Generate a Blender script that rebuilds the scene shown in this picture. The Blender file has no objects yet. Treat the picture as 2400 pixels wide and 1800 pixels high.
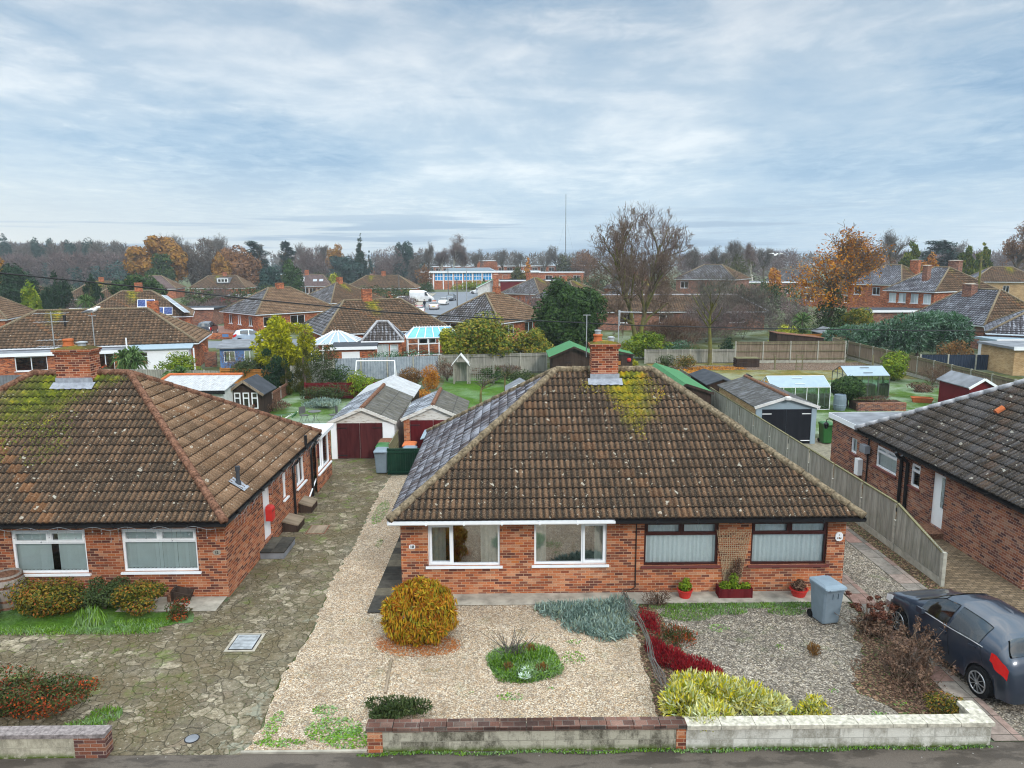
import bpy, bmesh, math, random
import numpy as np
from mathutils import Matrix, Vector
C = bpy.context.scene.collection
R = math.radians
# ------------------------------------------------------------------ survey
# The place was measured from the photograph: camera 9 m up, 24 mm-equivalent lens.
H, F, PITCH, ROLL, YAW = 9.0, 1722.0, R(9.6), R(0.3), R(-0.5)
def ray(u, v):
    x = (u-1200)/F; y = -(v-900)/F
    c, s = math.cos(ROLL), math.sin(ROLL)
    x, y = x*c+y*s, -x*s+y*c
    d = (x, math.cos(PITCH)+y*math.sin(PITCH), -math.sin(PITCH)+y*math.cos(PITCH))
    c, s = math.cos(YAW), math.sin(YAW)
    return (d[0]*c-d[1]*s, d[0]*s+d[1]*c, d[2])
def G(u, v, z=0.0):
    d = ray(u, v); t = (z-H)/d[2]; return Vector((d[0]*t, d[1]*t, z))
def GY(u, v, Y):
    d = ray(u, v); t = Y/d[1]; return Vector((d[0]*t, Y, H+d[2]*t))
def GX(u, v, X):
    d = ray(u, v); t = X/d[0]; return Vector((X, d[1]*t, H+d[2]*t))
# ------------------------------------------------------------------ node helpers
class NT:
    def __init__(s, name, rough=0.85, spec=0.25, metal=0.0):
        s.m = bpy.data.materials.new(name); s.m.use_nodes = True
        s.t = s.m.node_tree; s.b = s.t.nodes['Principled BSDF']
        s.b.inputs['Roughness'].default_value = rough
        s.b.inputs['Specular IOR Level'].default_value = spec*(0.25 if rough >= 0.8 else 0.7)
        s.b.inputs['Metallic'].default_value = metal
    def n(s, typ, **k):
        nd = s.t.nodes.new('ShaderNode'+typ)
        for a, b in k.items(): setattr(nd, a, b)
        return nd
    def put(s, sock, val):
        if isinstance(val, bpy.types.NodeSocket): s.t.links.new(val, sock)
        elif val is not None:
            if sock.type == 'RGBA' and not isinstance(val, (int, float)) and len(val) == 3: val = (*val, 1)
            sock.default_value = val
    def uv(s): return s.n('TexCoord').outputs['UV']
    def ob(s): return s.n('TexCoord').outputs['Object']
    def pos(s): return s.n('NewGeometry').outputs['Position']
    def sep(s, v):
        q = s.n('SeparateXYZ'); s.put(q.inputs[0], v); return q.outputs
    def comb(s, x, y, z=0.0):
        q = s.n('CombineXYZ')
        for i, a in enumerate((x, y, z)): s.put(q.inputs[i], a)
        return q.outputs[0]
    def math(s, op, a, b=None, c=None, clamp=False):
        q = s.n('Math', operation=op, use_clamp=clamp)
        for i, x in enumerate((a, b, c)):
            if x is not None: s.put(q.inputs[i], x)
        return q.outputs[0]
    def mapr(s, v, a, b, c=0.0, d=1.0):
        q = s.n('MapRange', clamp=True)
        for i, x in enumerate((v, a, b, c, d)): s.put(q.inputs[i], x)
        return q.outputs[0]
    def scale(s, v, sx, sy, sz=1.0, off=(0, 0, 0)):
        q = s.n('Mapping'); s.put(q.inputs[0], v)
        q.inputs['Scale'].default_value = (sx, sy, sz); q.inputs['Location'].default_value = off
        return q.outputs[0]
    def noise(s, v, scale, detail=3.0, rough=0.55, dist=0.0, col=False):
        q = s.n('TexNoise'); s.put(q.inputs['Vector'], v)
        q.inputs['Scale'].default_value = scale; q.inputs['Detail'].default_value = detail
        q.inputs['Roughness'].default_value = rough; q.inputs['Distortion'].default_value = dist
        return q.outputs['Color' if col else 'Fac']
    def vor(s, v, scale, feature='F1', out='Distance', rnd=1.0):
        q = s.n('TexVoronoi', feature=feature); s.put(q.inputs['Vector'], v)
        q.inputs['Scale'].default_value = scale; q.inputs['Randomness'].default_value = rnd
        return q.outputs[out]
    def white(s, v):
        q = s.n('TexWhiteNoise', noise_dimensions='3D'); s.put(q.inputs['Vector'], v); return q.outputs['Value']
    def ramp(s, fac, stops, interp='LINEAR'):
        q = s.n('ValToRGB'); s.put(q.inputs[0], fac); e = q.color_ramp.elements
        q.color_ramp.interpolation = interp
        while len(e) < len(stops): e.new(0.5)
        for el, (p, c) in zip(e, stops):
            el.position = p; el.color = (*c, 1) if len(c) == 3 else c
        return q.outputs[0]
    def mix(s, f, a, b, blend='MIX'):
        q = s.n('Mix', data_type='RGBA', blend_type=blend); q.clamp_factor = True
        s.put(q.inputs[0], f); s.put(q.inputs[6], a); s.put(q.inputs[7], b); return q.outputs[2]
    def bump(s, h, dist=0.01, strength=1.0):
        q = s.n('Bump'); s.put(q.inputs['Height'], h); q.inputs['Distance'].default_value = dist
        q.inputs['Strength'].default_value = strength
        s.t.links.new(q.outputs[0], s.b.inputs['Normal'])
    def col(s, c): s.put(s.b.inputs['Base Color'], c); return s.m
MATS = {}
def flat(name, c, rough=0.7, spec=0.3, metal=0.0, var=0.12, sc=3.0):
    """paint / plastic / metal with a little wear"""
    if name in MATS: return MATS[name]
    n = NT(name, rough, spec, metal)
    f = n.noise(n.ob(), sc, 4.0)
    k = n.mapr(f, 0.25, 0.75, 1-var, 1+var)
    m = n.col(n.mix(1.0, c, n.comb(k, k, k), 'MULTIPLY'))
    MATS[name] = m; return m
def brick(name, stops, mortar, dirt=0.25, w=0.225, h=0.075, mw=0.0115):
    n = NT(name, 0.9, 0.15); uv = n.uv()
    q = n.n('TexBrick'); n.put(q.inputs['Vector'], uv)
    q.inputs['Color1'].default_value = (0, 0, 0, 1); q.inputs['Color2'].default_value = (1, 1, 1, 1)
    q.inputs['Mortar'].default_value = (0.5, 0.5, 0.5, 1); q.inputs['Scale'].default_value = 1.0
    q.inputs['Mortar Size'].default_value = mw/2; q.inputs['Mortar Smooth'].default_value = 0.2
    q.inputs['Brick Width'].default_value = w; q.inputs['Row Height'].default_value = h
    c = n.ramp(q.outputs['Color'], stops)
    big = n.mapr(n.noise(uv, 0.7, 5.0), 0.3, 0.7, 1-dirt, 1+dirt*0.6)
    fine = n.mapr(n.noise(uv, 40, 2.0), 0.3, 0.7, 0.8, 1.2)
    k = n.math('MULTIPLY', big, fine)
    c = n.mix(1.0, c, n.comb(k, k, k), 'MULTIPLY')
    c = n.mix(q.outputs['Fac'], c, n.mix(1.0, mortar, n.comb(big, big, big), 'MULTIPLY'))
    n.bump(n.math('SUBTRACT', 1.0, q.outputs['Fac']), 0.006, 0.7)
    return n.col(c)
def tiles(name, base, roll=0.5, moss=0.0, mu=6.0, mw=1.2, vtop=6.0, lichen=0.5, frost=0.0, wave=0.165, dark=0.5, tw=0.33, th=0.345, bumpy=False, orange=0.15, mosscols=None, mslope=0.0):
    """interlocking concrete roof tiles: u along the eave, v up the slope, metres"""
    n = NT(name, 0.92, 0.15); uv = n.uv(); x, y, _ = n.sep(uv)
    cell = n.comb(n.math('FLOOR', n.math('DIVIDE', x, tw)), n.math('FLOOR', n.math('DIVIDE', y, th)), 3.0)
    rnd = n.white(cell)
    big = n.noise(uv, 0.55, 4.0)
    mid = n.noise(uv, 9.0, 4.0, 0.65)
    c = n.ramp(n.math('ADD', n.math('MULTIPLY', rnd, 0.45), n.math('MULTIPLY', mid, 0.6)), base)
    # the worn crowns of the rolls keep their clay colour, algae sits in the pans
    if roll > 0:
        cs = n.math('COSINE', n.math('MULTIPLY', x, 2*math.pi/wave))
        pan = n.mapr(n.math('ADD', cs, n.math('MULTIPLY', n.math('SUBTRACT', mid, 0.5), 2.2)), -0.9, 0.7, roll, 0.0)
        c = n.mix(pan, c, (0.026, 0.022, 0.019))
    if orange > 0:
        o = n.math('MULTIPLY', n.math('GREATER_THAN', n.white(n.comb(cell, 1.7, 9.1)), 0.94), orange*2)
        c = n.mix(o, c, (0.30, 0.12, 0.04))
    # algae bloom in broad patches
    c = n.mix(n.mapr(big, 0.45, 0.75, 0.0, dark), c, (0.035, 0.030, 0.024))
    # fine speckle
    sp = n.noise(uv, 32.0, 4.0, 0.75)
    c = n.mix(n.mapr(sp, 0.565, 0.67, 0.0, 0.75*min(1, lichen*1.4)), c, (0.42, 0.37, 0.29))
    c = n.mix(n.mapr(sp, 0.46, 0.34, 0.0, 0.75), c, (0.018, 0.017, 0.015))
    # lichen rosettes
    if lichen > 0:
        uvd = n.n('VectorMath', operation='ADD'); n.put(uvd.inputs[0], uv)
        nz = n.noise(uv, 14, 2.0, col=True)
        sc = n.n('VectorMath', operation='SCALE'); n.put(sc.inputs[0], nz); sc.inputs['Scale'].default_value = 0.09
        n.put(uvd.inputs[1], sc.outputs[0]); wv = uvd.outputs[0]
        for s_, thr, r0, al in ((3.2, 0.55, 0.21, 0.8), (7.0, 0.50, 0.24, 0.7)):
            d = n.vor(wv, s_); cc = n.sep(n.vor(wv, s_, out='Color'))
            sel = n.math('GREATER_THAN', cc[0], 1-(1-thr)*lichen*1.3)
            size = n.mapr(cc[1], 0, 1, r0*0.35, r0)
            disc = n.mapr(n.math('DIVIDE', d, size), 0.8, 1.0, 1.0, 0.0)
            ring = n.mapr(n.math('DIVIDE', d, size), 0.1, 0.75, 0.35, 1.0)
            a = n.math('MULTIPLY', n.math('MULTIPLY', disc, ring), n.math('MULTIPLY', sel, al))
            c = n.mix(a, c, n.ramp(cc[2], [(0.0, (0.48, 0.46, 0.40)), (0.7, (0.55, 0.50, 0.40)), (1.0, (0.62, 0.60, 0.56))]))
    if moss > 0:
        wob = n.math('MULTIPLY', n.math('SUBTRACT', n.noise(uv, 0.9, 3.0), 0.5), 2.0)
        off = n.math('ADD', n.math('SUBTRACT', x, n.math('ADD', n.math('MULTIPLY', n.math('SUBTRACT', y, 5.9), mslope), mu)), wob)
        side = n.mapr(n.math('ABSOLUTE', off), 0.2, mw, 1.0, 0.0)
        down = n.mapr(y, vtop-4.9, vtop-0.3, 0.0, 1.0)
        f = n.math('ADD', n.math('MULTIPLY', n.math('MULTIPLY', side, down), 0.75), n.math('MULTIPLY', n.noise(uv, 9.0, 6.0, 0.8), 0.75))
        f = n.mapr(f, 0.64, 0.95, 0.0, moss*0.8)
        mc = n.ramp(n.noise(uv, 3.3, 3.0), mosscols or [(0.3, (0.05, 0.07, 0.012)), (0.45, (0.13, 0.15, 0.015)), (0.56, (0.33, 0.29, 0.015)), (0.72, (0.44, 0.24, 0.01))])
        c = n.mix(f, c, mc)
    if frost > 0:
        fr = n.math('ADD', n.math('ADD', n.noise(n.scale(uv, 11, 1.3), 1.0, 4.0, 0.65), n.math('MULTIPLY', n.math('SINE', n.math('MULTIPLY', x, 2*math.pi/wave)), 0.09)), n.math('MULTIPLY', n.math('SUBTRACT', big, 0.5), 0.55))
        c = n.mix(n.mapr(fr, 0.50, 0.68, 0.0, frost), c, (0.62, 0.66, 0.76))
    # open course joint
    ed = n.math('FRACT', n.math('DIVIDE', y, th))
    c = n.mix(n.mapr(ed, 0.10, 0.02, 0.0, 0.8), c, (0.012, 0.011, 0.010))
    if bumpy:
        hh = n.math('ADD', n.math('MULTIPLY', n.math('COSINE', n.math('MULTIPLY', x, 2*math.pi/wave)), 0.4), n.math('SUBTRACT', 1.0, ed))
        n.bump(hh, 0.03, 0.8)
    else:
        n.bump(sp, 0.004, 0.5)
    return n.col(c)
def leafmat(name, cols, frost=0.0, clump=2.2, frostcol=(0.62, 0.70, 0.70), trans=0.12, sat_noise=0.35):
    """leaves: each leaf gets its own tint, clumps of new and old growth, optional rime on upward leaves"""
    n = NT(name, 0.62, 0.14)
    g = n.n('NewGeometry'); r = g.outputs['Random Per Island']
    f = n.math('ADD', n.math('MULTIPLY', r, 1-sat_noise), n.math('MULTIPLY', n.mapr(n.noise(n.ob(), clump, 3.0), 0.28, 0.72), sat_noise))
    k = len(cols)
    c = n.ramp(f, [(0.08+0.84*i/(k-1), q) for i, q in enumerate(cols)])
    if frost > 0:
        fz = n.math('ADD', n.math('MULTIPLY', n.noise(n.ob(), 1.3, 2.0), 1.0), n.math('MULTIPLY', n.white(n.comb(r, r, 2.0)), 0.5))
        c = n.mix(n.mapr(fz, 0.62, 0.95, 0.0, frost), c, frostcol)
    n.put(n.b.inputs['Base Color'], c)
    if trans > 0:
        t = n.n('BsdfTranslucent'); n.put(t.inputs[0], c)
        mx = n.n('MixShader'); mx.inputs[0].default_value = trans
        n.t.links.new(n.b.outputs[0], mx.inputs[1]); n.t.links.new(t.outputs[0], mx.inputs[2])
        n.t.links.new(mx.outputs[0], n.t.nodes['Material Output'].inputs[0])
    return n.m
def glass(name, tint=(0.75, 0.82, 0.84), refl=0.25, dens=0.75):
    n = NT(name); nt = n.t
    tr = n.n('BsdfTransparent'); tr.inputs[0].default_value = (*[t*dens for t in tint], 1)
    gl = n.n('BsdfGlossy'); gl.inputs['Roughness'].default_value = 0.04; gl.inputs[0].default_value = (0.95, 0.97, 1, 1)
    fr = n.n('Fresnel'); fr.inputs[0].default_value = 1.5
    f = n.math('ADD', n.math('MULTIPLY', fr.outputs[0], 0.9), refl)
    mx = n.n('MixShader'); n.put(mx.inputs[0], f)
    nt.links.new(tr.outputs[0], mx.inputs[1]); nt.links.new(gl.outputs[0], mx.inputs[2])
    nt.links.new(mx.outputs[0], nt.nodes['Material Output'].inputs[0]); return n.m
# ------------------------------------------------------------------ mesh helpers
def finish(name, me, mats, parent, smooth):
    for m in (mats if isinstance(mats, (list, tuple)) else [mats]): me.materials.append(m)
    if smooth: me.shade_smooth()
    o = bpy.data.objects.new(name, me); C.objects.link(o)
    if parent is not None: o.parent = parent
    return o
def auto_uv(me):
    nl = len(me.loops)
    if nl == 0: return
    co = np.empty(len(me.vertices)*3); me.vertices.foreach_get('co', co); co = co.reshape(-1, 3)
    li = np.empty(nl, dtype=np.int32); me.loops.foreach_get('vertex_index', li)
    npoly = len(me.polygons)
    nr = np.empty(npoly*3); me.polygons.foreach_get('normal', nr); nr = nr.reshape(-1, 3)
    tot = np.empty(npoly, dtype=np.int32); me.polygons.foreach_get('loop_total', tot)
    nn = np.repeat(nr, tot, axis=0); p = co[li]
    t = np.stack([-nn[:, 1], nn[:, 0], np.zeros(nl)], 1)
    ln = np.linalg.norm(t, axis=1); flatm = ln < 0.05
    t[flatm] = (1, 0, 0); t /= np.linalg.norm(t, axis=1)[:, None]
    b = np.cross(nn, t)
    uv = np.stack([(p*t).sum(1), (p*b).sum(1)], 1).astype(np.float32)
    me.uv_layers.new(name='UVMap').data.foreach_set('uv', uv.ravel())
class MB:
    def __init__(s): s.v = []; s.f = []; s.mi = []; s.x = Matrix(); s.m = 0
    def add(s, pts, faces):
        b = len(s.v)
        for p in pts: s.v.append(tuple(s.x @ Vector(p)))
        for f in faces: s.f.append([b+i for i in f]); s.mi.append(s.m)
    def poly(s, *pts): s.add(pts, [list(range(len(pts)))])
    def box(s, x0, y0, z0, x1, y1, z1):
        if x1 < x0: x0, x1 = x1, x0
        if y1 < y0: y0, y1 = y1, y0
        if z1 < z0: z0, z1 = z1, z0
        s.add([(x0,y0,z0),(x1,y0,z0),(x1,y1,z0),(x0,y1,z0),(x0,y0,z1),(x1,y0,z1),(x1,y1,z1),(x0,y1,z1)],
              [(0,3,2,1),(4,5,6,7),(0,1,5,4),(1,2,6,5),(2,3,7,6),(3,0,4,7)])
        return s
    def bar(s, p, q, w, h=None, up=(0, 0, 1)):
        h = h or w; p, q = Vector(p), Vector(q); d = (q-p).normalized(); u = Vector(up)
        if abs(d.dot(u)) > 0.98: u = Vector((0, 1, 0))
        a = d.cross(u).normalized()*w/2; b = a.cross(d).normalized()*h/2
        s.add([p-a-b, p+a-b, p+a+b, p-a+b, q-a-b, q+a-b, q+a+b, q-a+b],
              [(0,1,2,3),(4,7,6,5),(0,4,5,1),(1,5,6,2),(2,6,7,3),(3,7,4,0)]); return s
    def tube(s, pts, r, k=8, cap=True):
        pts = [Vector(p) for p in pts]; rr = r if isinstance(r, (list, tuple)) else [r]*len(pts)
        V = []; prev = None
        for i, p in enumerate(pts):
            d = (pts[min(i+1, len(pts)-1)]-pts[max(i-1, 0)])
            d = d.normalized() if d.length > 1e-9 else Vector((0, 0, 1))
            u = prev if prev is not None else (Vector((1, 0, 0)) if abs(d.x) < 0.9 else Vector((0, 1, 0)))
            a = (u-d*u.dot(d)).normalized(); prev = a; b = d.cross(a)
            for j in range(k):
                t = 2*math.pi*j/k; V.append(p+(a*math.cos(t)+b*math.sin(t))*rr[i])
        Fc = []
        for i in range(len(pts)-1):
            for j in range(k):
                Fc.append((i*k+j, i*k+(j+1) % k, (i+1)*k+(j+1) % k, (i+1)*k+j))
        if cap: Fc.append(list(range(k))[::-1]); Fc.append([(len(pts)-1)*k+j for j in range(k)])
        s.add(V, Fc); return s
    def lathe(s, c, prof, k=16):
        """prof: (radius, z) pairs about the vertical through c"""
        s.tube_rings([[(c[0]+r*math.cos(2*math.pi*j/k), c[1]+r*math.sin(2*math.pi*j/k), c[2]+z) for j in range(k)] for r, z in prof]); return s
    def tube_rings(s, rings, close=True, caps=True):
        k = len(rings[0]); V = [p for r in rings for p in r]; Fc = []
        for i in range(len(rings)-1):
            for j in range(k if close else k-1):
                Fc.append((i*k+j, i*k+(j+1) % k, (i+1)*k+(j+1) % k, (i+1)*k+j))
        if caps: Fc.append(list(range(k))[::-1]); Fc.append([(len(rings)-1)*k+j for j in range(k)])
        s.add(V, Fc); return s
    def prism(s, pts, z0, z1):
        k = len(pts)
        s.add([(p[0], p[1], z0) for p in pts]+[(p[0], p[1], z1) for p in pts],
              [list(range(k))[::-1], list(range(k, 2*k))]+[(i, (i+1) % k, k+(i+1) % k, k+i) for i in range(k)]); return s
    def extr(s, prof, a, b, axis):
        """extrude a closed 2-D profile along x ('x': prof=(y,z)) or y ('y': prof=(x,z))"""
        k = len(prof)
        P = (lambda t, q: (t, q[0], q[1])) if axis == 'x' else (lambda t, q: (q[0], t, q[1]))
        s.add([P(a, q) for q in prof]+[P(b, q) for q in prof],
              [list(range(k)), list(range(k, 2*k))[::-1]]+[(i, k+i, k+(i+1) % k, (i+1) % k) for i in range(k)]); return s
    def build(s, name, mats, parent=None, smooth=False, fix=True):
        me = bpy.data.meshes.new(name); me.from_pydata(s.v, [], s.f)
        me.polygons.foreach_set('material_index', s.mi)
        if fix:
            bm = bmesh.new(); bm.from_mesh(me); bmesh.ops.recalc_face_normals(bm, faces=bm.faces); bm.to_mesh(me); bm.free()
        me.update(); auto_uv(me)
        return finish(name, me, mats, parent, smooth)
def np_mesh(name, V, Q, mats, parent=None, mi=None, smooth=False, uv=None):
    """V (n,3), Q (m,4) int arrays"""
    me = bpy.data.meshes.new(name); n, m = len(V), len(Q)
    me.vertices.add(n); me.vertices.foreach_set('co', np.asarray(V, np.float32).ravel())
    me.loops.add(m*4); me.loops.foreach_set('vertex_index', np.asarray(Q, np.int32).ravel())
    me.polygons.add(m); me.polygons.foreach_set('loop_start', np.arange(0, m*4, 4, dtype=np.int32))
    me.polygons.foreach_set('loop_total', np.full(m, 4, np.int32))
    if mi is not None: me.polygons.foreach_set('material_index', np.asarray(mi, np.int32))
    if uv is not None: me.uv_layers.new(name='UVMap').data.foreach_set('uv', np.asarray(uv, np.float32)[np.asarray(Q).ravel()].ravel())
    me.update(calc_edges=True); me.validate(clean_customdata=False)
    return finish(name, me, mats, parent, smooth)
def tag(o, label=None, cat=None, group=None, kind=None):
    if label: o['label'] = label
    if cat: o['category'] = cat
    if group: o['group'] = group
    if kind: o['kind'] = kind
    return o
def thing(name, label, cat, loc=(0, 0, 0), rz=0.0, group=None):
    o = bpy.data.objects.new(name, None); C.objects.link(o); o.empty_display_size = 0.2
    o.location = loc; o.rotation_euler = (0, 0, rz); return tag(o, label, cat, group)
def kids(o): return [c for c in bpy.data.objects if c.parent == o]
def copy_tree(o, parent=None):
    c = o.copy(); C.objects.link(c); c.parent = parent
    for ch in kids(o): copy_tree(ch, c)
    return c
def dup(root, label, loc, rz=0.0, sc=None):
    c = copy_tree(root); c.location = loc; c.rotation_euler = (0, 0, rz); c['label'] = label
    if sc: c.scale = sc
    return c
def frame(p, ang): return Matrix.Translation(Vector(p)) @ Matrix.Rotation(ang, 4, 'Z')
def paint(o, i, m):
    o.material_slots[i].link = 'OBJECT'; o.material_slots[i].material = m
# ------------------------------------------------------------------ materials
M = {}
BR = [(0.0, (0.12, 0.046, 0.036)), (0.12, (0.155, 0.058, 0.042)), (0.3, (0.29, 0.088, 0.046)), (0.5, (0.42, 0.125, 0.052)), (0.68, (0.48, 0.175, 0.082)), (0.84, (0.50, 0.245, 0.14)), (0.92, (0.19, 0.072, 0.05)), (1.0, (0.50, 0.165, 0.055))]
M['brick'] = brick('red brick', BR, (0.52, 0.36, 0.24))
M['brickleft'] = brick('dark red brick', [(p, (c[0]*0.84, c[1]*0.82, c[2]*0.85)) for p, c in BR], (0.48, 0.33, 0.23))
M['brickright'] = brick('weathered purple brick', [(p, (c[0]*0.62+0.01, c[1]*0.72+0.012, c[2]*0.85+0.014)) for p, c in BR], (0.40, 0.30, 0.25))
M['brickfar'] = brick('orange brick', [(p, (c[0]*1.0, c[1]*0.9, c[2]*0.85)) for p, c in BR], (0.40, 0.22, 0.14))
M['brickbuff'] = brick('buff brick', [(0, (0.36, 0.22, 0.10)), (0.5, (0.45, 0.29, 0.14)), (1, (0.52, 0.36, 0.20))], (0.5, 0.42, 0.3))
M['brickchim'] = brick('chimney brick', [(p, (c[0]*0.8, c[1]*0.7, c[2]*0.75)) for p, c in BR], (0.60, 0.42, 0.30))
brn = [(0.2, (0.064, 0.042, 0.028)), (0.5, (0.118, 0.072, 0.044)), (0.8, (0.190, 0.112, 0.066))]
lgt = [(0.2, (0.125, 0.076, 0.045)), (0.5, (0.195, 0.118, 0.070)), (0.8, (0.28, 0.175, 0.108))]
gry = [(0.2, (0.062, 0.056, 0.052)), (0.5, (0.105, 0.094, 0.086)), (0.8, (0.155, 0.135, 0.118))]
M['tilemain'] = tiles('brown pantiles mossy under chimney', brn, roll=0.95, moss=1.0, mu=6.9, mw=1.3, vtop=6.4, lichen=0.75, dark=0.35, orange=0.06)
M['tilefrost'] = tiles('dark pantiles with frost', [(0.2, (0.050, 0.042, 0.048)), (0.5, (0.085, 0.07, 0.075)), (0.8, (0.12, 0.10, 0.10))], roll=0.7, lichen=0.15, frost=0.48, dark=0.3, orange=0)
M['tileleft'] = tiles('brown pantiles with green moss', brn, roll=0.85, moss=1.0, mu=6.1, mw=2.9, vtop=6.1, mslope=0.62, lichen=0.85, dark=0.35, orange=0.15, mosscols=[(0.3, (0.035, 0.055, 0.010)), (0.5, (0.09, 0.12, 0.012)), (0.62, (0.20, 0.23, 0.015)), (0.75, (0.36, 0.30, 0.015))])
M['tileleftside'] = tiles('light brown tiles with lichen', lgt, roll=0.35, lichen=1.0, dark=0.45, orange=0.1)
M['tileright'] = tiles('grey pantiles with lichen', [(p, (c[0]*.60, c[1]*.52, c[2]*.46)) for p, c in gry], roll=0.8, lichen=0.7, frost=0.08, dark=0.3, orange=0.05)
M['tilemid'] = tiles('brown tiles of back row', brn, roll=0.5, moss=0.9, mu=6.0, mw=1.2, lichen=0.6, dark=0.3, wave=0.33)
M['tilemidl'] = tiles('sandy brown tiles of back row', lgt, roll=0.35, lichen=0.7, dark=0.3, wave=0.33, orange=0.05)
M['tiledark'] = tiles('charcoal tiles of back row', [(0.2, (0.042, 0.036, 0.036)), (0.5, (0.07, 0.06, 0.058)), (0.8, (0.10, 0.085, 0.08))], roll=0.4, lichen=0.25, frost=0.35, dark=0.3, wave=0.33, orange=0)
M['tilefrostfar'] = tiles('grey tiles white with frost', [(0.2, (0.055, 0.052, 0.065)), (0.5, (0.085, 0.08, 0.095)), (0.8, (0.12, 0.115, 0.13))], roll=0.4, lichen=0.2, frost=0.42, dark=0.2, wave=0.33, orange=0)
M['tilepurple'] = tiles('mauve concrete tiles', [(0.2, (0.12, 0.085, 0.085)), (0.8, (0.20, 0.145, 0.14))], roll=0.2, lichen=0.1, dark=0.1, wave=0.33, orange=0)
M['ridge'] = flat('mortar and clay ridge', (0.19, 0.15, 0.10), 0.95, 0.1, var=0.75, sc=14)
M['ridgered'] = flat('terracotta ridge', (0.165, 0.085, 0.056), 0.9, 0.15, var=0.8, sc=16)
M['ridgefrost'] = flat('frosted ridge', (0.36, 0.36, 0.38), 0.9, 0.15, var=0.35, sc=8)
M['white'] = flat('white plastic', (0.82, 0.84, 0.87), 0.35, 0.4, var=0.05)
M['brownpl'] = flat('dark brown plastic', (0.045, 0.012, 0.010), 0.35, 0.4, var=0.15)
M['brownsill'] = flat('maroon painted sill', (0.15, 0.045, 0.04), 0.5, 0.3)
M['black'] = flat('black plastic', (0.012, 0.012, 0.014), 0.4, 0.4)
M['dark'] = flat('dark interior', (0.03, 0.028, 0.026), 0.9, 0.1)
M['net'] = flat('net curtain', (0.84, 0.88, 0.89), 0.9, 0.1, var=0.06, sc=20)
M['cream'] = flat('cream curtain', (0.80, 0.80, 0.72), 0.9, 0.1, var=0.08, sc=6)
M['blind'] = flat('pale vertical blind', (0.72, 0.80, 0.80), 0.8, 0.1, var=0.05)
M['glass'] = glass('window glass', refl=0.26, dens=0.85)
M['glassdk'] = glass('house glass', (.9, .95, .95), refl=0.03, dens=0.97)
M['glassgreen'] = glass('greenhouse glass', (0.70, 0.86, 0.80), 0.10, 0.85)
M['polyc'] = flat('frosted polycarbonate', (0.27, 0.35, 0.41), 0.35, 0.5, var=0.08)
M['bluepoly'] = flat('blue conservatory glazing', (0.09, 0.36, 0.66), 0.2, 0.6, var=0.2, sc=1)
M['lead'] = flat('lead flashing', (0.27, 0.29, 0.33), 0.55, 0.5, var=0.3, sc=8)
M['terra'] = flat('terracotta', (0.44, 0.13, 0.05), 0.8, 0.2, var=0.25, sc=9)
M['steel'] = flat('galvanised steel', (0.36, 0.38, 0.40), 0.55, 0.5, 0.4, var=.35, sc=6)
M['darksteel'] = flat('dark pole', (0.11, 0.11, 0.11), 0.6, 0.3)
M['felt'] = flat('grey roofing felt', (0.19, 0.20, 0.22), 0.9, 0.15, var=0.35, sc=1.5)
M['feltdk'] = flat('charcoal roofing felt', (0.055, 0.06, 0.07), 0.9, 0.15, var=0.3, sc=2)
M['greenfelt'] = flat('green mineral felt', (0.075, 0.20, 0.095), 0.9, 0.15, var=0.12, sc=3)
M['concrete'] = flat('weathered concrete', (0.34, 0.31, 0.26), 0.95, 0.1, var=0.4, sc=3)
M['postconc'] = flat('concrete post', (0.36, 0.35, 0.30), 0.95, 0.1, var=0.3, sc=4)
M['red'] = flat('red paint', (0.50, 0.03, 0.025), 0.5, 0.4)
M['navy'] = flat('navy boards', (0.022, 0.035, 0.062), 0.7, 0.3)
M['bluewall'] = flat('blue painted boards', (0.10, 0.19, 0.40), 0.7, 0.3)
M['maroonfence'] = flat('maroon boards', (0.13, 0.016, 0.02), 0.8, 0.2)
M['orangewood'] = flat('orange fence wood', (0.40, 0.17, 0.045), 0.85, 0.2, var=0.25)
M['greenbin'] = flat('green plastic', (0.025, 0.12, 0.03), 0.45, 0.4, var=0.15)
M['greybin'] = flat('blue grey plastic', (0.175, 0.225, 0.27), 0.45, 0.4, var=0.12, sc=5)
M['greenfence'] = flat('dark green boards', (0.012, 0.042, 0.026), 0.8, 0.2, var=0.3)
M['soil'] = flat('dark soil', (0.05, 0.033, 0.022), 1, 0.05, var=0.4, sc=9)
M['rubber'] = flat('tyre rubber', (0.015, 0.015, 0.016), 0.85, 0.2)
M['alloy'] = flat('alloy wheel', (0.50, 0.51, 0.53), 0.3, 0.6, 0.8)
M['whitegrey'] = flat('grey white render', (0.58, 0.58, 0.57), 0.9, 0.1, var=0.25, sc=2)
def wood(name, a, b, green=0.4, board=0.1, weather=0.5):
    n = NT(name, 0.92, 0.1); uv = n.uv(); x, y, _ = n.sep(uv)
    bd = n.white(n.comb(n.math('FLOOR', n.math('DIVIDE', x, board)), 1.0, 2.0))
    gr = n.noise(n.scale(uv, 30, 2.0), 1.0, 4.0, 0.6)
    c = n.mix(n.math('ADD', n.math('MULTIPLY', gr, 0.7), n.math('MULTIPLY', bd, 0.4)), a, b)
    st = n.noise(uv, 1.1, 4.0, 0.65)
    c = n.mix(n.mapr(st, 0.5, 0.75, 0, green), c, (0.11, 0.12, 0.05))
    c = n.mix(n.mapr(n.noise(n.scale(uv, 6, 0.7), 1, 3.0), 0.45, 0.7, 0, weather), c, (a[0]*0.45, a[1]*0.45, a[2]*0.45))
    n.bump(gr, 0.004, 0.6); return n.col(c)
M['fence'] = wood('silver fence wood', (0.17, 0.165, 0.14), (0.42, 0.41, 0.36))
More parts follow.
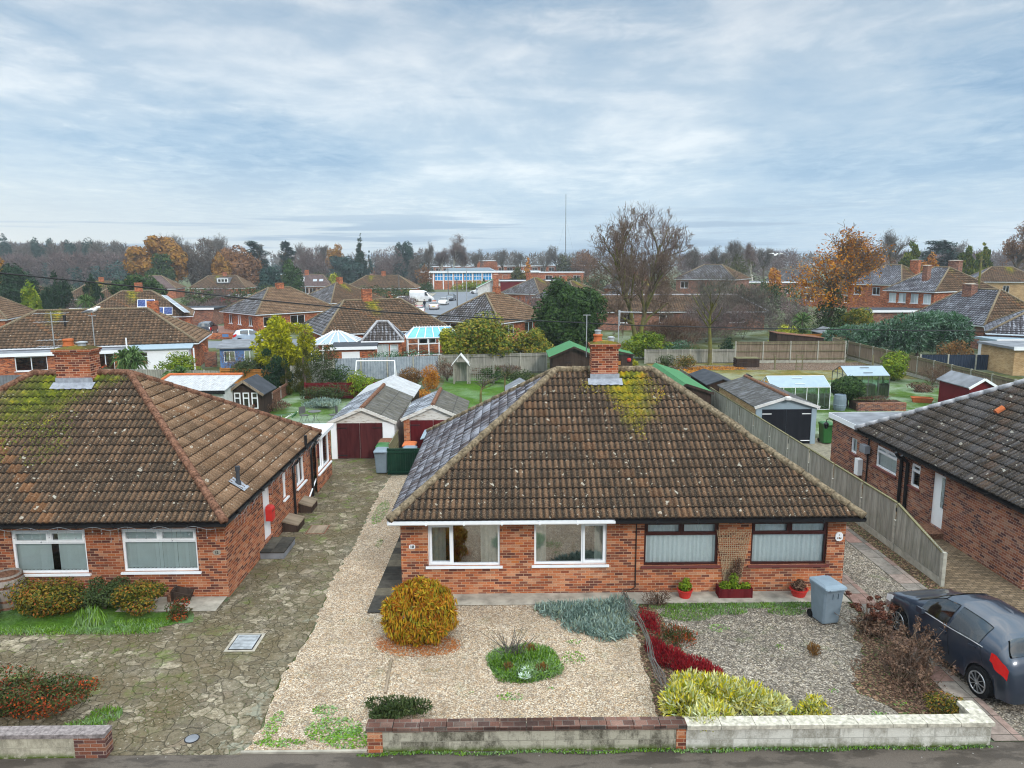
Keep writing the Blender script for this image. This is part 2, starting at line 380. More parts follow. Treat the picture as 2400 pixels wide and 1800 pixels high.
M['fencebrown'] = wood('brown fence wood', (0.14, 0.105, 0.075), (0.34, 0.27, 0.20))
M['fencerail'] = wood('green stained rail', (0.13, 0.12, 0.07), (0.22, 0.20, 0.12), green=0.8)
M['maroondoor'] = wood('flaking maroon door', (0.050, 0.012, 0.014), (0.105, 0.028, 0.028), green=0.0, board=0.13, weather=0.7)
M['reddoor'] = wood('dark red door', (0.085, 0.010, 0.014), (0.14, 0.02, 0.022), green=0.0, board=0.13, weather=0.5)
M['blackdoor'] = wood('black door', (0.010, 0.011, 0.015), (0.022, 0.024, 0.03), green=0.0, board=0.13, weather=0.3)
M['shedwood'] = wood('dark shed boards', (0.032, 0.022, 0.018), (0.075, 0.052, 0.042), green=0.1, board=0.15)
M['barrelwood'] = wood('weathered oak staves', (0.15, 0.12, 0.10), (0.34, 0.30, 0.27), green=0.1, board=0.1)
def flaking():
    n = NT('flaking white boards', 0.85, 0.2); uv = n.uv()
    f = n.noise(n.scale(uv, 3, 14), 1.0, 5.0, 0.7); lap = n.math('FRACT', n.math('MULTIPLY', n.sep(uv)[1], 7.0))
    c = n.mix(n.mapr(f, 0.52, 0.66), (0.66, 0.64, 0.60), (0.30, 0.25, 0.20))
    n.bump(lap, 0.012, 0.7); return n.col(c)
M['flaking'] = flaking()
def corr(name, base, frost, wave=0.15, rows=0.0):
    """corrugated sheet seen from above"""
    n = NT(name, 0.7, 0.3); uv = n.uv(); x, y, _ = n.sep(uv)
    c = n.ramp(n.noise(uv, 3.0, 5.0, 0.7), base)
    c = n.mix(n.mapr(n.noise(n.scale(uv, 4, 1.2), 1.0, 4.0, 0.7), 0.48, 0.62, 0, frost), c, (0.60, 0.64, 0.72))
    if rows:
        e = n.math('FRACT', n.math('DIVIDE', y, rows)); c = n.mix(n.mapr(e, 0.06, 0.0, 0, 0.9), c, (0.01, 0.01, 0.01))
    n.bump(n.math('COSINE', n.math('MULTIPLY', x, 2*math.pi/wave)), 0.02, 0.7); return n.col(c)
M['asbestos'] = corr('mossy cement sheet', [(0.3, (0.035, 0.033, 0.028)), (0.55, (0.095, 0.085, 0.065)), (0.75, (0.16, 0.15, 0.12))], 0.1, rows=0.9)
M['asbfrost'] = corr('frosted cement sheet', [(0.3, (0.04, 0.045, 0.055)), (0.6, (0.10, 0.105, 0.12)), (0.8, (0.2, 0.21, 0.24))], 0.8, rows=0.9)
M['corrdark'] = corr('dark corrugated roof', [(0.3, (0.028, 0.026, 0.026)), (0.6, (0.07, 0.066, 0.062)), (0.8, (0.14, 0.13, 0.12))], 0.15, wave=0.146)
M['translucent'] = corr('old translucent sheet', [(0.3, (0.30, 0.29, 0.29)), (0.55, (0.44, 0.45, 0.46)), (0.75, (0.38, 0.31, 0.26))], 0.4)
M['metalfence'] = corr('corrugated metal sheet', [(0.3, (0.20, 0.235, 0.27)), (0.55, (0.30, 0.345, 0.39)), (0.8, (0.42, 0.46, 0.50))], 0.15, wave=0.2)
def grass(name, a, b, frost=0.3, bare=0.2, fc=(0.50, 0.62, 0.55)):
    n = NT(name, 0.95, 0.1); p = n.pos()
    f = n.noise(p, 2.2, 6.0, 0.7); g = n.noise(p, 22.0, 3.0, 0.7)
    c = n.mix(n.mapr(f, 0.3, 0.7), a, b)
    k = n.mapr(g, 0.25, 0.75, 0.45, 1.55); c = n.mix(1.0, c, n.comb(k, k, k), 'MULTIPLY')
    c = n.mix(n.mapr(n.noise(p, 0.8, 4.0, 0.6), 0.55, 0.75, 0, bare), c, (0.10, 0.075, 0.035))
    c = n.mix(n.math('MULTIPLY', n.mapr(n.noise(p, 0.33, 5.0, 0.65), 0.44, 0.62, 0, frost), n.mapr(g, 0.25, 0.7, 0.3, 1.0)), c, fc)
    n.bump(g, 0.05, 0.8); return n.col(c)
M['grass'] = grass('garden grass', (0.04, 0.095, 0.014), (0.085, 0.165, 0.02), 0.2, 0.55)
M['grassfrost'] = grass('frosty grass', (0.045, 0.09, 0.018), (0.09, 0.155, 0.03), 0.62, 0.55, (0.44, 0.50, 0.44))
M['ground'] = grass('rough ground', (0.05, 0.062, 0.022), (0.10, 0.105, 0.04), 0.25, 0.8)
M['allot'] = grass('leaf strewn plot', (0.08, 0.10, 0.025), (0.24, 0.17, 0.05), 0.3, 0.9)
def litter(name, base, spots):
    n = NT(name, 0.95, 0.1); p = n.pos()
    c = n.ramp(n.noise(p, 14.0, 5.0, 0.75), base)
    v = n.sep(n.vor(p, 26.0, out='Color'))
    c = n.mix(n.math('GREATER_THAN', v[0], 0.62), c, n.ramp(v[1], spots)); n.bump(v[2], 0.02, 0.6); return n.col(c)
M['leafsoil'] = litter('leaf covered soil', [(0.3, (0.045, 0.03, 0.02)), (0.7, (0.13, 0.085, 0.06))], [(0.0, (0.22, 0.15, 0.12)), (0.5, (0.30, 0.20, 0.13)), (0.9, (0.24, 0.24, 0.22))])
M['bed'] = litter('leafy flower bed', [(0.3, (0.025, 0.018, 0.012)), (0.7, (0.10, 0.065, 0.045))], [(0.0, (0.16, 0.09, 0.05)), (0.5, (0.24, 0.16, 0.11)), (0.9, (0.06, 0.10, 0.03))])
def gravel(name, cols, scale=42.0, dirt=0.3, green=0.0, dk=(0.12, 0.10, 0.08)):
    n = NT(name, 0.9, 0.2); p = n.pos()
    sc = n.vor(p, scale, out='Color'); s = n.sep(sc); d = n.vor(p, scale)
    k = len(cols); c = n.ramp(s[0], [(i/(k-1), q) for i, q in enumerate(cols)])
    s2 = n.sep(n.vor(p, scale*0.45, out='Color'))
    c = n.mix(n.math('MULTIPLY', n.math('GREATER_THAN', s2[1], 0.55), 0.6), c, n.ramp(s2[0], [(i/(k-1), q) for i, q in enumerate(cols[::-1])]))
    c = n.mix(n.mapr(d, 0.42, 0.75, 0, 0.85), c, dk)
    c = n.mix(n.mapr(n.noise(p, 0.9, 5.0, 0.65), 0.42, 0.72, 0, dirt), c, dk)
    if green: c = n.mix(n.mapr(n.noise(p, 1.3, 5.0, 0.7), 0.56, 0.70, 0, green), c, (0.06, 0.12, 0.02))
    n.bump(n.math('SUBTRACT', 1.0, d), 0.02, 1.0); return n.col(c)
M['tan'] = gravel('tan gravel', [(0.52, 0.41, 0.29), (0.27, 0.19, 0.12), (0.72, 0.63, 0.51), (0.44, 0.285, 0.155), (0.62, 0.53, 0.42), (0.15, 0.125, 0.105)], 31, 0.45, 0.2, (0.17, 0.125, 0.085))
M['greygravel'] = gravel('grey gravel', [(0.34, 0.30, 0.25), (0.13, 0.112, 0.095), (0.54, 0.48, 0.40), (0.23, 0.185, 0.14), (0.075, 0.068, 0.06), (0.44, 0.37, 0.27)], 26, 0.55, 0.25, (0.065, 0.056, 0.046))
def crazy():
    n = NT('crazy paving', 0.92, 0.15); p = n.pos()
    wob = n.n('VectorMath', operation='SCALE'); n.put(wob.inputs[0], n.noise(p, 2.0, 3.0, col=True)); wob.inputs['Scale'].default_value = 0.34
    ad = n.n('VectorMath', operation='ADD'); n.put(ad.inputs[0], p); n.put(ad.inputs[1], wob.outputs[0]); q = ad.outputs[0]
    pick = n.math('GREATER_THAN', n.noise(p, 0.55, 2.0), 0.49)
    def two(a, b): return n.math('ADD', n.math('MULTIPLY', a, pick), n.math('MULTIPLY', b, n.math('SUBTRACT', 1.0, pick)))
    e = two(n.vor(q, 3.0, 'DISTANCE_TO_EDGE'), n.vor(q, 5.2, 'DISTANCE_TO_EDGE')); ca, cb = n.sep(n.vor(q, 3.0, out='Color')), n.sep(n.vor(q, 5.2, out='Color')); cc = [two(ca[0], cb[0]), two(ca[1], cb[1])]
    c = n.ramp(cc[0], [(0.0, (0.108, 0.09, 0.066)), (0.35, (0.15, 0.127, 0.094)), (0.6, (0.20, 0.17, 0.125)), (0.85, (0.36, 0.31, 0.23)), (1.0, (0.18, 0.14, 0.105))])
    k = n.mapr(n.noise(p, 8, 8.0, 0.8), 0.3, 0.7, 0.35, 1.65); c = n.mix(1.0, c, n.comb(k, k, k), 'MULTIPLY')
    c = n.mix(n.mapr(n.noise(p, 0.75, 8.0, 0.78), 0.40, 0.58, 0, 0.92), c, n.mix(n.noise(p, 30, 4.0, 0.7), (0.035, 0.027, 0.014), (0.20, 0.155, 0.09)))
    c = n.mix(n.mapr(n.noise(p, 3.6, 6.0, 0.75), 0.47, 0.60, 0, 0.75), c, n.mix(n.noise(p, 36, 3.0, 0.7), (0.045, 0.037, 0.02), (0.20, 0.17, 0.11)))
    c = n.mix(n.mapr(n.noise(p, 13.0, 4.0, 0.75), 0.60, 0.70, 0, 0.75), c, (0.46, 0.42, 0.34))
    c = n.mix(n.mapr(n.noise(p, 11.0, 4.0, 0.75, 0.3), 0.42, 0.34, 0, 0.8), c, (0.03, 0.026, 0.016))
    x, y, _ = n.sep(p)
    j = n.mapr(n.math('ADD', e, n.math('MULTIPLY', n.noise(p, 6.0, 3.0), 0.03)), 0.040, 0.016, 0, n.mapr(n.noise(p, 1.4, 3.0), 0.35, 0.65, 0.35, 0.9))
    mossy = n.mapr(n.noise(p, 0.6, 4.0, 0.6), 0.45, 0.62)
    c = n.mix(j, c, n.mix(mossy, (0.055, 0.05, 0.035), (0.10, 0.15, 0.02)))
    gm = n.math('MULTIPLY', n.mapr(n.noise(p, 1.1, 6.0, 0.75), 0.54, 0.66, 0, 0.85), n.mapr(n.math('ADD', x, n.math('MULTIPLY', y, -0.3)), -10.0, -14.6, 0.0, 1.0))
    c = n.mix(gm, c, (0.10, 0.16, 0.02))
    # rime clings to the joints along the gravel
    fz = n.math('MULTIPLY', n.mapr(n.noise(p, 3.0, 5.0, 0.75), 0.50, 0.60), n.mapr(n.noise(p, 0.5, 3.0), 0.42, 0.60))
    c = n.mix(n.math('MULTIPLY', fz, n.mapr(n.math('ADD', x, n.math('MULTIPLY', y, -0.08)), -7.2, -5.9, 0.0, 0.35)), c, (0.46, 0.50, 0.42))
    n.bump(n.math('ADD', n.mapr(e, 0, 0.05), n.math('MULTIPLY', n.noise(p, 20, 3), 0.3)), 0.025, 0.9); return n.col(c)
M['crazy'] = crazy()
def asphalt(name, c0=(0.075, 0.068, 0.062), wet=0.6):
    n = NT(name, 0.8, 0.3); p = n.pos()
    c = n.mix(n.noise(p, 70, 2.0, 0.7), tuple(a*0.6 for a in c0), tuple(a*1.5 for a in c0))
    w = n.noise(n.scale(p, 0.8, 2.2), 1.0, 5.0, 0.65)
    c = n.mix(n.mapr(w, 0.5, 0.58, 0, wet), c, tuple(a*0.33 for a in c0))
    sp = n.vor(p, 5.0); c = n.mix(n.mapr(sp, 0.07, 0.05, 0, 0.7), c, (0.42, 0.40, 0.38))
    n.put(n.b.inputs['Roughness'], n.mapr(w, 0.5, 0.6, 0.85, 0.45)); n.bump(n.noise(p, 80, 2.0), 0.006, 0.6); return n.col(c)
M['asphalt'] = asphalt('pavement asphalt', (0.105, 0.088, 0.074))
M['road'] = asphalt('road asphalt', (0.17, 0.185, 0.21), 0.25)
def slabs(name, cols, bw=0.6, bh=0.6, mort=(0.07, 0.06, 0.05), off=0.0, rot=0):
    n = NT(name, 0.9, 0.2); p = n.pos()
    v = n.n('Mapping'); n.put(v.inputs[0], p); v.inputs['Rotation'].default_value = (0, 0, rot)
    q = n.n('TexBrick', offset=off); n.put(q.inputs['Vector'], v.outputs[0])
    for k_, c_ in (('Color1', (0, 0, 0, 1)), ('Color2', (1, 1, 1, 1))): q.inputs[k_].default_value = c_
    q.inputs['Scale'].default_value = 1; q.inputs['Brick Width'].default_value = bw; q.inputs['Row Height'].default_value = bh
    q.inputs['Mortar Size'].default_value = 0.009; q.inputs['Mortar Smooth'].default_value = 0.3
    c = n.ramp(q.outputs['Color'], cols)
    k = n.mapr(n.noise(p, 5, 6.0, 0.75), 0.25, 0.75, 0.5, 1.45); c = n.mix(1.0, c, n.comb(k, k, k), 'MULTIPLY')
    c = n.mix(q.outputs['Fac'], c, mort); n.bump(n.math('SUBTRACT', 1.0, q.outputs['Fac']), 0.008, 0.7); return n.col(c)
M['slab'] = slabs('concrete slabs', [(0, (0.15, 0.135, 0.12)), (0.5, (0.22, 0.195, 0.17)), (1, (0.25, 0.15, 0.125))], 0.6, 0.6)
M['slabdark'] = slabs('dark slate slabs', [(0, (0.035, 0.034, 0.031)), (0.6, (0.07, 0.065, 0.056)), (1, (0.13, 0.115, 0.085))], 1.2, 0.48)
M['blockpave'] = slabs('block paving', [(0, (0.12, 0.088, 0.058)), (0.5, (0.17, 0.125, 0.08)), (1, (0.21, 0.155, 0.105))], 0.2, 0.1, (0.045, 0.04, 0.03), 0.5)
M['yard'] = slabs('concrete yard', [(0, (0.24, 0.215, 0.16)), (1, (0.30, 0.265, 0.2))], 2.4, 2.4)
M['pinkpave'] = slabs('pink block drive', [(0, (0.22, 0.12, 0.10)), (1, (0.30, 0.18, 0.15))], 0.2, 0.1, (0.1, 0.07, 0.06), 0.5)
def blockwall(name, a, b, stain, st=0.8, moss=True, bw=0.44, bh=0.215):
    n = NT(name, 0.95, 0.1); uv = n.uv()
    q = n.n('TexBrick'); n.put(q.inputs['Vector'], uv); q.inputs['Scale'].default_value = 1
    for k_, c_ in (('Color1', (0, 0, 0, 1)), ('Color2', (1, 1, 1, 1))): q.inputs[k_].default_value = c_
    q.inputs['Brick Width'].default_value = bw; q.inputs['Row Height'].default_value = bh; q.inputs['Mortar Size'].default_value = 0.006
    c = n.mix(q.outputs['Color'], a, b)
    z = n.sep(n.ob())[2]
    s = n.math('ADD', n.noise(n.scale(uv, 1.0, 0.6), 3.0, 7.0, 0.78), n.math('MULTIPLY', n.sep(q.outputs['Color'])[0], 0.12))
    c = n.mix(n.mapr(s, 0.50, 0.66, 0, st), c, stain)
    c = n.mix(n.mapr(n.noise(uv, 45, 3, 0.7), 0.55, 0.72, 0, 0.5), c, (a[0]*1.3, a[1]*1.3, a[2]*1.3))
    c = n.mix(q.outputs['Fac'], c, tuple(x*0.7 for x in a))
    if moss: c = n.mix(n.math('MULTIPLY', n.mapr(z, 0.13, 0.02), n.mapr(n.noise(uv, 7, 4, 0.7), 0.35, 0.5)), c, (0.065, 0.10, 0.012))
    n.bump(n.math('ADD', n.math('SUBTRACT', 1.0, q.outputs['Fac']), n.noise(uv, 30, 4)), 0.008, 0.8); return n.col(c)
M['blockgrey'] = blockwall('stained concrete blocks', (0.40, 0.375, 0.30), (0.30, 0.28, 0.22), (0.05, 0.045, 0.032), 0.85)
M['blockwhite'] = blockwall('white painted blocks', (0.58, 0.565, 0.51), (0.47, 0.455, 0.41), (0.22, 0.205, 0.165), 0.8)
M['blockleft'] = blockwall('pale concrete blocks', (0.50, 0.46, 0.36), (0.42, 0.385, 0.30), (0.15, 0.135, 0.10), 0.6)
M['coping'] = brick('brick on edge coping', [(0, (0.075, 0.048, 0.042)), (0.5, (0.145, 0.072, 0.055)), (0.8, (0.20, 0.12, 0.095)), (1, (0.06, 0.055, 0.05))], (0.17, 0.15, 0.13), 0.75, 0.225, 0.15)
M['copingw'] = flat('worn white coping', (0.44, 0.41, 0.34), 0.9, 0.15, var=0.5, sc=12)
M['copinggrey'] = flat('grey lichen coping', (0.22, 0.19, 0.185), 0.95, 0.1, var=0.6, sc=14)
def bark(name, a, b, g=(0.16, 0.17, 0.03), green=0.5):
    n = NT(name, 0.95, 0.1); p = n.ob()
    c = n.mix(n.noise(n.scale(p, 6, 6, 1.5), 1.5, 4.0, 0.7), a, b)
    c = n.mix(n.mapr(n.noise(p, 1.2, 4.0), 0.40, 0.62, 0, green), c, g); return n.col(c)
M['bark'] = bark('brown bark', (0.055, 0.042, 0.034), (0.13, 0.10, 0.08), green=0.2)
M['barkgreen'] = bark('algae green bark', (0.085, 0.072, 0.040), (0.17, 0.145, 0.08), (0.19, 0.20, 0.04), 0.9)
M['twig'] = bark('twigs', (0.12, 0.082, 0.066), (0.22, 0.155, 0.125), green=0.15)
M['willow'] = flat('pale willow', (0.40, 0.31, 0.20), 0.9, 0.1, var=0.4, sc=20)
M['twiggrey'] = bark('grey twigs', (0.085, 0.075, 0.070), (0.16, 0.145, 0.135), green=0.1)
M['birchbark'] = bark('birch bark', (0.45, 0.42, 0.38), (0.60, 0.57, 0.52), green=0.1)
L_ = leafmat
M['l_mossy'] = L_('yellow moss', [(0.07, 0.075, 0.012), (0.17, 0.155, 0.015), (0.30, 0.25, 0.02), (0.34, 0.17, 0.015)], trans=0, clump=2.5, sat_noise=.6)
M['l_mossgreen'] = L_('green moss', [(0.03, 0.042, 0.010), (0.07, 0.09, 0.012), (0.14, 0.16, 0.016), (0.26, 0.23, 0.02)], trans=0, clump=2.0, sat_noise=.6)
M['l_golden'] = L_('golden thuja', [(0.15, 0.045, 0.008), (0.32, 0.105, 0.012), (0.42, 0.19, 0.016), (0.46, 0.29, 0.02), (0.26, 0.23, 0.02), (0.10, 0.11, 0.012)])
M['l_dark'] = L_('dark evergreen', [(0.010, 0.026, 0.008), (0.022, 0.052, 0.014), (0.042, 0.085, 0.020), (0.085, 0.14, 0.040)], sat_noise=0.5)
M['l_conifer'] = L_('dark conifer', [(0.008, 0.024, 0.014), (0.018, 0.046, 0.022), (0.032, 0.07, 0.03)], sat_noise=0.5)
M['l_goldgreen'] = L_('golden green conifer', [(0.022, 0.048, 0.010), (0.06, 0.10, 0.016), (0.13, 0.16, 0.02), (0.28, 0.24, 0.03)], clump=.5, sat_noise=0.5)
M['l_confrost'] = L_('frosted conifer', [(0.014, 0.058, 0.022), (0.03, 0.10, 0.036), (0.055, 0.15, 0.05)], 0.38, 1.4, (0.42, 0.56, 0.48))
M['l_yellow'] = L_('yellow cypress', [(0.06, 0.085, 0.005), (0.20, 0.22, 0.008), (0.44, 0.42, 0.015), (0.62, 0.55, 0.03)], sat_noise=0.6)
M['l_goldcol'] = L_('olive cypress', [(0.022, 0.03, 0.006), (0.055, 0.062, 0.010), (0.105, 0.095, 0.014)], sat_noise=0.5)
M['l_varieg'] = L_('variegated leaves', [(0.025, 0.055, 0.010), (0.055, 0.11, 0.016), (0.16, 0.18, 0.022), (0.30, 0.24, 0.03), (0.24, 0.12, 0.02)], sat_noise=0.55)
M['l_lime'] = L_('lime leaves', [(0.10, 0.14, 0.012), (0.27, 0.29, 0.02), (0.50, 0.46, 0.06)], sat_noise=0.5)
M['l_yelgreen'] = L_('yellow green shrub', [(0.05, 0.10, 0.010), (0.13, 0.20, 0.012), (0.30, 0.32, 0.02)], sat_noise=0.5)
M['l_goldfrost'] = L_('golden juniper with frost', [(0.10, 0.17, 0.012), (0.30, 0.32, 0.018), (0.60, 0.50, 0.02), (0.66, 0.54, 0.03)], 0.5, 2.6, (0.70, 0.78, 0.64))
M['l_blue'] = L_('blue juniper', [(0.05, 0.085, 0.07), (0.12, 0.19, 0.16), (0.24, 0.33, 0.29), (0.20, 0.20, 0.06)], 0.3, 1.5, (0.50, 0.60, 0.56))
M['l_red'] = L_('crimson heather', [(0.05, 0.004, 0.008), (0.16, 0.008, 0.014), (0.33, 0.015, 0.022), (0.24, 0.03, 0.03)])
M['l_mixed'] = L_('bronze shrub', [(0.022, 0.038, 0.010), (0.05, 0.07, 0.012), (0.13, 0.125, 0.016), (0.24, 0.15, 0.02), (0.32, 0.08, 0.03)], sat_noise=0.3)
M['l_shrub'] = L_('dull green shrub', [(0.02, 0.035, 0.012), (0.045, 0.07, 0.022), (0.08, 0.10, 0.035)])
M['l_berry'] = L_('red berried cotoneaster', [(0.018, 0.032, 0.010), (0.035, 0.055, 0.016), (0.06, 0.085, 0.022), (0.10, 0.045, 0.02), (0.36, 0.045, 0.015), (0.45, 0.13, 0.012)], sat_noise=0.45)
M['l_orange'] = L_('orange autumn leaves', [(0.20, 0.06, 0.010), (0.38, 0.13, 0.014), (0.50, 0.22, 0.02), (0.34, 0.20, 0.05)])
M['l_beech'] = L_('golden beech leaves', [(0.09, 0.045, 0.014), (0.22, 0.10, 0.02), (0.34, 0.17, 0.025), (0.12, 0.10, 0.03)], clump=0.35, sat_noise=0.6)
M['l_russet'] = L_('russet leaves', [(0.09, 0.045, 0.026), (0.18, 0.085, 0.035), (0.26, 0.12, 0.045)], clump=0.35, sat_noise=0.5)
M['l_grey'] = L_('grey brown twiggery', [(0.075, 0.065, 0.055), (0.13, 0.11, 0.095), (0.18, 0.15, 0.13)], clump=0.3, sat_noise=0.5)
M['l_mauve'] = L_('mauve brown twiggery', [(0.085, 0.062, 0.062), (0.145, 0.105, 0.10), (0.20, 0.15, 0.14)], clump=0.3, sat_noise=0.5)
M['l_brown'] = L_('brown hedge leaves', [(0.08, 0.045, 0.02), (0.19, 0.10, 0.035), (0.30, 0.15, 0.04)])
M['l_dead'] = L_('dead stems', [(0.05, 0.028, 0.02), (0.13, 0.075, 0.05), (0.24, 0.15, 0.10)])
M['l_hydr'] = L_('dead flower heads', [(0.045, 0.016, 0.012), (0.10, 0.035, 0.022), (0.17, 0.07, 0.04)])
M['l_deepblue'] = L_('blue green oak', [(0.012, 0.036, 0.036), (0.025, 0.058, 0.05), (0.045, 0.08, 0.06)], clump=0.4, sat_noise=0.5)
M['l_grass'] = L_('grass blades', [(0.05, 0.12, 0.010), (0.11, 0.23, 0.014), (0.19, 0.33, 0.02)], 0.2)
M['l_sword'] = L_('sword leaves', [(0.03, 0.075, 0.018), (0.075, 0.14, 0.035), (0.15, 0.22, 0.07)])
M['l_ivy'] = L_('ivy', [(0.012, 0.028, 0.010), (0.03, 0.06, 0.016), (0.07, 0.11, 0.025)])
M['l_litter'] = L_('fallen needles', [(0.26, 0.07, 0.015), (0.40, 0.13, 0.03), (0.48, 0.20, 0.06)])
M['l_silver'] = L_('silver leaves', [(0.40, 0.50, 0.42), (0.60, 0.68, 0.58)])
# ------------------------------------------------------------------ building helpers
def wall_panel(mb, L, z0, z1, ops, rev=0.12):
    """plane x 0..L, z z0..z1 at y=0 in the frame mb.x, with openings (x,z,w,h) and reveals going in (+y)"""
    xs = sorted({0, L, *[o[0] for o in ops], *[o[0]+o[2] for o in ops]}); zs = sorted({z0, z1, *[o[1] for o in ops], *[o[1]+o[3] for o in ops]})
    for a, b in zip(xs, xs[1:]):
        for c, d in zip(zs, zs[1:]):
            mx, mz = (a+b)/2, (c+d)/2
            if any(o[0] < mx < o[0]+o[2] and o[1] < mz < o[1]+o[3] for o in ops): continue
            mb.poly((a, 0, c), (b, 0, c), (b, 0, d), (a, 0, d))
    for x, z, w, h in ops:
        mb.poly((x, 0, z), (x, rev, z), (x, rev, z+h), (x, 0, z+h)); mb.poly((x+w, 0, z), (x+w, 0, z+h), (x+w, rev, z+h), (x+w, rev, z))
        mb.poly((x, 0, z+h), (x, rev, z+h), (x+w, rev, z+h), (x+w, 0, z+h)); mb.poly((x, 0, z), (x+w, 0, z), (x+w, rev, z), (x, rev, z))
def pleats(mb, x0, x1, z0, z1, y, pitch, amp, seed=0):
    rng = random.Random(seed); xs = []; x = x0
    while x < x1: xs.append(x); x += pitch*rng.uniform(0.35, 0.65)
    xs.append(x1); P = []
    for i, x in enumerate(xs):
        yy = y+(amp if i % 2 else -amp)*rng.uniform(0.5, 1.0); P += [(x, yy, z0), (x, yy, z1)]
    mb.add(P, [(2*i, 2*i+2, 2*i+3, 2*i+1) for i in range(len(xs)-1)])
def window(parent, fr, x, z, w, h, kind='top', fm='white', curt='net', sill='white', inset=0.05, glz='glassdk', lod=0, seed=0, name='window'):
    """frame mesh is the part; pane, sill and curtain are its sub-parts"""
    f = MB(); f.x = fr; g = MB(); g.x = fr; y0, y1 = inset, inset+0.07; b = 0.055 if lod < 2 else 0.075
    def fram(xa, za, xb, zb, bb, ya, yb):
        f.box(xa, ya, za, xb, yb, za+bb); f.box(xa, ya, zb-bb, xb, yb, zb); f.box(xa, ya, za+bb, xa+bb, yb, zb-bb); f.box(xb-bb, ya, za+bb, xb, yb, zb-bb)
    fram(x, z, x+w, z+h, b, y0, y1)
    cells = []
    if kind == 'top':
        zt = z+h*0.70; xm = x+w/2
        f.box(x+b, y0, zt-b/2, x+w-b, y1, zt+b/2); f.box(xm-b/2, y0, zt+b/2, xm+b/2, y1, z+h-b)
        cells = [(x+b, zt+b/2, xm-b/2, z+h-b, 1), (xm+b/2, zt+b/2, x+w-b, z+h-b, 1), (x+b, z+b, x+w-b, zt-b/2, 0)]
    elif kind in ('left', 'right'):
        xm = x+w*(0.335 if kind == 'left' else 0.665); f.box(xm-b/2, y0, z+b, xm+b/2, y1, z+h-b)
        cells = [(x+b, z+b, xm-b/2, z+h-b, kind == 'left'), (xm+b/2, z+b, x+w-b, z+h-b, kind == 'right')]
    elif kind == 'two':
        xm = x+w/2; f.box(xm-b/2, y0, z+b, xm+b/2, y1, z+h-b); cells = [(x+b, z+b, xm-b/2, z+h-b, 1), (xm+b/2, z+b, x+w-b, z+h-b, 0)]
    elif kind == 'hop':
        zt = z+h*0.66; f.box(x+b, y0, zt-b/2, x+w-b, y1, zt+b/2); cells = [(x+b, zt+b/2, x+w-b, z+h-b, 1), (x+b, z+b, x+w-b, zt-b/2, 0)]
    elif kind == 'four':
        for i in range(1, 4): f.box(x+w*i/4-b/2, y0, z+b, x+w*i/4+b/2, y1, z+h-b)
        cells = [(x+w*i/4+b/2, z+b, x+w*(i+1)/4-b/2, z+h-b, 0) for i in range(4)]
    else: cells = [(x+b, z+b, x+w-b, z+h-b, 0)]
    for xa, za, xb, zb, sash in cells:
        if sash and lod == 0:
            fram(xa-0.012, za-0.012, xb+0.012, zb+0.012, 0.055, y0-0.022, y1-0.03); xa += .04; xb -= .04; za += .04; zb -= .04
        g.poly((xa, y0+0.045, za), (xb, y0+0.045, za), (xb, y0+0.045, zb), (xa, y0+0.045, zb))
    wo = f.build(name, M[fm], parent)
    g.build('pane', M[glz], wo)
    if sill:
        s = MB(); s.x = fr; s.box(x-0.07, -0.07, z-0.055, x+w+0.07, inset, z-0.002); s.build('sill', M[sill], wo)
    yc = y1+0.045; c = MB(); c.x = fr
    if curt == 'net': pleats(c, x+.03, x+w-.03, z+.03, z+h-.03, yc, 0.13 if lod == 0 else 0.3, 0.022, seed)
    elif curt == 'blind':
        n = max(3, int(w/0.1)); rng = random.Random(seed); gap = rng.uniform(0.38, 0.44) if seed % 2 == 0 and w > 1 else -1
        for i in range(n):
            xa = x+w*i/n
            if gap <= i/n < gap+0.14: continue
            tw_ = rng.uniform(.03, .07); c.poly((xa+.004, yc, z+.03), (xa+w/n-.016, yc+tw_, z+.03), (xa+w/n-.016, yc+tw_, z+h-.03), (xa+.004, yc, z+h-.03))
    elif curt == 'sides':
        a, b2 = (0.24, 0.27) if kind == 'left' else (0.17, 0.16)
        pleats(c, x+.04, x+w*a, z+.03, z+h-.03, yc, 0.12, 0.025, seed); c.build('curtain', M['cream'], wo); c = MB(); c.x = fr; pleats(c, x+w*(1-b2), x+w-.04, z+.03, z+h-.03, yc, 0.12, 0.025, seed+1)
    if c.v: c.build('blind' if curt == 'blind' else 'curtain', M['cream' if curt == 'sides' else 'blind' if curt == 'blind' else 'net'], wo)
    return wo
def roof_plane(O, U, Vd, S, B, xl, xr, pitch, seg, amp, step, g, mi, out):
    O, U, Vd = np.array(O, float), np.array(U, float), np.array(Vd, float); n = np.cross(U, Vd)
    xs0 = np.append(np.arange(0, B, pitch/seg), B); k = math.ceil(S/g-1e-6)
    for r in range(k):
        v0, v1 = r*g, min((r+1)*g, S)
        rows = []
        for v, hh in ((v0, -0.012), (v0, step), (v1, 0.0)):
            x = np.clip(xs0, xl*v/S, B-(B-xr)*v/S)
            h = hh+amp*np.cos(2*math.pi*x/pitch)
            P = O+x[:, None]*U+v*Vd+h[:, None]*n
            vv = v+(1e-3 if hh > 0 or hh < 0 else -1e-3)
            rows.append((P, np.stack([x, np.full_like(x, vv)], 1), x))
        m = len(xs0); b = out['n']
        for P, uv, x in rows: out['V'].append(P); out['UV'].append(uv)
        i = np.arange(m-1)
        for a, c in ((0, 1), (1, 2)):
            keep = (np.abs(np.diff(rows[a][2]))+np.abs(np.diff(rows[c][2]))) > 1e-6
            q = np.stack([b+a*m+i, b+a*m+i+1, b+c*m+i+1, b+c*m+i], 1)[keep]
            out['Q'].append(q); out['MI'].append(np.full(len(q), mi))
        out['n'] += 3*m
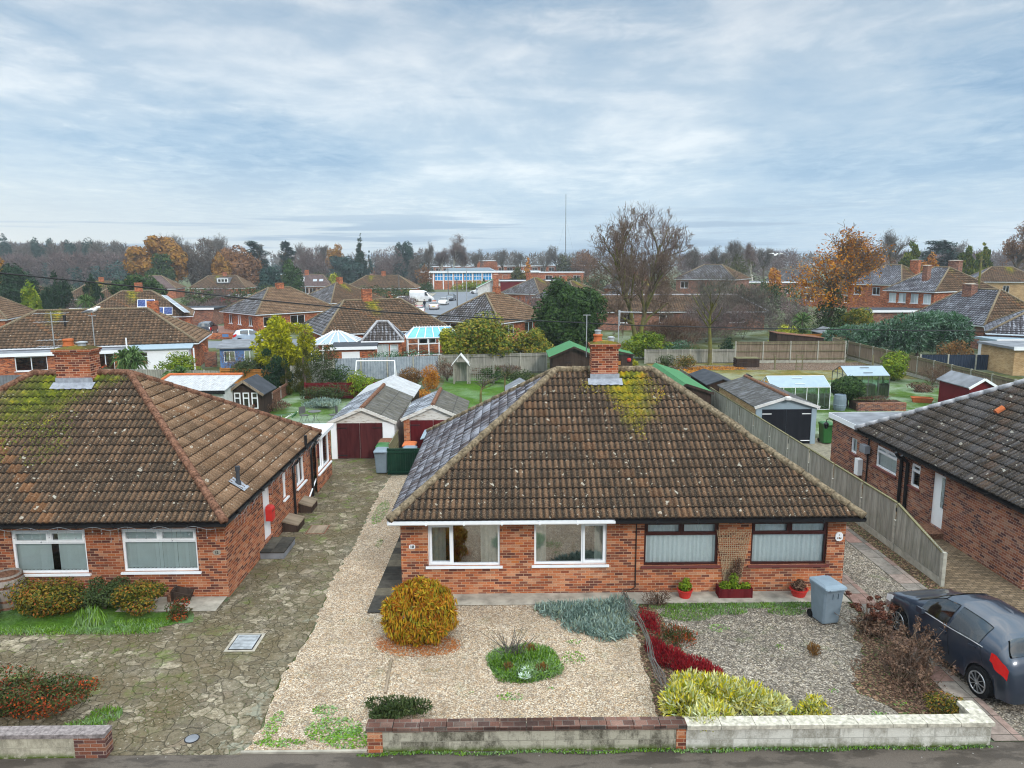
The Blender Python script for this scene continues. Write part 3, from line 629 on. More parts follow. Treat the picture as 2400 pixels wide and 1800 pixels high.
def hip_roof(parent, L, W, ze, zr, r, mats, lod=0, ridgem='ridge', pitch=0.165, gable=False):
    """tiled hip roof; material slots: front, right, back, left"""
    out = dict(V=[], Q=[], UV=[], MI=[], n=0)
    seg, amp, step, g = ((8, 0.027, 0.028, 0.345), (4, 0.022, 0.036, 0.345), (1, 0.0, 0.05, 0.5))[lod]
    if lod == 1: pitch = 0.33
    if lod == 2: pitch = 1.5
    rise = zr-ze; hl, hw, e = L/2, W/2, (L-r)/2
    S1 = math.hypot(hw, rise); S2 = math.hypot(e, rise)
    roof_plane((-hl, -hw, ze), (1, 0, 0), (0, hw/S1, rise/S1), S1, L, e, e+r, pitch, seg, amp, step, g, 0, out)
    roof_plane((hl, hw, ze), (-1, 0, 0), (0, -hw/S1, rise/S1), S1, L, e, e+r, pitch, seg, amp, step, g, 2, out)
    if e > 0.01:
        roof_plane((hl, -hw, ze), (0, 1, 0), (-e/S2, 0, rise/S2), S2, W, hw, hw, pitch, seg, amp, step, g, 1, out)
        roof_plane((-hl, hw, ze), (0, -1, 0), (e/S2, 0, rise/S2), S2, W, hw, hw, pitch, seg, amp, step, g, 3, out)
    o = np_mesh('roof', np.concatenate(out['V']), np.concatenate(out['Q']), [M[m] if isinstance(m, str) else m for m in mats], parent, np.concatenate(out['MI']), uv=np.concatenate(out['UV']))
    t = MB(); rng = random.Random(int(L*100)); up = 0.02
    def run(p, q):
        p, q = Vector(p), Vector(q); n = max(1, int((q-p).length/0.45)) if lod == 0 else 1
        for i in range(n):
            a, b = p.lerp(q, i/n), p.lerp(q, (i+1)/n); j = Vector((0, 0, up+rng.uniform(-.006, .006)))
            rad = (0.115, 0.098) if lod == 0 else (0.11, 0.11) if lod == 1 else (0.14, 0.14)
            t.tube([a+j, b+j], list(rad), 8 if lod == 0 else 6)
    ends = [(-hl, -hw, ze), (hl, -hw, ze), (hl, hw, ze), (-hl, hw, ze)]; rl, rr = (-r/2, 0, zr), (r/2, 0, zr)
    if e > 0.01:
        for en, rp in zip(ends, (rl, rr, rr, rl)): run(en, rp)
    run(rl, rr)
    t.build('ridge_tiles', M[ridgem] if isinstance(ridgem, str) else ridgem, o, smooth=True)
    return o
def eaves(parent, L, W, ze, wx, wy, gutter=('white',)*4, fascia='white', skip=()):
    """soffit, fascia and a gutter on each side; returns nothing"""
    s = MB(); hl, hw = L/2-0.07, W/2-0.07
    s.box(-hl, -hw, ze-0.17, hl, -wy+0.02, ze-0.15); s.box(-hl, wy-0.02, ze-0.17, hl, hw, ze-0.15)
    s.box(-hl, -wy+0.02, ze-0.17, -wx+0.02, wy-0.02, ze-0.15); s.box(wx-0.02, -wy+0.02, ze-0.17, hl, wy-0.02, ze-0.15)
    for a in ((-hl, -hw, hl, -hw+.02), (-hl, hw-.02, hl, hw), (-hl, -hw+.02, -hl+.02, hw-.02), (hl-.02, -hw+.02, hl, hw-.02)):
        s.box(a[0], a[1], ze-0.15, a[2], a[3], ze-0.015)
    s.build('fascia', M[fascia], parent)
    for i, gm in enumerate(gutter):
        if gm is None or i in skip: continue
        segs = gm if isinstance(gm, list) else [(0, 1, gm)]
        for t0, t1, m in segs:
            a = [(-L/2-.02, -W/2+.0, 0), (L/2, -W/2-.02, 0), (L/2+.02, W/2, 0), (-L/2, W/2+.02, 0)][i]
            b = [(L/2+.02, -W/2+.0, 0), (L/2, W/2+.02, 0), (-L/2-.02, W/2, 0), (-L/2, -W/2-.02, 0)][i]
            a, b = Vector(a), Vector(b); p, q = a.lerp(b, t0), a.lerp(b, t1); nrm = [(0, -1), (1, 0), (0, 1), (-1, 0)][i]
            off = Vector((nrm[0]*0.0, nrm[1]*0.0, ze-0.085)); g = MB()
            d = (q-p).normalized(); out = Vector((nrm[0], nrm[1], 0)); prof = [(-0.055, 0.04), (-0.05, -0.02), (-0.025, -0.048), (0.025, -0.048), (0.05, -0.02), (0.055, 0.04)]
            ring = lambda c: [c+off+out*u+Vector((0, 0, w)) for u, w in prof]
            g.tube_rings([ring(p), ring(q)], close=False, caps=True)
            n = int((q-p).length/0.95)
            for k in range(1, n):
                c = p.lerp(q, k/n)+off; g.bar(c-d*.02-Vector((0, 0, .012)), c+d*.02-Vector((0, 0, .012)), 0.125, 0.075)
            o = g.build('gutter', M[m], parent)
def chimney(parent, x, y, w, d, zb, zt, pots=1, mat='brickchim', flash=True, moss=False, lod=0):
    c = MB(); c.box(x-w/2, y-d/2, zb, x+w/2, y+d/2, zt-0.15)
    c.box(x-w/2-.03, y-d/2-.03, zt-0.15, x+w/2+.03, y+d/2+.03, zt-0.075); c.box(x-w/2-.06, y-d/2-.06, zt-0.075, x+w/2+.06, y+d/2+.06, zt)
    o = c.build('chimney', M[mat], parent)
    f = MB(); f.tube_rings([[(x-w/2-.05, y-d/2-.05, zt), (x+w/2+.05, y-d/2-.05, zt), (x+w/2+.05, y+d/2+.05, zt), (x-w/2-.05, y+d/2+.05, zt)],
                            [(x-w/4, y-d/4, zt+.08), (x+w/4, y-d/4, zt+.08), (x+w/4, y+d/4, zt+.08), (x-w/4, y+d/4, zt+.08)]])
    f.build('mortar_cap', MOSSCAP if moss else M['concrete'], o)
    for i in range(pots):
        px = x+(-w*0.22 if i == 0 else w*0.22)
        if pots == 1: px = x
        p = MB(); s = 1.0
        p.lathe((px, y, zt+.05), [(.13, 0), (.135, .08), (.115, .1), (.105, .26), (.135, .28), (.135, .33), (.10, .34), (.09, .30)], 14 if lod == 0 else 8)
        p.build('chimney_pot', M['terra'], o, smooth=False)
    return o
MOSSCAP = None
def roof_moss(parent, side, L, W, ze, zr, pts, n, size, mat, seed, name='moss'):
    """cushions of moss sitting on the tiles; pts: (x, y, rx, ry) in the house's plan on the front slope"""
    rr = np.random.default_rng(seed); P_ = np.asarray(pts, float); a = P_[:, 2]*P_[:, 3]; k = rr.choice(len(P_), n, p=a/a.sum()); q = np.sqrt(rr.uniform(0, 1, n))*rr.uniform(.5, 1, n); th = rr.uniform(0, 6.283, n)
    x = P_[k, 0]+P_[k, 2]*q*np.cos(th); y = np.clip(P_[k, 1]+P_[k, 3]*q*np.sin(th), -W/2+.05, -.12); sl = (zr-ze)/(W/2); z = zr+sl*y+.045+rr.uniform(0, .02, n)
    nn = unit(np.array([[0, -sl, 1.0]])+rr.normal(0, .45, (n, 3))); V, Q = leaf_quads(np.stack([x, y, z], 1), nn, rr.normal(size=(n, 3)), size, size*.8, rr); return tag(np_mesh(name, V, Q, M[mat], parent), kind='stuff')
def bungalow(name, label, cat, cx, cy, rz, L, W, ze, zr, r, mats, wallm='brickfar', lod=1, wins=(), ridgem='ridge', gut='white', chim=None, ov=0.32, group=None, base=0.0, chm='brickfar', cat_ridge=None):
    """generic hipped bungalow; wins: (side, x, z, w, h, kind, frame, curtain)"""
    t = thing(name, label, cat, (cx, cy, 0), rz, group)
    wx, wy = L/2-ov, W/2-ov; wl = MB()
    frs = [frame((-wx, -wy, 0), 0), frame((wx, -wy, 0), R(90)), frame((wx, wy, 0), R(180)), frame((-wx, wy, 0), R(-90))]; Ls = [2*wx, 2*wy, 2*wx, 2*wy]
    for i in range(4):
        wl.x = frs[i]; wall_panel(wl, Ls[i], base, ze-0.15, [(w[1], w[2], w[3], w[4]) for w in wins if w[0] == i])
    wl.build('wall', M[wallm], t, fix=False)
    for k, w in enumerate(wins): window(t, frs[w[0]], w[1], w[2], w[3], w[4], w[5], w[6], w[7], 'white' if lod < 2 else None, lod=max(1, lod), seed=k, glz='glassdk')
    hip_roof(t, L, W, ze, zr, r, mats, lod, ridgem)
    eaves(t, L, W, ze, wx, wy, (gut,)*2+(None, gut) if lod == 1 else (None,)*4, 'white')
    if chim:
        for c in chim: chimney(t, c[0], c[1], c[2], c[3], zr-1.2 if len(c) < 6 else c[5], c[4], mat=chm, lod=1)
    return t
def gable_roof(mb, x0, x1, y0, y1, ze, zr, th=0.05, ov=0.12, xm=None):
    """two slopes, ridge along y (mb.m 0 for left slope, 1 for right slope)"""
    xm = (x0+x1)/2 if xm is None else xm; sl = (zr-ze)/(xm-x0); mL = mb.m
    a = (x0-ov, ze-ov*sl)
    mb.extr([a, (xm, zr), (xm, zr+th), (a[0], a[1]+th)], y0-ov, y1+ov, 'y')
    mb.m = mL+1; b = (x1+ov, ze-ov*(zr-ze)/(x1-xm))
    mb.extr([(xm, zr), b, (b[0], b[1]+th), (xm, zr+th)], y0-ov, y1+ov, 'y'); mb.m = mL
# ------------------------------------------------------------------ planting helpers
def unit(v): return v/np.maximum(np.linalg.norm(v, axis=-1, keepdims=True), 1e-9)
def leaf_quads(P, Nn, T, L, W, rng):
    """diamond leaves at P, facing Nn, long axis T"""
    T = unit(T-Nn*(T*Nn).sum(1, keepdims=True)+1e-6); Bn = np.cross(Nn, T); n = len(P)
    l = (L*rng.uniform(0.6, 1.3, n))[:, None]/2; w = (W*rng.uniform(0.7, 1.2, n))[:, None]/2
    V = np.stack([P-T*l, P-T*l*0.1+Bn*w, P+T*l, P-T*l*0.1-Bn*w], 1).reshape(-1, 3)
    return V, np.arange(4*n).reshape(-1, 4)
def on_clumps(rng, cl, n, shell=0.22, zmin=None):
    cl = np.asarray(cl, float); a = (cl[:, 3]*cl[:, 4]+cl[:, 4]*cl[:, 5]+cl[:, 3]*cl[:, 5]); k = rng.choice(len(cl), n, p=a/a.sum())
    d = unit(rng.normal(size=(n, 3))); rad = 1-np.abs(rng.normal(0, shell, n))
    P = cl[k, :3]+d*cl[k, 3:]*np.clip(rad, 0.1, 1.1)[:, None]; Nn = unit(d/cl[k, 3:])
    if zmin is not None:
        P[:, 2] = np.where(P[:, 2] < zmin, zmin+rng.uniform(0, 0.1, n), P[:, 2])
    return P, Nn, k
def clumps_round(rng, w, d, h, z0, k, cs=0.33, flatb=0.0):
    """ragged round crown: clump ellipsoids on and inside an ellipsoid w*d*h whose bottom is z0"""
    out = []
    for i in range(k):
        v = unit(rng.normal(size=3)); 
        v[2] = max(v[2], -0.75)
        q = rng.uniform(0.55, 0.82) if i else 0
        s = cs*rng.uniform(0.65, 1.25)*(1.4 if i == 0 else 1)
        out.append((v[0]*q*w/2, v[1]*q*d/2, z0+h/2+v[2]*q*h/2, s*w/2*1.1, s*d/2*1.1, s*h/2))
    return out
def clumps_cone(rng, w, h, z0, k, power=0.9, cs=0.30, top=0.02):
    out = []
    for i in range(k):
        t = 1-(1-(i+rng.uniform(0, 1))/k)**(1/(1+power)); rr = w/2*max(top, (1-t)**power); a = rng.uniform(0, 2*math.pi); q = rr*rng.uniform(0.45, 0.75)
        s = max(rr*rng.uniform(0.4, 0.62), w*0.05)
        out.append((q*math.cos(a), q*math.sin(a), z0+h*(0.04+0.92*t), s, s, s*rng.uniform(0.7, 1.1)+h*0.015))
    return out
def bumpy(seed, c, r, k, s):
    """k small clumps (relative size s) over the surface of an ellipsoid, for an uneven outline"""
    rng = np.random.default_rng(seed); out = []
    for i in range(k):
        v = unit(rng.normal(size=3)); q = rng.uniform(.78, .98); f = s*rng.uniform(.6, 1.35)
        out.append((c[0]+v[0]*r[0]*q, c[1]+v[1]*r[1]*q, c[2]+v[2]*r[2]*q, r[0]*f, r[1]*f, r[2]*f))
    return out
def foliage(name, parent, cl, n, L, W, mat, seed=1, style='leaf', shell=0.22, zmin=None, spread=0.5):
    rng = np.random.default_rng(seed); P, Nn, k = on_clumps(rng, cl, n, shell, zmin)
    if style == 'leaf':       # leaves facing mostly outwards
        No = unit(Nn+rng.normal(0, spread, (n, 3))+np.array([0, 0, 0.35])); T = rng.normal(size=(n, 3))
    elif style == 'spray':    # flat sprays reaching outwards and drooping
        T = unit(Nn+rng.normal(0, 0.35, (n, 3))+np.array([0, 0, -0.15])); No = unit(np.cross(T, rng.normal(size=(n, 3))))
    elif style == 'up':       # feathery upright sprays
        T = unit(Nn*0.6+rng.normal(0, 0.3, (n, 3))+np.array([0, 0, 0.9])); No = unit(np.cross(T, rng.normal(size=(n, 3))))
    elif style == 'twig':     # fine bare shoots
        T = unit(Nn*0.8+rng.normal(0, 0.45, (n, 3))+np.array([0, 0, 0.45])); No = unit(np.cross(T, rng.normal(size=(n, 3))))
    elif style == 'hang':
        T = unit(Nn*0.3+rng.normal(0, 0.2, (n, 3))+np.array([0, 0, -1.0])); No = unit(np.cross(T, rng.normal(size=(n, 3))))
    elif style == 'flat':     # horizontal plates (cedar)
        No = unit(np.array([0, 0, 1.0])+rng.normal(0, 0.25, (n, 3))); T = unit(Nn*np.array([1, 1, 0.1])+rng.normal(0, 0.3, (n, 3)))
    V, Q = leaf_quads(P, No, T, L, W, rng)
    return np_mesh(name, V, Q, M[mat], parent)
def segs_mesh(name, segs, mat, parent, kmin=3):
    """segs: list of (p, q, r0, r1) -> one mesh of tapered limbs"""
    S = {}
    for s in segs: S.setdefault(7 if s[2] > 0.12 else 5 if s[2] > 0.05 else kmin, []).append(s)
    Vs, Qs, off = [], [], 0
    for k, ss in S.items():
        p = np.array([s[0] for s in ss]); q = np.array([s[1] for s in ss]); r0 = np.array([s[2] for s in ss]); r1 = np.array([s[3] for s in ss])
        d = unit(q-p); ref = np.where(np.abs(d[:, 2:3]) < 0.9, np.array([[0, 0, 1.0]]), np.array([[1.0, 0, 0]]))
        a = unit(np.cross(d, ref)); b = np.cross(d, a); n = len(ss)
        t = np.arange(k)*2*math.pi/k; cs, sn = np.cos(t), np.sin(t)
        ring = a[:, None]*cs[None, :, None]+b[:, None]*sn[None, :, None]
        V = np.concatenate([p[:, None]+ring*r0[:, None, None], q[:, None]+ring*r1[:, None, None]], 1).reshape(-1, 3)
        j = np.arange(k); base = (off+np.arange(n)*2*k)[:, None]
        Qs.append(np.stack([base+j, base+(j+1) % k, base+k+(j+1) % k, base+k+j], 2).reshape(-1, 4)); Vs.append(V); off += len(V)
    return np_mesh(name, np.concatenate(Vs), np.concatenate(Qs), M[mat], parent)
def grow(seed, trunk, r0, levels, length, nb, ang=(30, 55), low=0.35, shrink=0.68, up=0.25, droop=0.0, wob=0.16, rmin=0.006, first=0.25, stems=1, lean=0.0, gnarl=3, rpow=0.62):
    """recursive branching; returns (limbs, twigs): tapered segments split by level"""
    rnd = random.Random(seed); limbs, twigs = [], []
    def branch(p, d, ln, r, lv):
        n = gnarl if lv < levels else 2; pts = [p]; rr = [r]
        for i in range(n):
            d = (d+Vector((rnd.gauss(0, wob), rnd.gauss(0, wob), rnd.gauss(0, wob)+up*0.2-droop*0.25*(lv >= levels-1)))).normalized()
            p = p+d*(ln/n); pts.append(p); rr.append(max(rmin, r*(1-(1-0.45)*(i+1)/n)))
        tgt = limbs if lv <= 1 else twigs
        for i in range(n): tgt.append((tuple(pts[i]), tuple(pts[i+1]), rr[i], rr[i+1]))
        if lv >= levels: return
        k = nb[min(lv, len(nb)-1)]
        for j in range(k):
            t = first+(1-first)*(j+rnd.uniform(0.2, 0.9))/k if lv else low+(1-low)*(j+rnd.uniform(0, 1))/k
            f = min(0.999, t)*n; i = int(f); q = pts[i].lerp(pts[i+1], f-i); base = (pts[i+1]-pts[i]).normalized()
            a = R(rnd.uniform(*ang)); az = rnd.uniform(0, 2*math.pi)+j*2.4
            s = base.orthogonal().normalized(); s = Matrix.Rotation(az, 3, base) @ s
            nd = (base*math.cos(a)+s*math.sin(a)+Vector((0, 0, up))).normalized()
            branch(q, nd, ln*shrink*rnd.uniform(0.75, 1.2)*(1.15-0.45*t), max(rmin, rr[i]*rpow), lv+1)
    for s in range(stems):
        a = 2*math.pi*s/max(1, stems)+rnd.uniform(0, 1); tilt = 0 if stems == 1 else 0.25
        d = Vector((math.cos(a)*tilt+lean, math.sin(a)*tilt, 1)).normalized(); top = trunk*(1 if s == 0 else 0.9)
        p0 = Vector((0, 0, -0.15)); limbs.append((tuple(p0), tuple(p0+d*top*0.5), r0/(1+0.35*(stems-1)), r0*0.85/(1+0.35*(stems-1))))
        branch(p0+d*top*0.5, d, length, r0*0.85/(1+0.35*(stems-1)), 0)
    return limbs, twigs
def ext(segs):
    a = np.array([s[1] for s in segs]); return a.min(0), a.max(0)
def fit_tree(limbs, twigs, w, h):
    """scale a grown skeleton to the crown width and height seen"""
    lo, hi = ext(limbs+twigs); sx = w/max(hi[0]-lo[0], hi[1]-lo[1]); sz = h/hi[2]; cx, cy = 0, 0
    f = lambda p: (p[0]*sx, p[1]*sx, p[2]*sz); g = (sx*sz)**0.5
    return [(f(a), f(b), r, q) for a, b, r, q in limbs], [(f(a), f(b), r, q) for a, b, r, q in twigs]
def twig_leaves(name, parent, twigs, n, L, W, mat, seed, zr=None, jit=0.12):
    rng = np.random.default_rng(seed); a = np.array([t[0] for t in twigs]); b = np.array([t[1] for t in twigs])
    if zr is not None:
        k = (b[:, 2] > zr[0]) & (b[:, 2] < zr[1]); a, b = a[k], b[k]
    i = rng.integers(0, len(a), n); t = rng.uniform(0, 1, n)[:, None]
    P = a[i]*(1-t)+b[i]*t+rng.normal(0, jit, (n, 3)); No = unit(rng.normal(size=(n, 3))+np.array([0, 0, 0.5])); T = rng.normal(size=(n, 3))
    V, Q = leaf_quads(P, No, T, L, W, rng); return np_mesh(name, V, Q, M[mat], parent)
def trunk_of(parent, h, r, mat='bark', lean=0.0, seed=0, forks=0, w=1.0):
    rnd = random.Random(seed); segs = []; p = Vector((0, 0, -0.1)); n = 5
    for i in range(n):
        q = Vector((rnd.gauss(0, .03)*h*.3+lean*(i+1)/n, rnd.gauss(0, .03)*h*.3, h*(i+1)/n)); segs.append((tuple(p), tuple(q), r*(1-.13*i), r*(1-.13*(i+1)))); p0 = p; p = q
    for j in range(forks):
        a = 2*math.pi*j/forks+rnd.uniform(0, 1); z = h*rnd.uniform(.35, .8)
        b = Vector((0, 0, z)); e = b+Vector((math.cos(a)*w*.45, math.sin(a)*w*.45, h*.35)); m = b.lerp(e, .5)+Vector((0, 0, h*.05))
        segs += [(tuple(b), tuple(m), r*.5, r*.35), (tuple(m), tuple(e), r*.35, r*.12)]
    return segs_mesh('trunk', segs, mat, parent, 5)
def evergreen(name, label, cat, loc, w, h, mat, seed=1, kind='round', n=6000, L=0.16, Wd=0.09, z0=0.3, k=22, style='leaf', group=None, d=None, tmat='bark', tr=0.15, power=0.9, cs=0.36, under=None):
    t = thing(name, label, cat, loc, 0, group); rng = np.random.default_rng(seed)
    if kind == 'round': cl = clumps_round(rng, w, d or w, h-z0, z0, k, cs)
    elif kind == 'cone': cl = clumps_cone(rng, w, h-z0, z0, k, power)
    elif kind == 'column': cl = clumps_cone(rng, w, h-z0, z0, k, 0.35)
    foliage('crown', t, cl, n, L, Wd, mat, seed, style)
    if kind == 'round' and style == 'leaf' and loc[1] < 130: q_ = (h-z0)/2; foliage('inner_leaves', t, [(0, 0, z0+q_*.92, w*.36, (d or w)*.36, q_*.78)], int(n*.35), L*1.3, Wd*1.5, mat, seed+5, 'leaf', .12)
    trunk_of(t, h*0.7 if kind != 'round' else max(z0+h*.35, h*.5), tr, tmat, seed=seed, forks=5 if kind == 'round' else 0, w=w)
    return t
def bare_tree(name, label, cat, loc, w, h, seed=1, levels=4, nb=(7, 5, 4, 3), r0=0.3, tmat='bark', cmat='twig', group=None, stems=1, up=0.25, ang=(28, 55), leaves=None, trunk=None, rmin=0.012, droop=0.0, length=None, wob=0.16, kmin=3, shrink=0.68, low=0.35):
    t = thing(name, label, cat, loc, 0, group)
    l, tw = grow(seed, trunk if trunk is not None else h*0.25, r0, levels, length or h*0.4, nb, ang=ang, up=up, rmin=rmin, stems=stems, droop=droop, wob=wob, shrink=shrink, low=low)
    l, tw = fit_tree(l, tw, w, h)
    segs_mesh('trunk', l, tmat, t); segs_mesh('crown', tw, cmat, t, kmin)
    if leaves: twig_leaves('leaves', t, tw, leaves[0], leaves[1], leaves[2], leaves[3], seed, leaves[4] if len(leaves) > 4 else None, leaves[5] if len(leaves) > 5 else 0.12)
    return t
def bush(name, label, cat, loc, w, d, h, mat, n=1500, L=0.07, Wd=0.035, seed=1, style='leaf', k=9, cs=0.5, group=None, stems=True, z0=-0.02):
    """low shrub: crown plus a few stems"""
    t = thing(name, label, cat, loc, 0, group); rng = np.random.default_rng(seed)
    cl = clumps_round(rng, w, d, h-z0, z0, k, cs); foliage('crown', t, cl, n, L, Wd, mat, seed, style, zmin=0.02)
    if stems:
        sg = [((0, 0, -0.05), (math.cos(i)*w*.2, math.sin(i)*d*.2, h*.6), .02, .008) for i in range(7)]; segs_mesh('stems', sg, 'bark', t)
    return t
# ------------------------------------------------------------------ camera, sky, light
sc = bpy.context.scene
cam = bpy.data.cameras.new('camera'); co = bpy.data.objects.new('camera', cam); C.objects.link(co)
cam.sensor_fit = 'HORIZONTAL'; cam.sensor_width = 36.0; cam.lens = 36.0*F/2400.0; cam.clip_start = 0.1; cam.clip_end = 6000
co.matrix_world = Matrix.Translation((0, 0, H)) @ Matrix.Rotation(YAW, 4, 'Z') @ Matrix.Rotation(R(90)-PITCH, 4, 'X') @ Matrix.Rotation(-ROLL, 4, 'Z')
sc.camera = co
sc.view_settings.view_transform = 'Standard'; sc.view_settings.look = 'None'; sc.view_settings.gamma = 1.0
sc.view_settings.use_curve_mapping = False; sc.view_settings.exposure = EXPOSURE = 0.42
sc.cycles.use_denoising = True; sc.cycles.filter_width = 1.1; sc.cycles.max_bounces = 6; sc.cycles.transparent_max_bounces = 12
sc.cycles.volume_bounces = 0; sc.cycles.sample_clamp_indirect = 4.0
SUN_EL, SUN_AZ = R(32), R(150)      # azimuth clockwise from +Y
w = bpy.data.worlds.new('World'); sc.world = w; w.use_nodes = True
class WN(NT):
    def __init__(s, t): s.t = t
n = WN(w.node_tree); nt = w.node_tree; bg = nt.nodes['Background']
sky = n.n('TexSky', sky_type='NISHITA'); sky.sun_disc = False; sky.sun_elevation = SUN_EL; sky.sun_rotation = SUN_AZ; sky.altitude = 10; sky.air_density = 1.0; sky.dust_density = 2.0
d = n.n('TexCoord').outputs['Generated']; x, y, z = n.sep(d)
el = n.math('MAXIMUM', z, 0.0)
dv = n.math('ADD', el, 0.045)
px = n.math('DIVIDE', x, dv); py = n.math('DIVIDE', y, dv)
p1 = n.comb(n.math('MULTIPLY', x, 3.0), n.math('MULTIPLY', z, 9.0), n.math('MULTIPLY', y, 1.0))
c1 = n.noise(p1, 0.8, 3.0, 0.45, 0.5)
p2 = n.comb(n.math('MULTIPLY', px, 0.75), n.math('MULTIPLY', py, 0.42), 4.0)
c2 = n.noise(p2, 1.1, 9.0, 0.62, 0.7)
c4 = n.noise(n.comb(n.math('MULTIPLY', px, 1.0), n.math('MULTIPLY', py, 0.8), 2.0), 4.6, 5.0, 0.62, 0.5)
p3 = n.comb(n.math('MULTIPLY', x, 2.4), n.math('MULTIPLY', y, 1.2), n.math('MULTIPLY', z, 9.0))
c3 = n.noise(p3, 1.6, 6.0, 0.58, 0.6)
cl = n.math('ADD', n.math('MULTIPLY', c1, 0.42), n.math('ADD', n.math('MULTIPLY', c2, 0.26), n.math('MULTIPLY', c3, 0.36)))
cl = n.math('ADD', cl, n.math('MULTIPLY', n.math('SUBTRACT', c4, 0.5), n.mapr(c1, 0.35, 0.6, 0.40, 0.10)))
# stratocumulus sheet: slate undersides, pale thin gaps
cc = n.ramp(cl, [(0.39, (0.22, 0.345, 0.50)), (0.475, (0.32, 0.435, 0.565)), (0.55, (0.435, 0.525, 0.62)), (0.635, (0.68, 0.715, 0.755))])
# pale band low in the sky, warm on the left where the layer breaks
low = n.mapr(z, 0.015, 0.13, 1.0, 0.0)
cc = n.mix(n.math('MULTIPLY', low, 0.5), cc, (0.45, 0.56, 0.67))
warm = n.math('MULTIPLY', n.mapr(z, 0.0, 0.13, 1.0, 0.0), n.mapr(x, 0.05, -0.55, 0.0, 1.0))
cc = n.mix(n.math('MULTIPLY', warm, 0.95), cc, (0.72, 0.70, 0.66))
stre = n.noise(n.comb(n.math('MULTIPLY', x, 3.0), n.math('MULTIPLY', y, 1.0), n.math('MULTIPLY', z, 75.0)), 1.0, 4.0, 0.55, 0.2)
lowband = n.math('MULTIPLY', n.mapr(z, 0.075, 0.045, 0.0, 1.0), n.mapr(stre, 0.50, 0.58, 0.0, 0.85))
cc = n.mix(lowband, cc, (0.24, 0.345, 0.48))
gz = n.mapr(z, 0.10, 0.34, 1.10, 0.80)
cc = n.mix(1.0, cc, n.comb(n.math('MULTIPLY', gz, 0.97), gz, n.math('ADD', n.math('MULTIPLY', gz, 0.9), 0.1)), 'MULTIPLY')
# unseen overhead sky boosted well past a natural overcast, to strengthen the light
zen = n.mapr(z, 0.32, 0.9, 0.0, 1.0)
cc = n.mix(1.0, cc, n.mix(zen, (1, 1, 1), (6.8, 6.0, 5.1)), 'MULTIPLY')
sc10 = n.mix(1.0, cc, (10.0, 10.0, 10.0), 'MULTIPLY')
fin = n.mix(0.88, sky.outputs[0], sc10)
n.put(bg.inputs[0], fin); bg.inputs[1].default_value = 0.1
sl = bpy.data.lights.new('sun', 'SUN'); so = bpy.data.objects.new('sun', sl); C.objects.link(so)
sl.energy = 1.5; sl.angle = R(11); sl.color = (1.0, 0.94, 0.86)
so.location = (30, -40, 60); so.rotation_euler = (R(90)-SUN_EL, 0, -SUN_AZ+math.pi)
# ------------------------------------------------------------------ ground
def sheet(name, pts, z, mat, jitter=0.0, seed=0, kind='structure', label=None):
    P = [Vector((p[0], p[1])) for p in pts]
    if jitter:
        rng = random.Random(seed); Q = []
        for a, b in zip(P, P[1:]+P[:1]):
            k = max(1, int((b-a).length/0.18)); nn = Vector((-(b-a).y, (b-a).x)).normalized() if (b-a).length > 1e-6 else Vector((0, 0))
            for i in range(k): Q.append(a.lerp(b, i/k)+nn*rng.uniform(-jitter, jitter))
        P = Q
    m = MB(); m.poly(*[(p.x, p.y, z) for p in P]); o = m.build(name, M[mat], None, fix=False)
    if o.data.polygons[0].normal.z < 0: o.data.flip_normals()
    return tag(o, kind=kind)
g = MB(); g.poly((-1000, -60, 0), (1000, -60, 0), (1000, 900, 0), (-1000, 900, 0)); tag(g.build('ground', M['ground'], fix=False), kind='structure')
sheet('pavement', [(-60, 4), (60, 4), (60, 12.42), (-60, 12.42)], 0.008, 'asphalt')
edge = [G(u, v) for u, v in ((566, 1770), (601, 1731), (630, 1656), (660, 1586), (705, 1523), (736, 1469), (781, 1354), (817, 1300), (830, 1284), (871, 1189), (893, 1148), (918, 1116))]
sheet('crazy_paving_drive', [(-24, 12.42)]+[(e.x, e.y) for e in edge][:1]+[(e.x, e.y) for e in edge[1:]]+[(-4.9, 30.3), (-4.9, 33.0), (-7.9, 33.0), (-7.9, 30.0), (-7.5, 18.5), (-24, 18.5)], 0.012, 'crazy')
E_ = [(e.x, e.y) for e in edge]
def jit(pts, a, seed):
    rng = random.Random(seed); out = []
    for (x0, y0), (x1, y1) in zip(pts, pts[1:]):
        k = max(1, int(math.hypot(x1-x0, y1-y0)/0.15))
        for i in range(k): out.append((x0+(x1-x0)*i/k+rng.uniform(-a, a), y0+(y1-y0)*i/k+rng.uniform(-a, a)*.4))
    return out+[pts[-1]]
gr_right = [(3.2, 12.6), (3.25, 14.3), (3.3, 15.5), (3.4, 17.6), (3.3, 18.2)]
sheet('tan_gravel', jit(E_, 0.07, 3)+[(-3.4, 30.3), (-3.4, 18.3), (3.0, 18.2)]+gr_right[::-1]+[(-2.6, 12.6), (-2.6, 12.3), (-4.9, 12.3)], 0.018, 'tan')
sheet('grey_gravel', [(3.1, 12.6), (3.3, 17.2), (3.6, 18.15), (9.0, 18.15), (9.0, 12.6)], 0.020, 'greygravel')
sheet('concrete_path', [(-2.2, 18.12), (9.1, 18.12), (9.1, 18.86), (-2.2, 18.86)], 0.035, 'concrete')
sheet('dark_slab_path', [(-3.62, 17.75), (-2.85, 17.75), (-2.85, 25), (-3.5, 25)], 0.04, 'slabdark')
sheet('left_apron', [(-10.2, 17.95), (-7.6, 17.95), (-7.6, 18.85), (-10.2, 18.85)], 0.024, 'concrete')
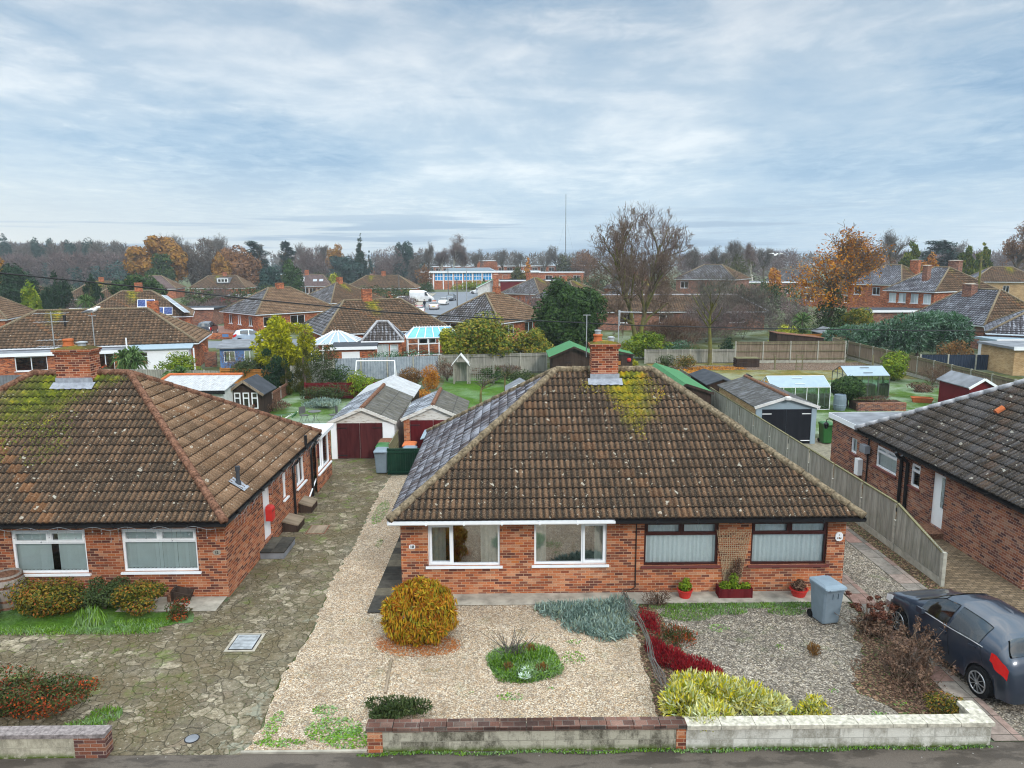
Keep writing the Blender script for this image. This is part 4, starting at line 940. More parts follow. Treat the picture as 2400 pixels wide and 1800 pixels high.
# strips of slabs for the right-hand drive
for x0, x1 in ((9.15, 9.75), (10.95, 11.55)):
    sheet('slab_strip', [(x0, 12.42), (x1, 12.42), (x1, 31), (x0, 31)], 0.03, 'slab')
sheet('drive_gravel', [(9.75, 12.42), (10.95, 12.42), (10.95, 31), (9.75, 31)], 0.016, 'greygravel')
sheet('drive_verge', [(11.55, 12.42), (12.0, 12.42), (12.0, 31), (11.55, 31)], 0.014, 'bed')
sheet('block_paved_drive', [(12.0, 12.42), (20, 12.42), (20, 18.6), (14.1, 18.6), (14.1, 31), (12.0, 31)], 0.014, 'blockpave')
sheet('concrete_yard', [(12.0, 31), (17, 31), (17, 36.0), (12.0, 36.0)], 0.014, 'yard')
sheet('lawn', [(-24, 31), (-8.2, 31), (-8.2, 54), (-24, 54)], 0.010, 'grassfrost')
sheet('lawn', [(-4.6, 37.6), (9.5, 37.6), (9.5, 56), (-4.6, 56)], 0.010, 'grass')
sheet('lawn', [(15.2, 37), (33, 37), (33, 54), (13, 54), (13, 42)], 0.010, 'grassfrost')
sheet('allotment', [(12.2, 54.02), (31, 54.02), (31, 64), (12.2, 64)], 0.010, 'allot')
sheet('dug_soil', [(13.5, 59.8), (30.5, 58.4), (30.8, 63.2), (20, 63.2), (19.5, 61.8), (13.5, 62.2)], .018, 'leafsoil', .15, 12)
sheet('front_bed', [(-24, 16.9), (-9.2, 16.95), (-7.9, 17.4), (-8.2, 17.95), (-10.2, 17.95), (-10.2, 18.85), (-24, 18.85)], 0.020, 'grass', 0.06, 5)
sheet('shrub_bed', [(7.9, 13.0), (9.12, 12.9), (9.12, 17.0), (8.6, 17.1), (8.2, 15.6), (7.3, 14.2)], 0.026, 'bed', 0.10, 8)
sheet('heather_bed', [(2.95, 12.7), (4.0, 12.7), (4.4, 14.4), (4.1, 15.8), (3.8, 18.1), (3.2, 18.1), (3.1, 15.5)], 0.026, 'bed', 0.05, 9)
# the damp November air, one even volume round the whole place
hz = MB(); hz.box(-1010, -70, -1, 1010, 910, 60); ho = hz.build('haze', (lambda n_: n_.m)(NT('haze air'))); tag(ho, 'thin damp haze over the whole estate', kind='stuff')
nt = ho.data.materials[0].node_tree; nt.nodes.remove(nt.nodes['Principled BSDF']); pv = nt.nodes.new('ShaderNodeVolumePrincipled'); pv.inputs['Density'].default_value = HAZE = 0.0004; pv.inputs['Color'].default_value = (.86, .93, 1, 1); pv.inputs['Anisotropy'].default_value = 0.2
nt.links.new(pv.outputs[0], nt.nodes['Material Output'].inputs['Volume'])
# ------------------------------------------------------------------ the three near bungalows
MOSSCAP = tiles('mossy mortar', [(0.3, (0.20, 0.16, 0.05)), (0.6, (0.36, 0.28, 0.03)), (0.8, (0.22, 0.2, 0.14))], roll=0, lichen=0.6, dark=0.2, orange=0, th=50)
L0, W0, ZE, ZR, RL, WX, WY = 12.43, 10.06, 2.32, 5.5, 3.05, 6.0, 4.52
def near_house(name, label, cx, mats, wallm, wins, ridgem, gut, fascia):
    t = thing(name, label, 'bungalow', (cx, 23.32, 0)); wl = MB()
    frs = [frame((-WX, -WY, 0), 0), frame((WX, -WY, 0), R(90)), frame((WX, WY, 0), R(180)), frame((-WX, WY, 0), R(-90))]
    for i, Ln in enumerate((2*WX, 2*WY, 2*WX, 2*WY)):
        wl.x = frs[i]; wall_panel(wl, Ln, 0, ZE-0.15, [w[1:5] for w in wins if w[0] == i])
    wl.build('wall', M[wallm], t, fix=False)
    for k, w in enumerate(wins):
        if w[5] != 'door': window(t, frs[w[0]], *w[1:], seed=k, glz='glass' if w[7] == 'sides' else 'glassdk')
    rf = hip_roof(t, L0, W0, ZE, ZR, RL, mats, 0, ridgem); eaves(t, L0, W0, ZE, WX, WY, gut, fascia)
    fl = MB(); fl.box(-WX+.05, -WY+.05, 0.02, WX-.05, WY-.05, 0.12); fl.build('floor', M['dark'], t)
    return t, frs, rf
def fw(cx, ua, va, ub, vb, kind, fm, curt, sill):
    a, b = GY(ua, va, 23.32-WY), GY(ub, vb, 23.32-WY)
    return (0, a.x-cx+WX, b.z+0.055, b.x-a.x, a.z-b.z-0.055, kind, fm, curt, sill)
H1 = 3.15
w1 = [fw(H1, 1002, 1229, 1172, 1330, 'left', 'white', 'sides', 'white'), fw(H1, 1252, 1226, 1421, 1327, 'right', 'white', 'sides', 'white'),
      fw(H1, 1511, 1223, 1681, 1329, 'top', 'brownpl', 'net', 'brownsill'), fw(H1, 1763, 1221, 1935, 1327, 'top', 'brownpl', 'net', 'brownsill')]
h1, f1, r1 = near_house('semi_detached_bungalow', 'pair of brick bungalows numbered 10 sharing a brown hipped roof with yellow moss', H1,
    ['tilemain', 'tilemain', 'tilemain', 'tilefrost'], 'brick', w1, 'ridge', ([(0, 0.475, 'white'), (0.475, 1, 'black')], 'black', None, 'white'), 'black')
chimney(h1, -0.02, -0.16, 0.84, 0.56, 4.6, 6.38, 0, moss=True)
ch = [o for o in kids(h1) if o.name.startswith('chimney')][0]
p = MB(); p.lathe((-0.22, -0.16, 6.42), [(.15, 0), (.16, .03), (.14, .05), (.125, .17), (.15, .19), (.15, .24), (.12, .25)], 16); p.build('chimney_pot', M['terra'], ch)
p = MB(); p.lathe((-0.22, -0.16, 6.64), [(.09, 0), (.09, .12), (.11, .125), (.11, .15), (.08, .16)], 14); p.build('cowl', M['steel'], ch)
p = MB(); p.lathe((0.2, -0.16, 6.42), [(.1, 0), (.1, .12), (.12, .125), (.12, .15), (.05, .17)], 14); p.build('cowl', M['steel'], ch)
def flashing(par, x, w, y0, zr0):
    f = MB(); sl = (ZR-ZE)/(W0/2); ang = math.atan(sl)
    for i in range(8):
        xa, xb = x-w/2-.12+(w+.24)*i/8, x-w/2-.12+(w+.24)*(i+1)/8; yb = y0-.24-(.02 if i % 2 else 0); z = lambda yy: ZR+sl*yy+0.075
        f.add([(xa, yb, z(yb)-.01), (xb, yb, z(yb)-.01), (xb, y0, z(y0)), (xa, y0, z(y0))], [(0, 1, 2, 3)])
    f.box(x-w/2-.04, y0-.015, ZR+sl*y0+.05, x+w/2+.04, y0-.005, ZR+sl*y0+.22)
    f.build('flashing', M['lead'], par)
flashing(ch, -0.02, 0.84, -0.44, 0)
m = MB(); x0 = GY(1490, 1300, 18.8).x-H1; m.tube([(x0, -WY-.03, 2.1), (x0, -WY-.03, .2), (x0-.12, -WY-.03, .12), (x0-.3, -WY-.02, .1)], .014, 6); m.build('cable', M['black'], h1)
def plaque(par, c, w, h, mat, txt=None, tm=None, size=0.1, shape='scallop', rot=0.0):
    m = MB(); k = 24; pts = []
    for i in range(k):
        a = 2*math.pi*i/k; e = 1.0+0.07*math.cos(4*a) if shape == 'scallop' else 1.0
        s = lambda v: math.copysign(abs(v)**0.45, v)
        pts.append((s(math.cos(a))*w/2*e, s(math.sin(a))*h/2*e))
    m.x = Matrix.Translation(c) @ Matrix.Rotation(rot, 4, 'Z'); m.extr([(p[0], p[1]) for p in pts], -0.03, -0.004, 'y')
    o = m.build('house_number_plaque', M[mat], par)
    if txt:
        cu = bpy.data.curves.new('number', 'FONT'); cu.body = txt; cu.size = size; cu.extrude = 0.004; cu.align_x = 'CENTER'; cu.align_y = 'CENTER'; cu.offset = 0.004
        tmp = bpy.data.objects.new('number', cu); C.objects.link(tmp); bpy.context.view_layer.update()
        me = bpy.data.meshes.new_from_object(tmp.evaluated_get(bpy.context.evaluated_depsgraph_get())); bpy.data.objects.remove(tmp); me.materials.clear()
        me.materials.append(M[tm]); q = bpy.data.objects.new('number', me); C.objects.link(q); q.parent = o
        q.matrix_local = Matrix.Translation(Vector(c)+Matrix.Rotation(rot, 3, 'Z') @ Vector((0, -0.036, 0))) @ Matrix.Rotation(rot, 4, 'Z') @ Matrix.Rotation(R(90), 4, 'X')
    return o
def loc1(u, v, cx=H1): q = GY(u, v, 23.32-WY); return (q.x-cx, -WY, q.z)
plaque(h1, loc1(966, 1281), 0.16, 0.115, 'white', '10', 'black', 0.11)
pq = plaque(h1, loc1(1966, 1257), 0.19, 0.23, 'white')
m = MB(); c = loc1(1966, 1257)
for dx, dz, s in ((0, .05, .014), (-.045, -.035, .016), (0, -.03, .02), (.045, -.035, .016), (.02, -.05, .014)): m.lathe((c[0]+dx, -WY-.034, c[2]+dz-s), [(s*.4, 0), (s, s), (s*.4, 2*s)], 8)
m.build('flower_motif', M['l_mixed'], pq)
roof_moss(r1, 0, L0, W0, ZE, ZR, [(.55, -1.0, .75, .5), (.5, -1.5, .6, .6), (.75, -2.0, .3, .8), (1.1, -.5, .6, .3), (-.5, -.7, .5, .4), (1.5, -1.0, .4, .5)], 900, .045, 'l_mossy', 5)
# --- left house
H2 = -13.545
w2 = [fw(H2, 23, 1244, 209, 1348, 'top', 'white', 'blind', 'white'), fw(H2, 282, 1240, 467, 1343, 'top', 'white', 'blind', 'white'),
      (1, 23.95-18.8, 1.02, 0.42, 0.9, 'hop', 'white', 'blind', 'white'), (1, 25.55-18.8, 0.9, 1.1, 1.0, 'two', 'white', 'none', 'white'), (1, 21.9-18.8, 0.3, 0.85, 1.8, 'door')]
h2, f2, r2 = near_house('mossy_roof_bungalow', 'dark red brick bungalow beside the crazy paving with bright green moss on its roof', H2,
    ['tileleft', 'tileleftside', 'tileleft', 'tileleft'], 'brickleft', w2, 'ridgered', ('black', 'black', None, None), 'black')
roof_moss(r2, 0, L0, W0, ZE, ZR, [(-.2, -.9, 1.5, .6), (-.6, -1.8, 1.5, .9), (-1.4, -2.8, 1.2, 1.0), (-2.2, -3.8, 1.0, .9), (1.3, -.4, .4, .3), (-3.0, -4.4, .8, .5), (.4, -2.6, .8, 1.0)], 2300, .05, 'l_mossgreen', 6)
w2w = [o for o in kids(h2) if o.name.startswith('window')]
chimney(h2, 0.02, -0.16, 1.08, 0.6, 4.6, 6.32, 0, mat='brickchim', moss=True)
ch2 = [o for o in kids(h2) if o.name.startswith('chimney')][0]
p = MB(); p.lathe((-0.22, -0.16, 6.38), [(.16, 0), (.17, .04), (.15, .06), (.14, .16), (.165, .18), (.165, .23), (.13, .24)], 16); p.build('chimney_pot', M['terra'], ch2)
p = MB(); p.lathe((0.2, -0.16, 6.38), [(.12, 0), (.12, .1), (.17, .11), (.17, .14), (.05, .16)], 14); p.build('cowl', M['steel'], ch2)
flashing(ch2, 0.02, 1.08, -0.46, 0)
plaque(h2, loc1(509, 1294, H2), 0.19, 0.13, 'concrete', '12', 'black', 0.09)
m = MB(); m.x = f2[1]; m.box(3.1, .09, .3, 3.95, .12, 2.1); d_ = m.build('door', M['white'], h2)
m = MB(); m.x = f2[1]; m.box(3.16, .07, 1.1, 3.26, .09, 1.22); m.build('handle', M['steel'], d_)
for yy in (25.0-18.8, 27.4-18.8):
    m = MB(); m.x = f2[1]; m.tube([(yy, -.32, 2.2), (yy, -.2, 2.02), (yy, -.07, 1.9), (yy, -.07, .03)], .045, 8); m.build('downpipe', M['black'], h2)
m = MB(); m.x = f2[1]; m.tube([(26.1-18.8, -.25, 2.2), (26.1-18.8, -.25, 2.75)], .055, 8); m.build('flue', M['black'], h2)
m = MB(); m.x = f2[1]; m.tube([(8.0, -.06, .12), (9.2, -.06, .55)], .03, 6); m.build('waste_pipe', M['white'], h2)
m = MB(); x = GY(556, 1081, 20.6).x-H2; e_ = (L0-RL)/2; zz = ZE+(L0/2-x)*(ZR-ZE)/e_; y_ = -2.75
m.tube([(x, y_, zz), (x, y_, zz+.12)], .085, 10); m.tube([(x, y_, zz+.1), (x, y_, zz+.46)], .055, 10); m.tube([(x, y_, zz+.44), (x, y_, zz+.56)], .072, 10); v_ = m.build('vent_pipe', M['feltdk'], h2)
m = MB(); sl = (ZR-ZE)/e_; m.add([(x-.2, y_-.22, zz+.2*sl+.05), (x+.24, y_-.22, zz-.24*sl+.05), (x+.24, y_+.22, zz-.24*sl+.05), (x-.2, y_+.22, zz+.2*sl+.05)], [(0, 1, 2, 3)]); m.build('flashing', M['lead'], v_)
# rear extension of the left house with its big side window
m = MB(); m.x = frame((-H2-12.2, 0, 0), 0); X1 = -7.42-H2; m = MB()
m.x = frame((X1, WY, 0), R(90)); wall_panel(m, 2.5, 0, 2.05, [(0.25, .68, 2.0, 1.3)]); m.x = frame((X1, WY+2.5, 0), R(180)); wall_panel(m, 4.5, 0, 2.05, [])
m.build('rear_extension_wall', M['brickleft'], h2, fix=False); window(h2, frame((X1, WY, 0), R(90)), .25, .68, 2.0, 1.3, 'two', 'white', 'none', 'white')
m = MB(); m.box(X1-4.5, WY+.45, 2.05, X1+.12, WY+2.65, 2.2); m.build('flat_roof', M['white'], h2)
# icicle lights along the gutters
m = MB(); rng = random.Random(4); px_ = None
for i in range(160):
    x = -WX+2*WX*i/159; z = ZE-.13+.045*math.sin(i*.55); q = Vector((x, -W0/2-.075, z))
    if px_ is not None: m.bar(px_, q, .006)
    px_ = q
    if i % 3 == 0:
        l = rng.choice((.12, .2, .3, .22)); m.bar(q, q+Vector((rng.uniform(-.02, .02), 0, -l)), .005); m.box(q.x-.012, q.y-.012, q.z-l-.02, q.x+.012, q.y+.012, q.z-l)
px_ = None
for i in range(120):
    y = -WY+2*WY*i/119; q = Vector((L0/2+.075, y, ZE-.12+.05*math.sin(i*.6)))
    if px_ is not None: m.bar(px_, q, .006)
    px_ = q
    if i % 3 == 0: l = rng.choice((.12, .25, .35, .3)); m.bar(q, q+Vector((0, 0, -l)), .005)
o = m.build('icicle_lights', M['steel']); o.location = (H2, 23.32, 0); tag(o, 'string of clear icicle lights drooping along the black gutter of the mossy bungalow', 'fairy lights')
# --- right house
H3 = 20.1
w3 = [(3, 27.84-27.04, 1.18, 1.5, 0.82, 'top', 'white', 'net', 'brownsill'), (3, 27.84-24.62, 1.17, 0.58, 0.82, 'hop', 'white', 'none', 'brownsill'), (3, 4.5, 0.25, 0.75, 1.8, 'door')]
h3, f3, r3 = near_house('grey_roof_bungalow', 'purple brick bungalow beyond the long garden fence with grey lichened tiles', H3,
    ['tileright', 'tileright', 'tileright', 'tileright'], 'brickright', w3, 'ridgefrost', (None, None, None, 'black'), 'black')
m = MB(); m.x = f3[3]; m.box(4.5, .09, .25, 5.25, .12, 2.05); d_ = m.build('door', M['white'], h3)
m = MB(); m.x = f3[3]; m.box(4.95, .065, .95, 5.15, .085, 1.95); m.build('pane', M['glassdk'], d_)
m = MB(); m.x = f3[3]; m.box(5.12, .05, 1.0, 5.2, .08, 1.08); m.build('handle', M['black'], d_)
m = MB(); m.x = f3[3]; m.box(4.4, -.45, .02, 5.4, 0, .2); m.build('doorstep', M['ridgered'], h3)
for yy in (2.72, 3.12):
    m = MB(); m.x = f3[3]; m.tube([(yy, -.3, 2.2), (yy, -.2, 2.05), (yy, -.07, 1.92), (yy, -.07, .03)], .06, 8); m.build('downpipe', M['black'], h3)
x, y = H3-13.62, 0
m = MB(); m.x = frame((-WX, WY+3.0, 0), R(-90)); wall_panel(m, 3.0, 0, 2.35, [(1.75, 1.18, .52, .62)]); m.x = frame((-WX+5, WY+3, 0), R(180)); wall_panel(m, 5, 0, 2.35, [])
m.build('rear_extension_wall', M['brickright'], h3, fix=False); window(h3, frame((-WX, WY+3.0, 0), R(-90)), 1.75, 1.18, .52, .62, 'one', 'white', 'net', 'brownsill')
m = MB(); m.box(-WX-.12, WY+.3, 2.35, -WX+5.1, WY+3.12, 2.42); m.build('flat_roof', M['felt'], h3)
m = MB(); m.box(-WX-.14, WY+.5, 2.22, -WX-.121, WY+3.12, 2.43); m.box(-WX-.14, WY+3.122, 2.22, -WX+5.1, WY+3.14, 2.43); m.build('fascia', M['white'], h3)
m = MB(); m.x = f3[3]; m.box(-.42, -.2, .5, -.12, -.01, 1.15); m.build('meter_box', M['white'], h3)
m = MB(); m.x = f3[3]; m.tube([(.25, -.03, 2.1), (.25, -.03, .2)], .03, 6); m.build('waste_pipe', M['black'], h3)
m = MB(); m.x = f3[3]; m.box(.05, -.28, 1.55, .5, -.08, 1.85); m.build('extractor_box', M['felt'], h3)
x = -WX+2.2; zz = ZE+(x+L0/2)*(ZR-ZE)/((L0-RL)/2); m = MB(); m.tube([(x-.12, .3, zz-.02), (x+.12, .3, zz+.14)], .1, 10); m.build('vent_tile', M['terra'], h3)
# ------------------------------------------------------------------ front walls
def simple(name, label, cat, mb, mat, loc=(0, 0, 0), group=None, smooth=False, fix=True):
    o = mb.build(name, mat if isinstance(mat, (list, bpy.types.Material)) else M[mat], None, smooth, fix); o.location = loc; return tag(o, label, cat, group)
t = thing('garden_wall', 'stained grey concrete block garden wall with brick coping and brick end pier', 'wall', (0, 12.32, 0))
m = MB(); m.box(-2.32, 0, -.05, 3.12, .2, .43); m.build('blockwork', M['blockgrey'], t)
m = MB(); m.box(-2.6, -.012, -.05, -2.322, .23, .43); m.box(3.122, -.012, -.05, 3.3, .23, .43); m.build('brick_pier', M['brick'], t)
m = MB(); rng = random.Random(2)
for i in range(12): x = -2.62+i*.495; m.box(x, -.035+rng.uniform(-.006, .006), .432, x+.485, .25, .51+rng.uniform(-.006, .006))
m.build('coping', M['coping'], t)
t = thing('garden_wall', 'white painted concrete block garden wall with pale coping along the pavement', 'wall', (0, 12.30, 0))
m = MB(); m.box(3.302, 0, -.05, 8.98, .2, .43); m.box(8.76, .202, -.05, 8.98, .62, .43); m.build('blockwork', M['blockwhite'], t)
m = MB()
for i in range(9): x = 3.31+i*.635; m.box(x, -.04, .432, x+.625, .25, .51+rng.uniform(-.005, .005))
m.box(8.72, .252, .432, 9.02, .66, .512); m.build('coping', M['copingw'], t)
t = thing('garden_wall', 'pale block garden wall with dark coping and brick pier left of the crazy paving', 'wall', (0, 12.25, 0))
m = MB(); m.box(-24, 0, -.05, -7.95, .2, .42); m.build('blockwork', M['blockleft'], t)
m = MB(); m.box(-7.948, -.01, -.05, -7.38, .24, .42); m.build('brick_pier', M['brickright'], t)
m = MB()
for i in range(36): x = -24+i*.462; m.box(x, -.03, .422, x+.455, .25, .5)
m.build('coping', M['copinggrey'], t)
m = MB(); m.box(-4.95, 12.3, 0, -2.62, 12.36, .045); simple('edging_strip', 'pale concrete edging strip between pavement and tan gravel', 'kerb', m, 'concrete')
m = MB(); a, b = G(918, 1548), G(903, 1628); m.bar((a.x, a.y, .02), (b.x, b.y, .02), .05, .08); simple('edging_board', 'thin dark board set in the tan gravel between drive and garden', 'edging', m, 'fencebrown')
# moss along the foot of the walls (nobody could count it)
rng = np.random.default_rng(3)
def ground_tufts(name, regions, n, L, W, mat, seed, zr=(0.0, 0.05), label=None, style='up', kind='stuff', parent=None):
    """short tufts over discs (x, y, rx, ry)"""
    r = np.random.default_rng(seed); reg = np.asarray(regions, float); a = reg[:, 2]*reg[:, 3]; k = r.choice(len(reg), n, p=a/a.sum())
    q = np.sqrt(r.uniform(0, 1, n)); th = r.uniform(0, 2*math.pi, n); P = np.stack([reg[k, 0]+reg[k, 2]*q*np.cos(th), reg[k, 1]+reg[k, 3]*q*np.sin(th), r.uniform(*zr, n)+0.02], 1)
    if style == 'up': T = unit(r.normal(0, .45, (n, 3))+np.array([0, 0, 1.0])); No = unit(np.cross(T, r.normal(size=(n, 3))))
    else: No = unit(r.normal(0, .35, (n, 3))+np.array([0, 0, 1.0])); T = r.normal(size=(n, 3))
    V, Q = leaf_quads(P, No, T, L, W, r); o = np_mesh(name, V, Q, M[mat], parent)
    if kind: tag(o, kind=kind)
    if label: o['label'] = label
    return o
ground_tufts('moss', [(x, 12.24+.03*math.sin(x*3), .3, .035) for x in np.arange(-2.5, 9, .45)], 2600, .05, .03, 'l_grass', 5, (0, .03), 'green moss at the foot of the garden walls')
ground_tufts('grass', [(x, 17.95, .5, .16) for x in np.arange(4.2, 8.4, .5)]+[(4.6, 17.5, .7, .35), (5.6, 17.65, .6, .2), (7.2, 17.6, .5, .2)], 5200, .09, .018, 'l_grass', 6, (0, .04), 'bright grass growing in front of the right-hand path')
ground_tufts('grass', [(-9.2, 17.25, .7, .25), (-11.5, 16.95, 1.6, .18), (-8.3, 13.0, .5, .35), (-8.1, 13.5, .35, .3), (-9.7, 16.9, 1.2, .15)], 3800, .13, .022, 'l_grass', 7, (0, .05), 'grass fringing the left-hand shrub bed and wall')
ground_tufts('weeds', [(-3.4, 13.0, .55, .4), (-3.0, 12.7, .5, .3), (-4.3, 12.6, .5, .12), (-3.7, 13.6, .25, .2), (-4.6, 13.1, .15, .5)], 1500, .07, .03, 'l_grass', 8, (0, .02), 'weeds spreading through the tan gravel near the wall', 'flat')
ground_tufts('weeds', [(-.8, 14.2, .08, .05), (1.5, 15.5, .3, .3), (.9, 14.3, .1, .06), (1.6, 16.2, .2, .1), (.05, 14.0, .3, .15), (8.0, 13.6, .15, .1), (6.9, 14.1, .13, .08), (7.4, 13.3, .15, .1), (6.4, 15.9, .12, .1), (5.2, 16.8, .3, .2), (-4.55, 25.5, .25, 1.3), (-4.1, 22.5, .1, .4)], 900, .06, .03, 'l_grass', 9, (0, .02), 'scattered small weeds in the gravel', 'flat')
ground_tufts('fallen_needles', [(-2.1, 16.15, 1.0, .55), (-2.5, 16.3, .7, .5), (-1.7, 16.05, .6, .4)], 3200, .05, .018, 'l_litter', 10, (0, .012), 'orange fallen needles round the golden bush', 'flat')
ground_tufts('fallen_leaves', [(8.4, 14.4, .9, 1.2), (8.6, 13.4, .6, .35), (3.6, 15.2, .6, .9)], 2600, .06, .035, 'l_dead', 11, (0, .02), 'brown fallen leaves in the right-hand beds', 'flat')
# ------------------------------------------------------------------ front garden plants
t = bush('golden_conifer', 'round golden orange conifer bush in the tan gravel before the left white window', 'bush', (-2.12, 16.62, 0), 1.7, 1.65, 1.62, 'l_golden', 1, seed=21); [bpy.data.objects.remove(o) for o in kids(t)]
foliage('crown', t, bumpy(21, (0, 0, .62), (.84, .80, .78), 130, .16), 9500, .15, .038, 'l_golden', 21, 'spray', .25, .03)
foliage('hanging_tips', t, bumpy(22, (.02, 0, .58), (.88, .82, .76), 80, .17), 5200, .15, .03, 'l_golden', 23, 'hang', .2, .03)
foliage('inner_growth', t, [(0, 0, .64, .80, .76, .76)], 4200, .15, .05, 'l_golden', 22, 'hang', .1, .03)
bush('conifer_bush', 'small flat topped dark green bush behind the end pier of the grey wall', 'bush', (-2.22, 13.45, 0), 1.1, .7, .42, 'l_shrub', 2600, .09, .035, 23, 'spray')
t = bush('blue_juniper', 'low spreading blue grey juniper before the front path', 'shrub', (2.15, 17.4, 0), 2.3, 1.7, .42, 'l_blue', 1, .1, .03, 24, 'up'); [bpy.data.objects.remove(o) for o in kids(t)]
foliage('crown', t, [(-.55, .25, .06, .8, .5, .2), (.2, .1, .08, .8, .7, .26), (.4, -.55, .05, .66, .6, .2), (-1.0, .5, .03, .5, .3, .14), (.75, .35, .1, .5, .5, .26), (-.1, -.35, .05, .75, .6, .18), (.2, -.95, .02, .4, .3, .1)], 6500, .17, .032, 'l_blue', 24, 'twig', .25, .03)
t = bush('crimson_heather', 'mound of crimson heather behind the yellow juniper', 'heather', (3.85, 15.2, 0), 1.4, 1.3, .42, 'l_red', 1, seed=25); [bpy.data.objects.remove(o) for o in kids(t)]
foliage('crown', t, [(-.2, .15, .06, .42, .42, .26), (.25, -.25, .06, .48, .36, .26), (-.4, .6, .05, .26, .35, .22), (.55, -.42, .04, .36, .24, .16)], 4200, .11, .022, 'l_red', 25, 'up', .22, .02)
bush('crimson_heather', 'small straggling clump of crimson heather beside the blue juniper', 'heather', (3.5, 17.0, 0), .55, 1.4, .25, 'l_red', 900, .10, .022, 26, 'up')
t = bush('brown_heather', 'dull olive heather between the crimson clump and the grey gravel', 'heather', (4.1, 16.35, 0), 1.0, 1.1, .3, 'l_berry', 1300, .08, .02, 27, 'up')
t = bush('golden_juniper', 'bright yellow frosted juniper spilling over the white wall', 'shrub', (4.5, 13.6, 0), 2.9, 1.4, .5, 'l_goldfrost', 1, seed=28); [bpy.data.objects.remove(o) for o in kids(t)]
foliage('crown', t, [(-1.0, -.3, .25, .5, .55, .42), (-.7, .3, .2, .5, .5, .36), (-.2, .15, .2, .6, .55, .36), (.35, .05, .16, .6, .5, .32), (.8, -.15, .12, .42, .34, .24), (-.85, -1.0, .42, .35, .32, .22), (-.55, -.8, .4, .4, .4, .22)], 6000, .15, .04, 'l_goldfrost', 28, 'twig', .2, .03)
bush('golden_juniper', 'smaller yellow juniper tuft alone behind the white wall', 'shrub', (6.02, 13.3, 0), .75, .5, .38, 'l_goldfrost', 900, .14, .04, 29, 'twig')
t = thing('bare_climber', 'tangle of bare grey climber stems lying across the crimson heather', 'plant', (0, 0, 0)); sg = []; rnd = random.Random(5)
pl = [G(1462, 1390, .2), G(1480, 1425, .35), G(1500, 1460, .45), G(1522, 1505, .5), G(1530, 1545, .45), G(1548, 1585, .5), G(1556, 1610, .4)]
for k in range(9):
    prev = None; off = Vector((rnd.uniform(-.12, .12), 0, rnd.uniform(-.05, .08)))
    for i, q in enumerate(pl):
        c = q+off*(.5+abs(i-3)*.25)+Vector((rnd.gauss(0, .03), rnd.gauss(0, .03), rnd.gauss(0, .03)))
        if prev is not None: sg.append((tuple(prev), tuple(c), .011, .010))
        prev = c
segs_mesh('stems', sg, 'twiggrey', t)
t = bush('dried_hydrangea', 'hydrangea with dark brown dead flower heads beside the grey wheelie bin', 'shrub', (8.86, 16.55, 0), 1.0, .9, .82, 'l_dead', 1, seed=30); [bpy.data.objects.remove(o) for o in kids(t)]
sg = [((rnd.gauss(0, .12), rnd.gauss(0, .12), 0), (rnd.gauss(0, .35), rnd.gauss(0, .3), rnd.uniform(.45, .78)), .012, .007) for i in range(60)]; segs_mesh('stems', sg, 'twig', t)
foliage('flower_heads', t, [(s[1][0], s[1][1], s[1][2]+.02, .08, .08, .055) for s in sg[:34]], 2600, .05, .04, 'l_hydr', 31, 'leaf', .2)
foliage('leaves', t, [(.0, -.1, .3, .45, .4, .25)], 900, .09, .04, 'l_dead', 32, 'leaf', .4, .02)
t = thing('dried_shrub', 'wispy brown dead shrub with seed heads leaning towards the dark car', 'shrub', (8.75, 14.75, 0)); sg = []; tips = []
for i in range(150):
    a = rnd.uniform(0, 6.28); r = rnd.uniform(.05, .75); h = rnd.uniform(.35, 1.0); b = Vector((rnd.gauss(0, .22), rnd.gauss(0, .35), 0)); e = b+Vector((math.cos(a)*r+.25*(i < 35), math.sin(a)*r+.3*(i < 35), h*(1.15 if i < 35 else .8)))
    mdl = b.lerp(e, .55)+Vector((0, 0, .1)); sg += [(tuple(b), tuple(mdl), .008, .006), (tuple(mdl), tuple(e), .006, .004)]; tips.append(e)
segs_mesh('stems', sg, 'twig', t)
foliage('seed_heads', t, [(e.x, e.y, e.z, .10, .10, .10) for e in tips], 3400, .07, .03, 'l_dead', 33, 'leaf', .5)
foliage('leaves', t, [(-.3, -.6, .05, .7, .5, .12), (.1, .2, .15, .5, .6, .2)], 1700, .07, .035, 'l_dead', 34, 'leaf', .4, .02)
bush('low_shrub', 'low green and bronze shrub at the corner by the white wall end', 'shrub', (8.75, 13.35, 0), .9, .8, .4, 'l_mixed', 1300, .06, .03, 35)
bush('dead_tuft', 'small rusty dead tuft alone in the grey gravel', 'plant', (7.0, 15.55, 0), .35, .3, .3, 'l_brown', 350, .10, .02, 36, 'up', 5, stems=False)
bush('bare_rose', 'small twiggy brown shrub beside the blue juniper and the path', 'shrub', (4.0, 18.0, 0), .75, .4, .6, 'l_dead', 700, .12, .014, 37, 'twig', 6)
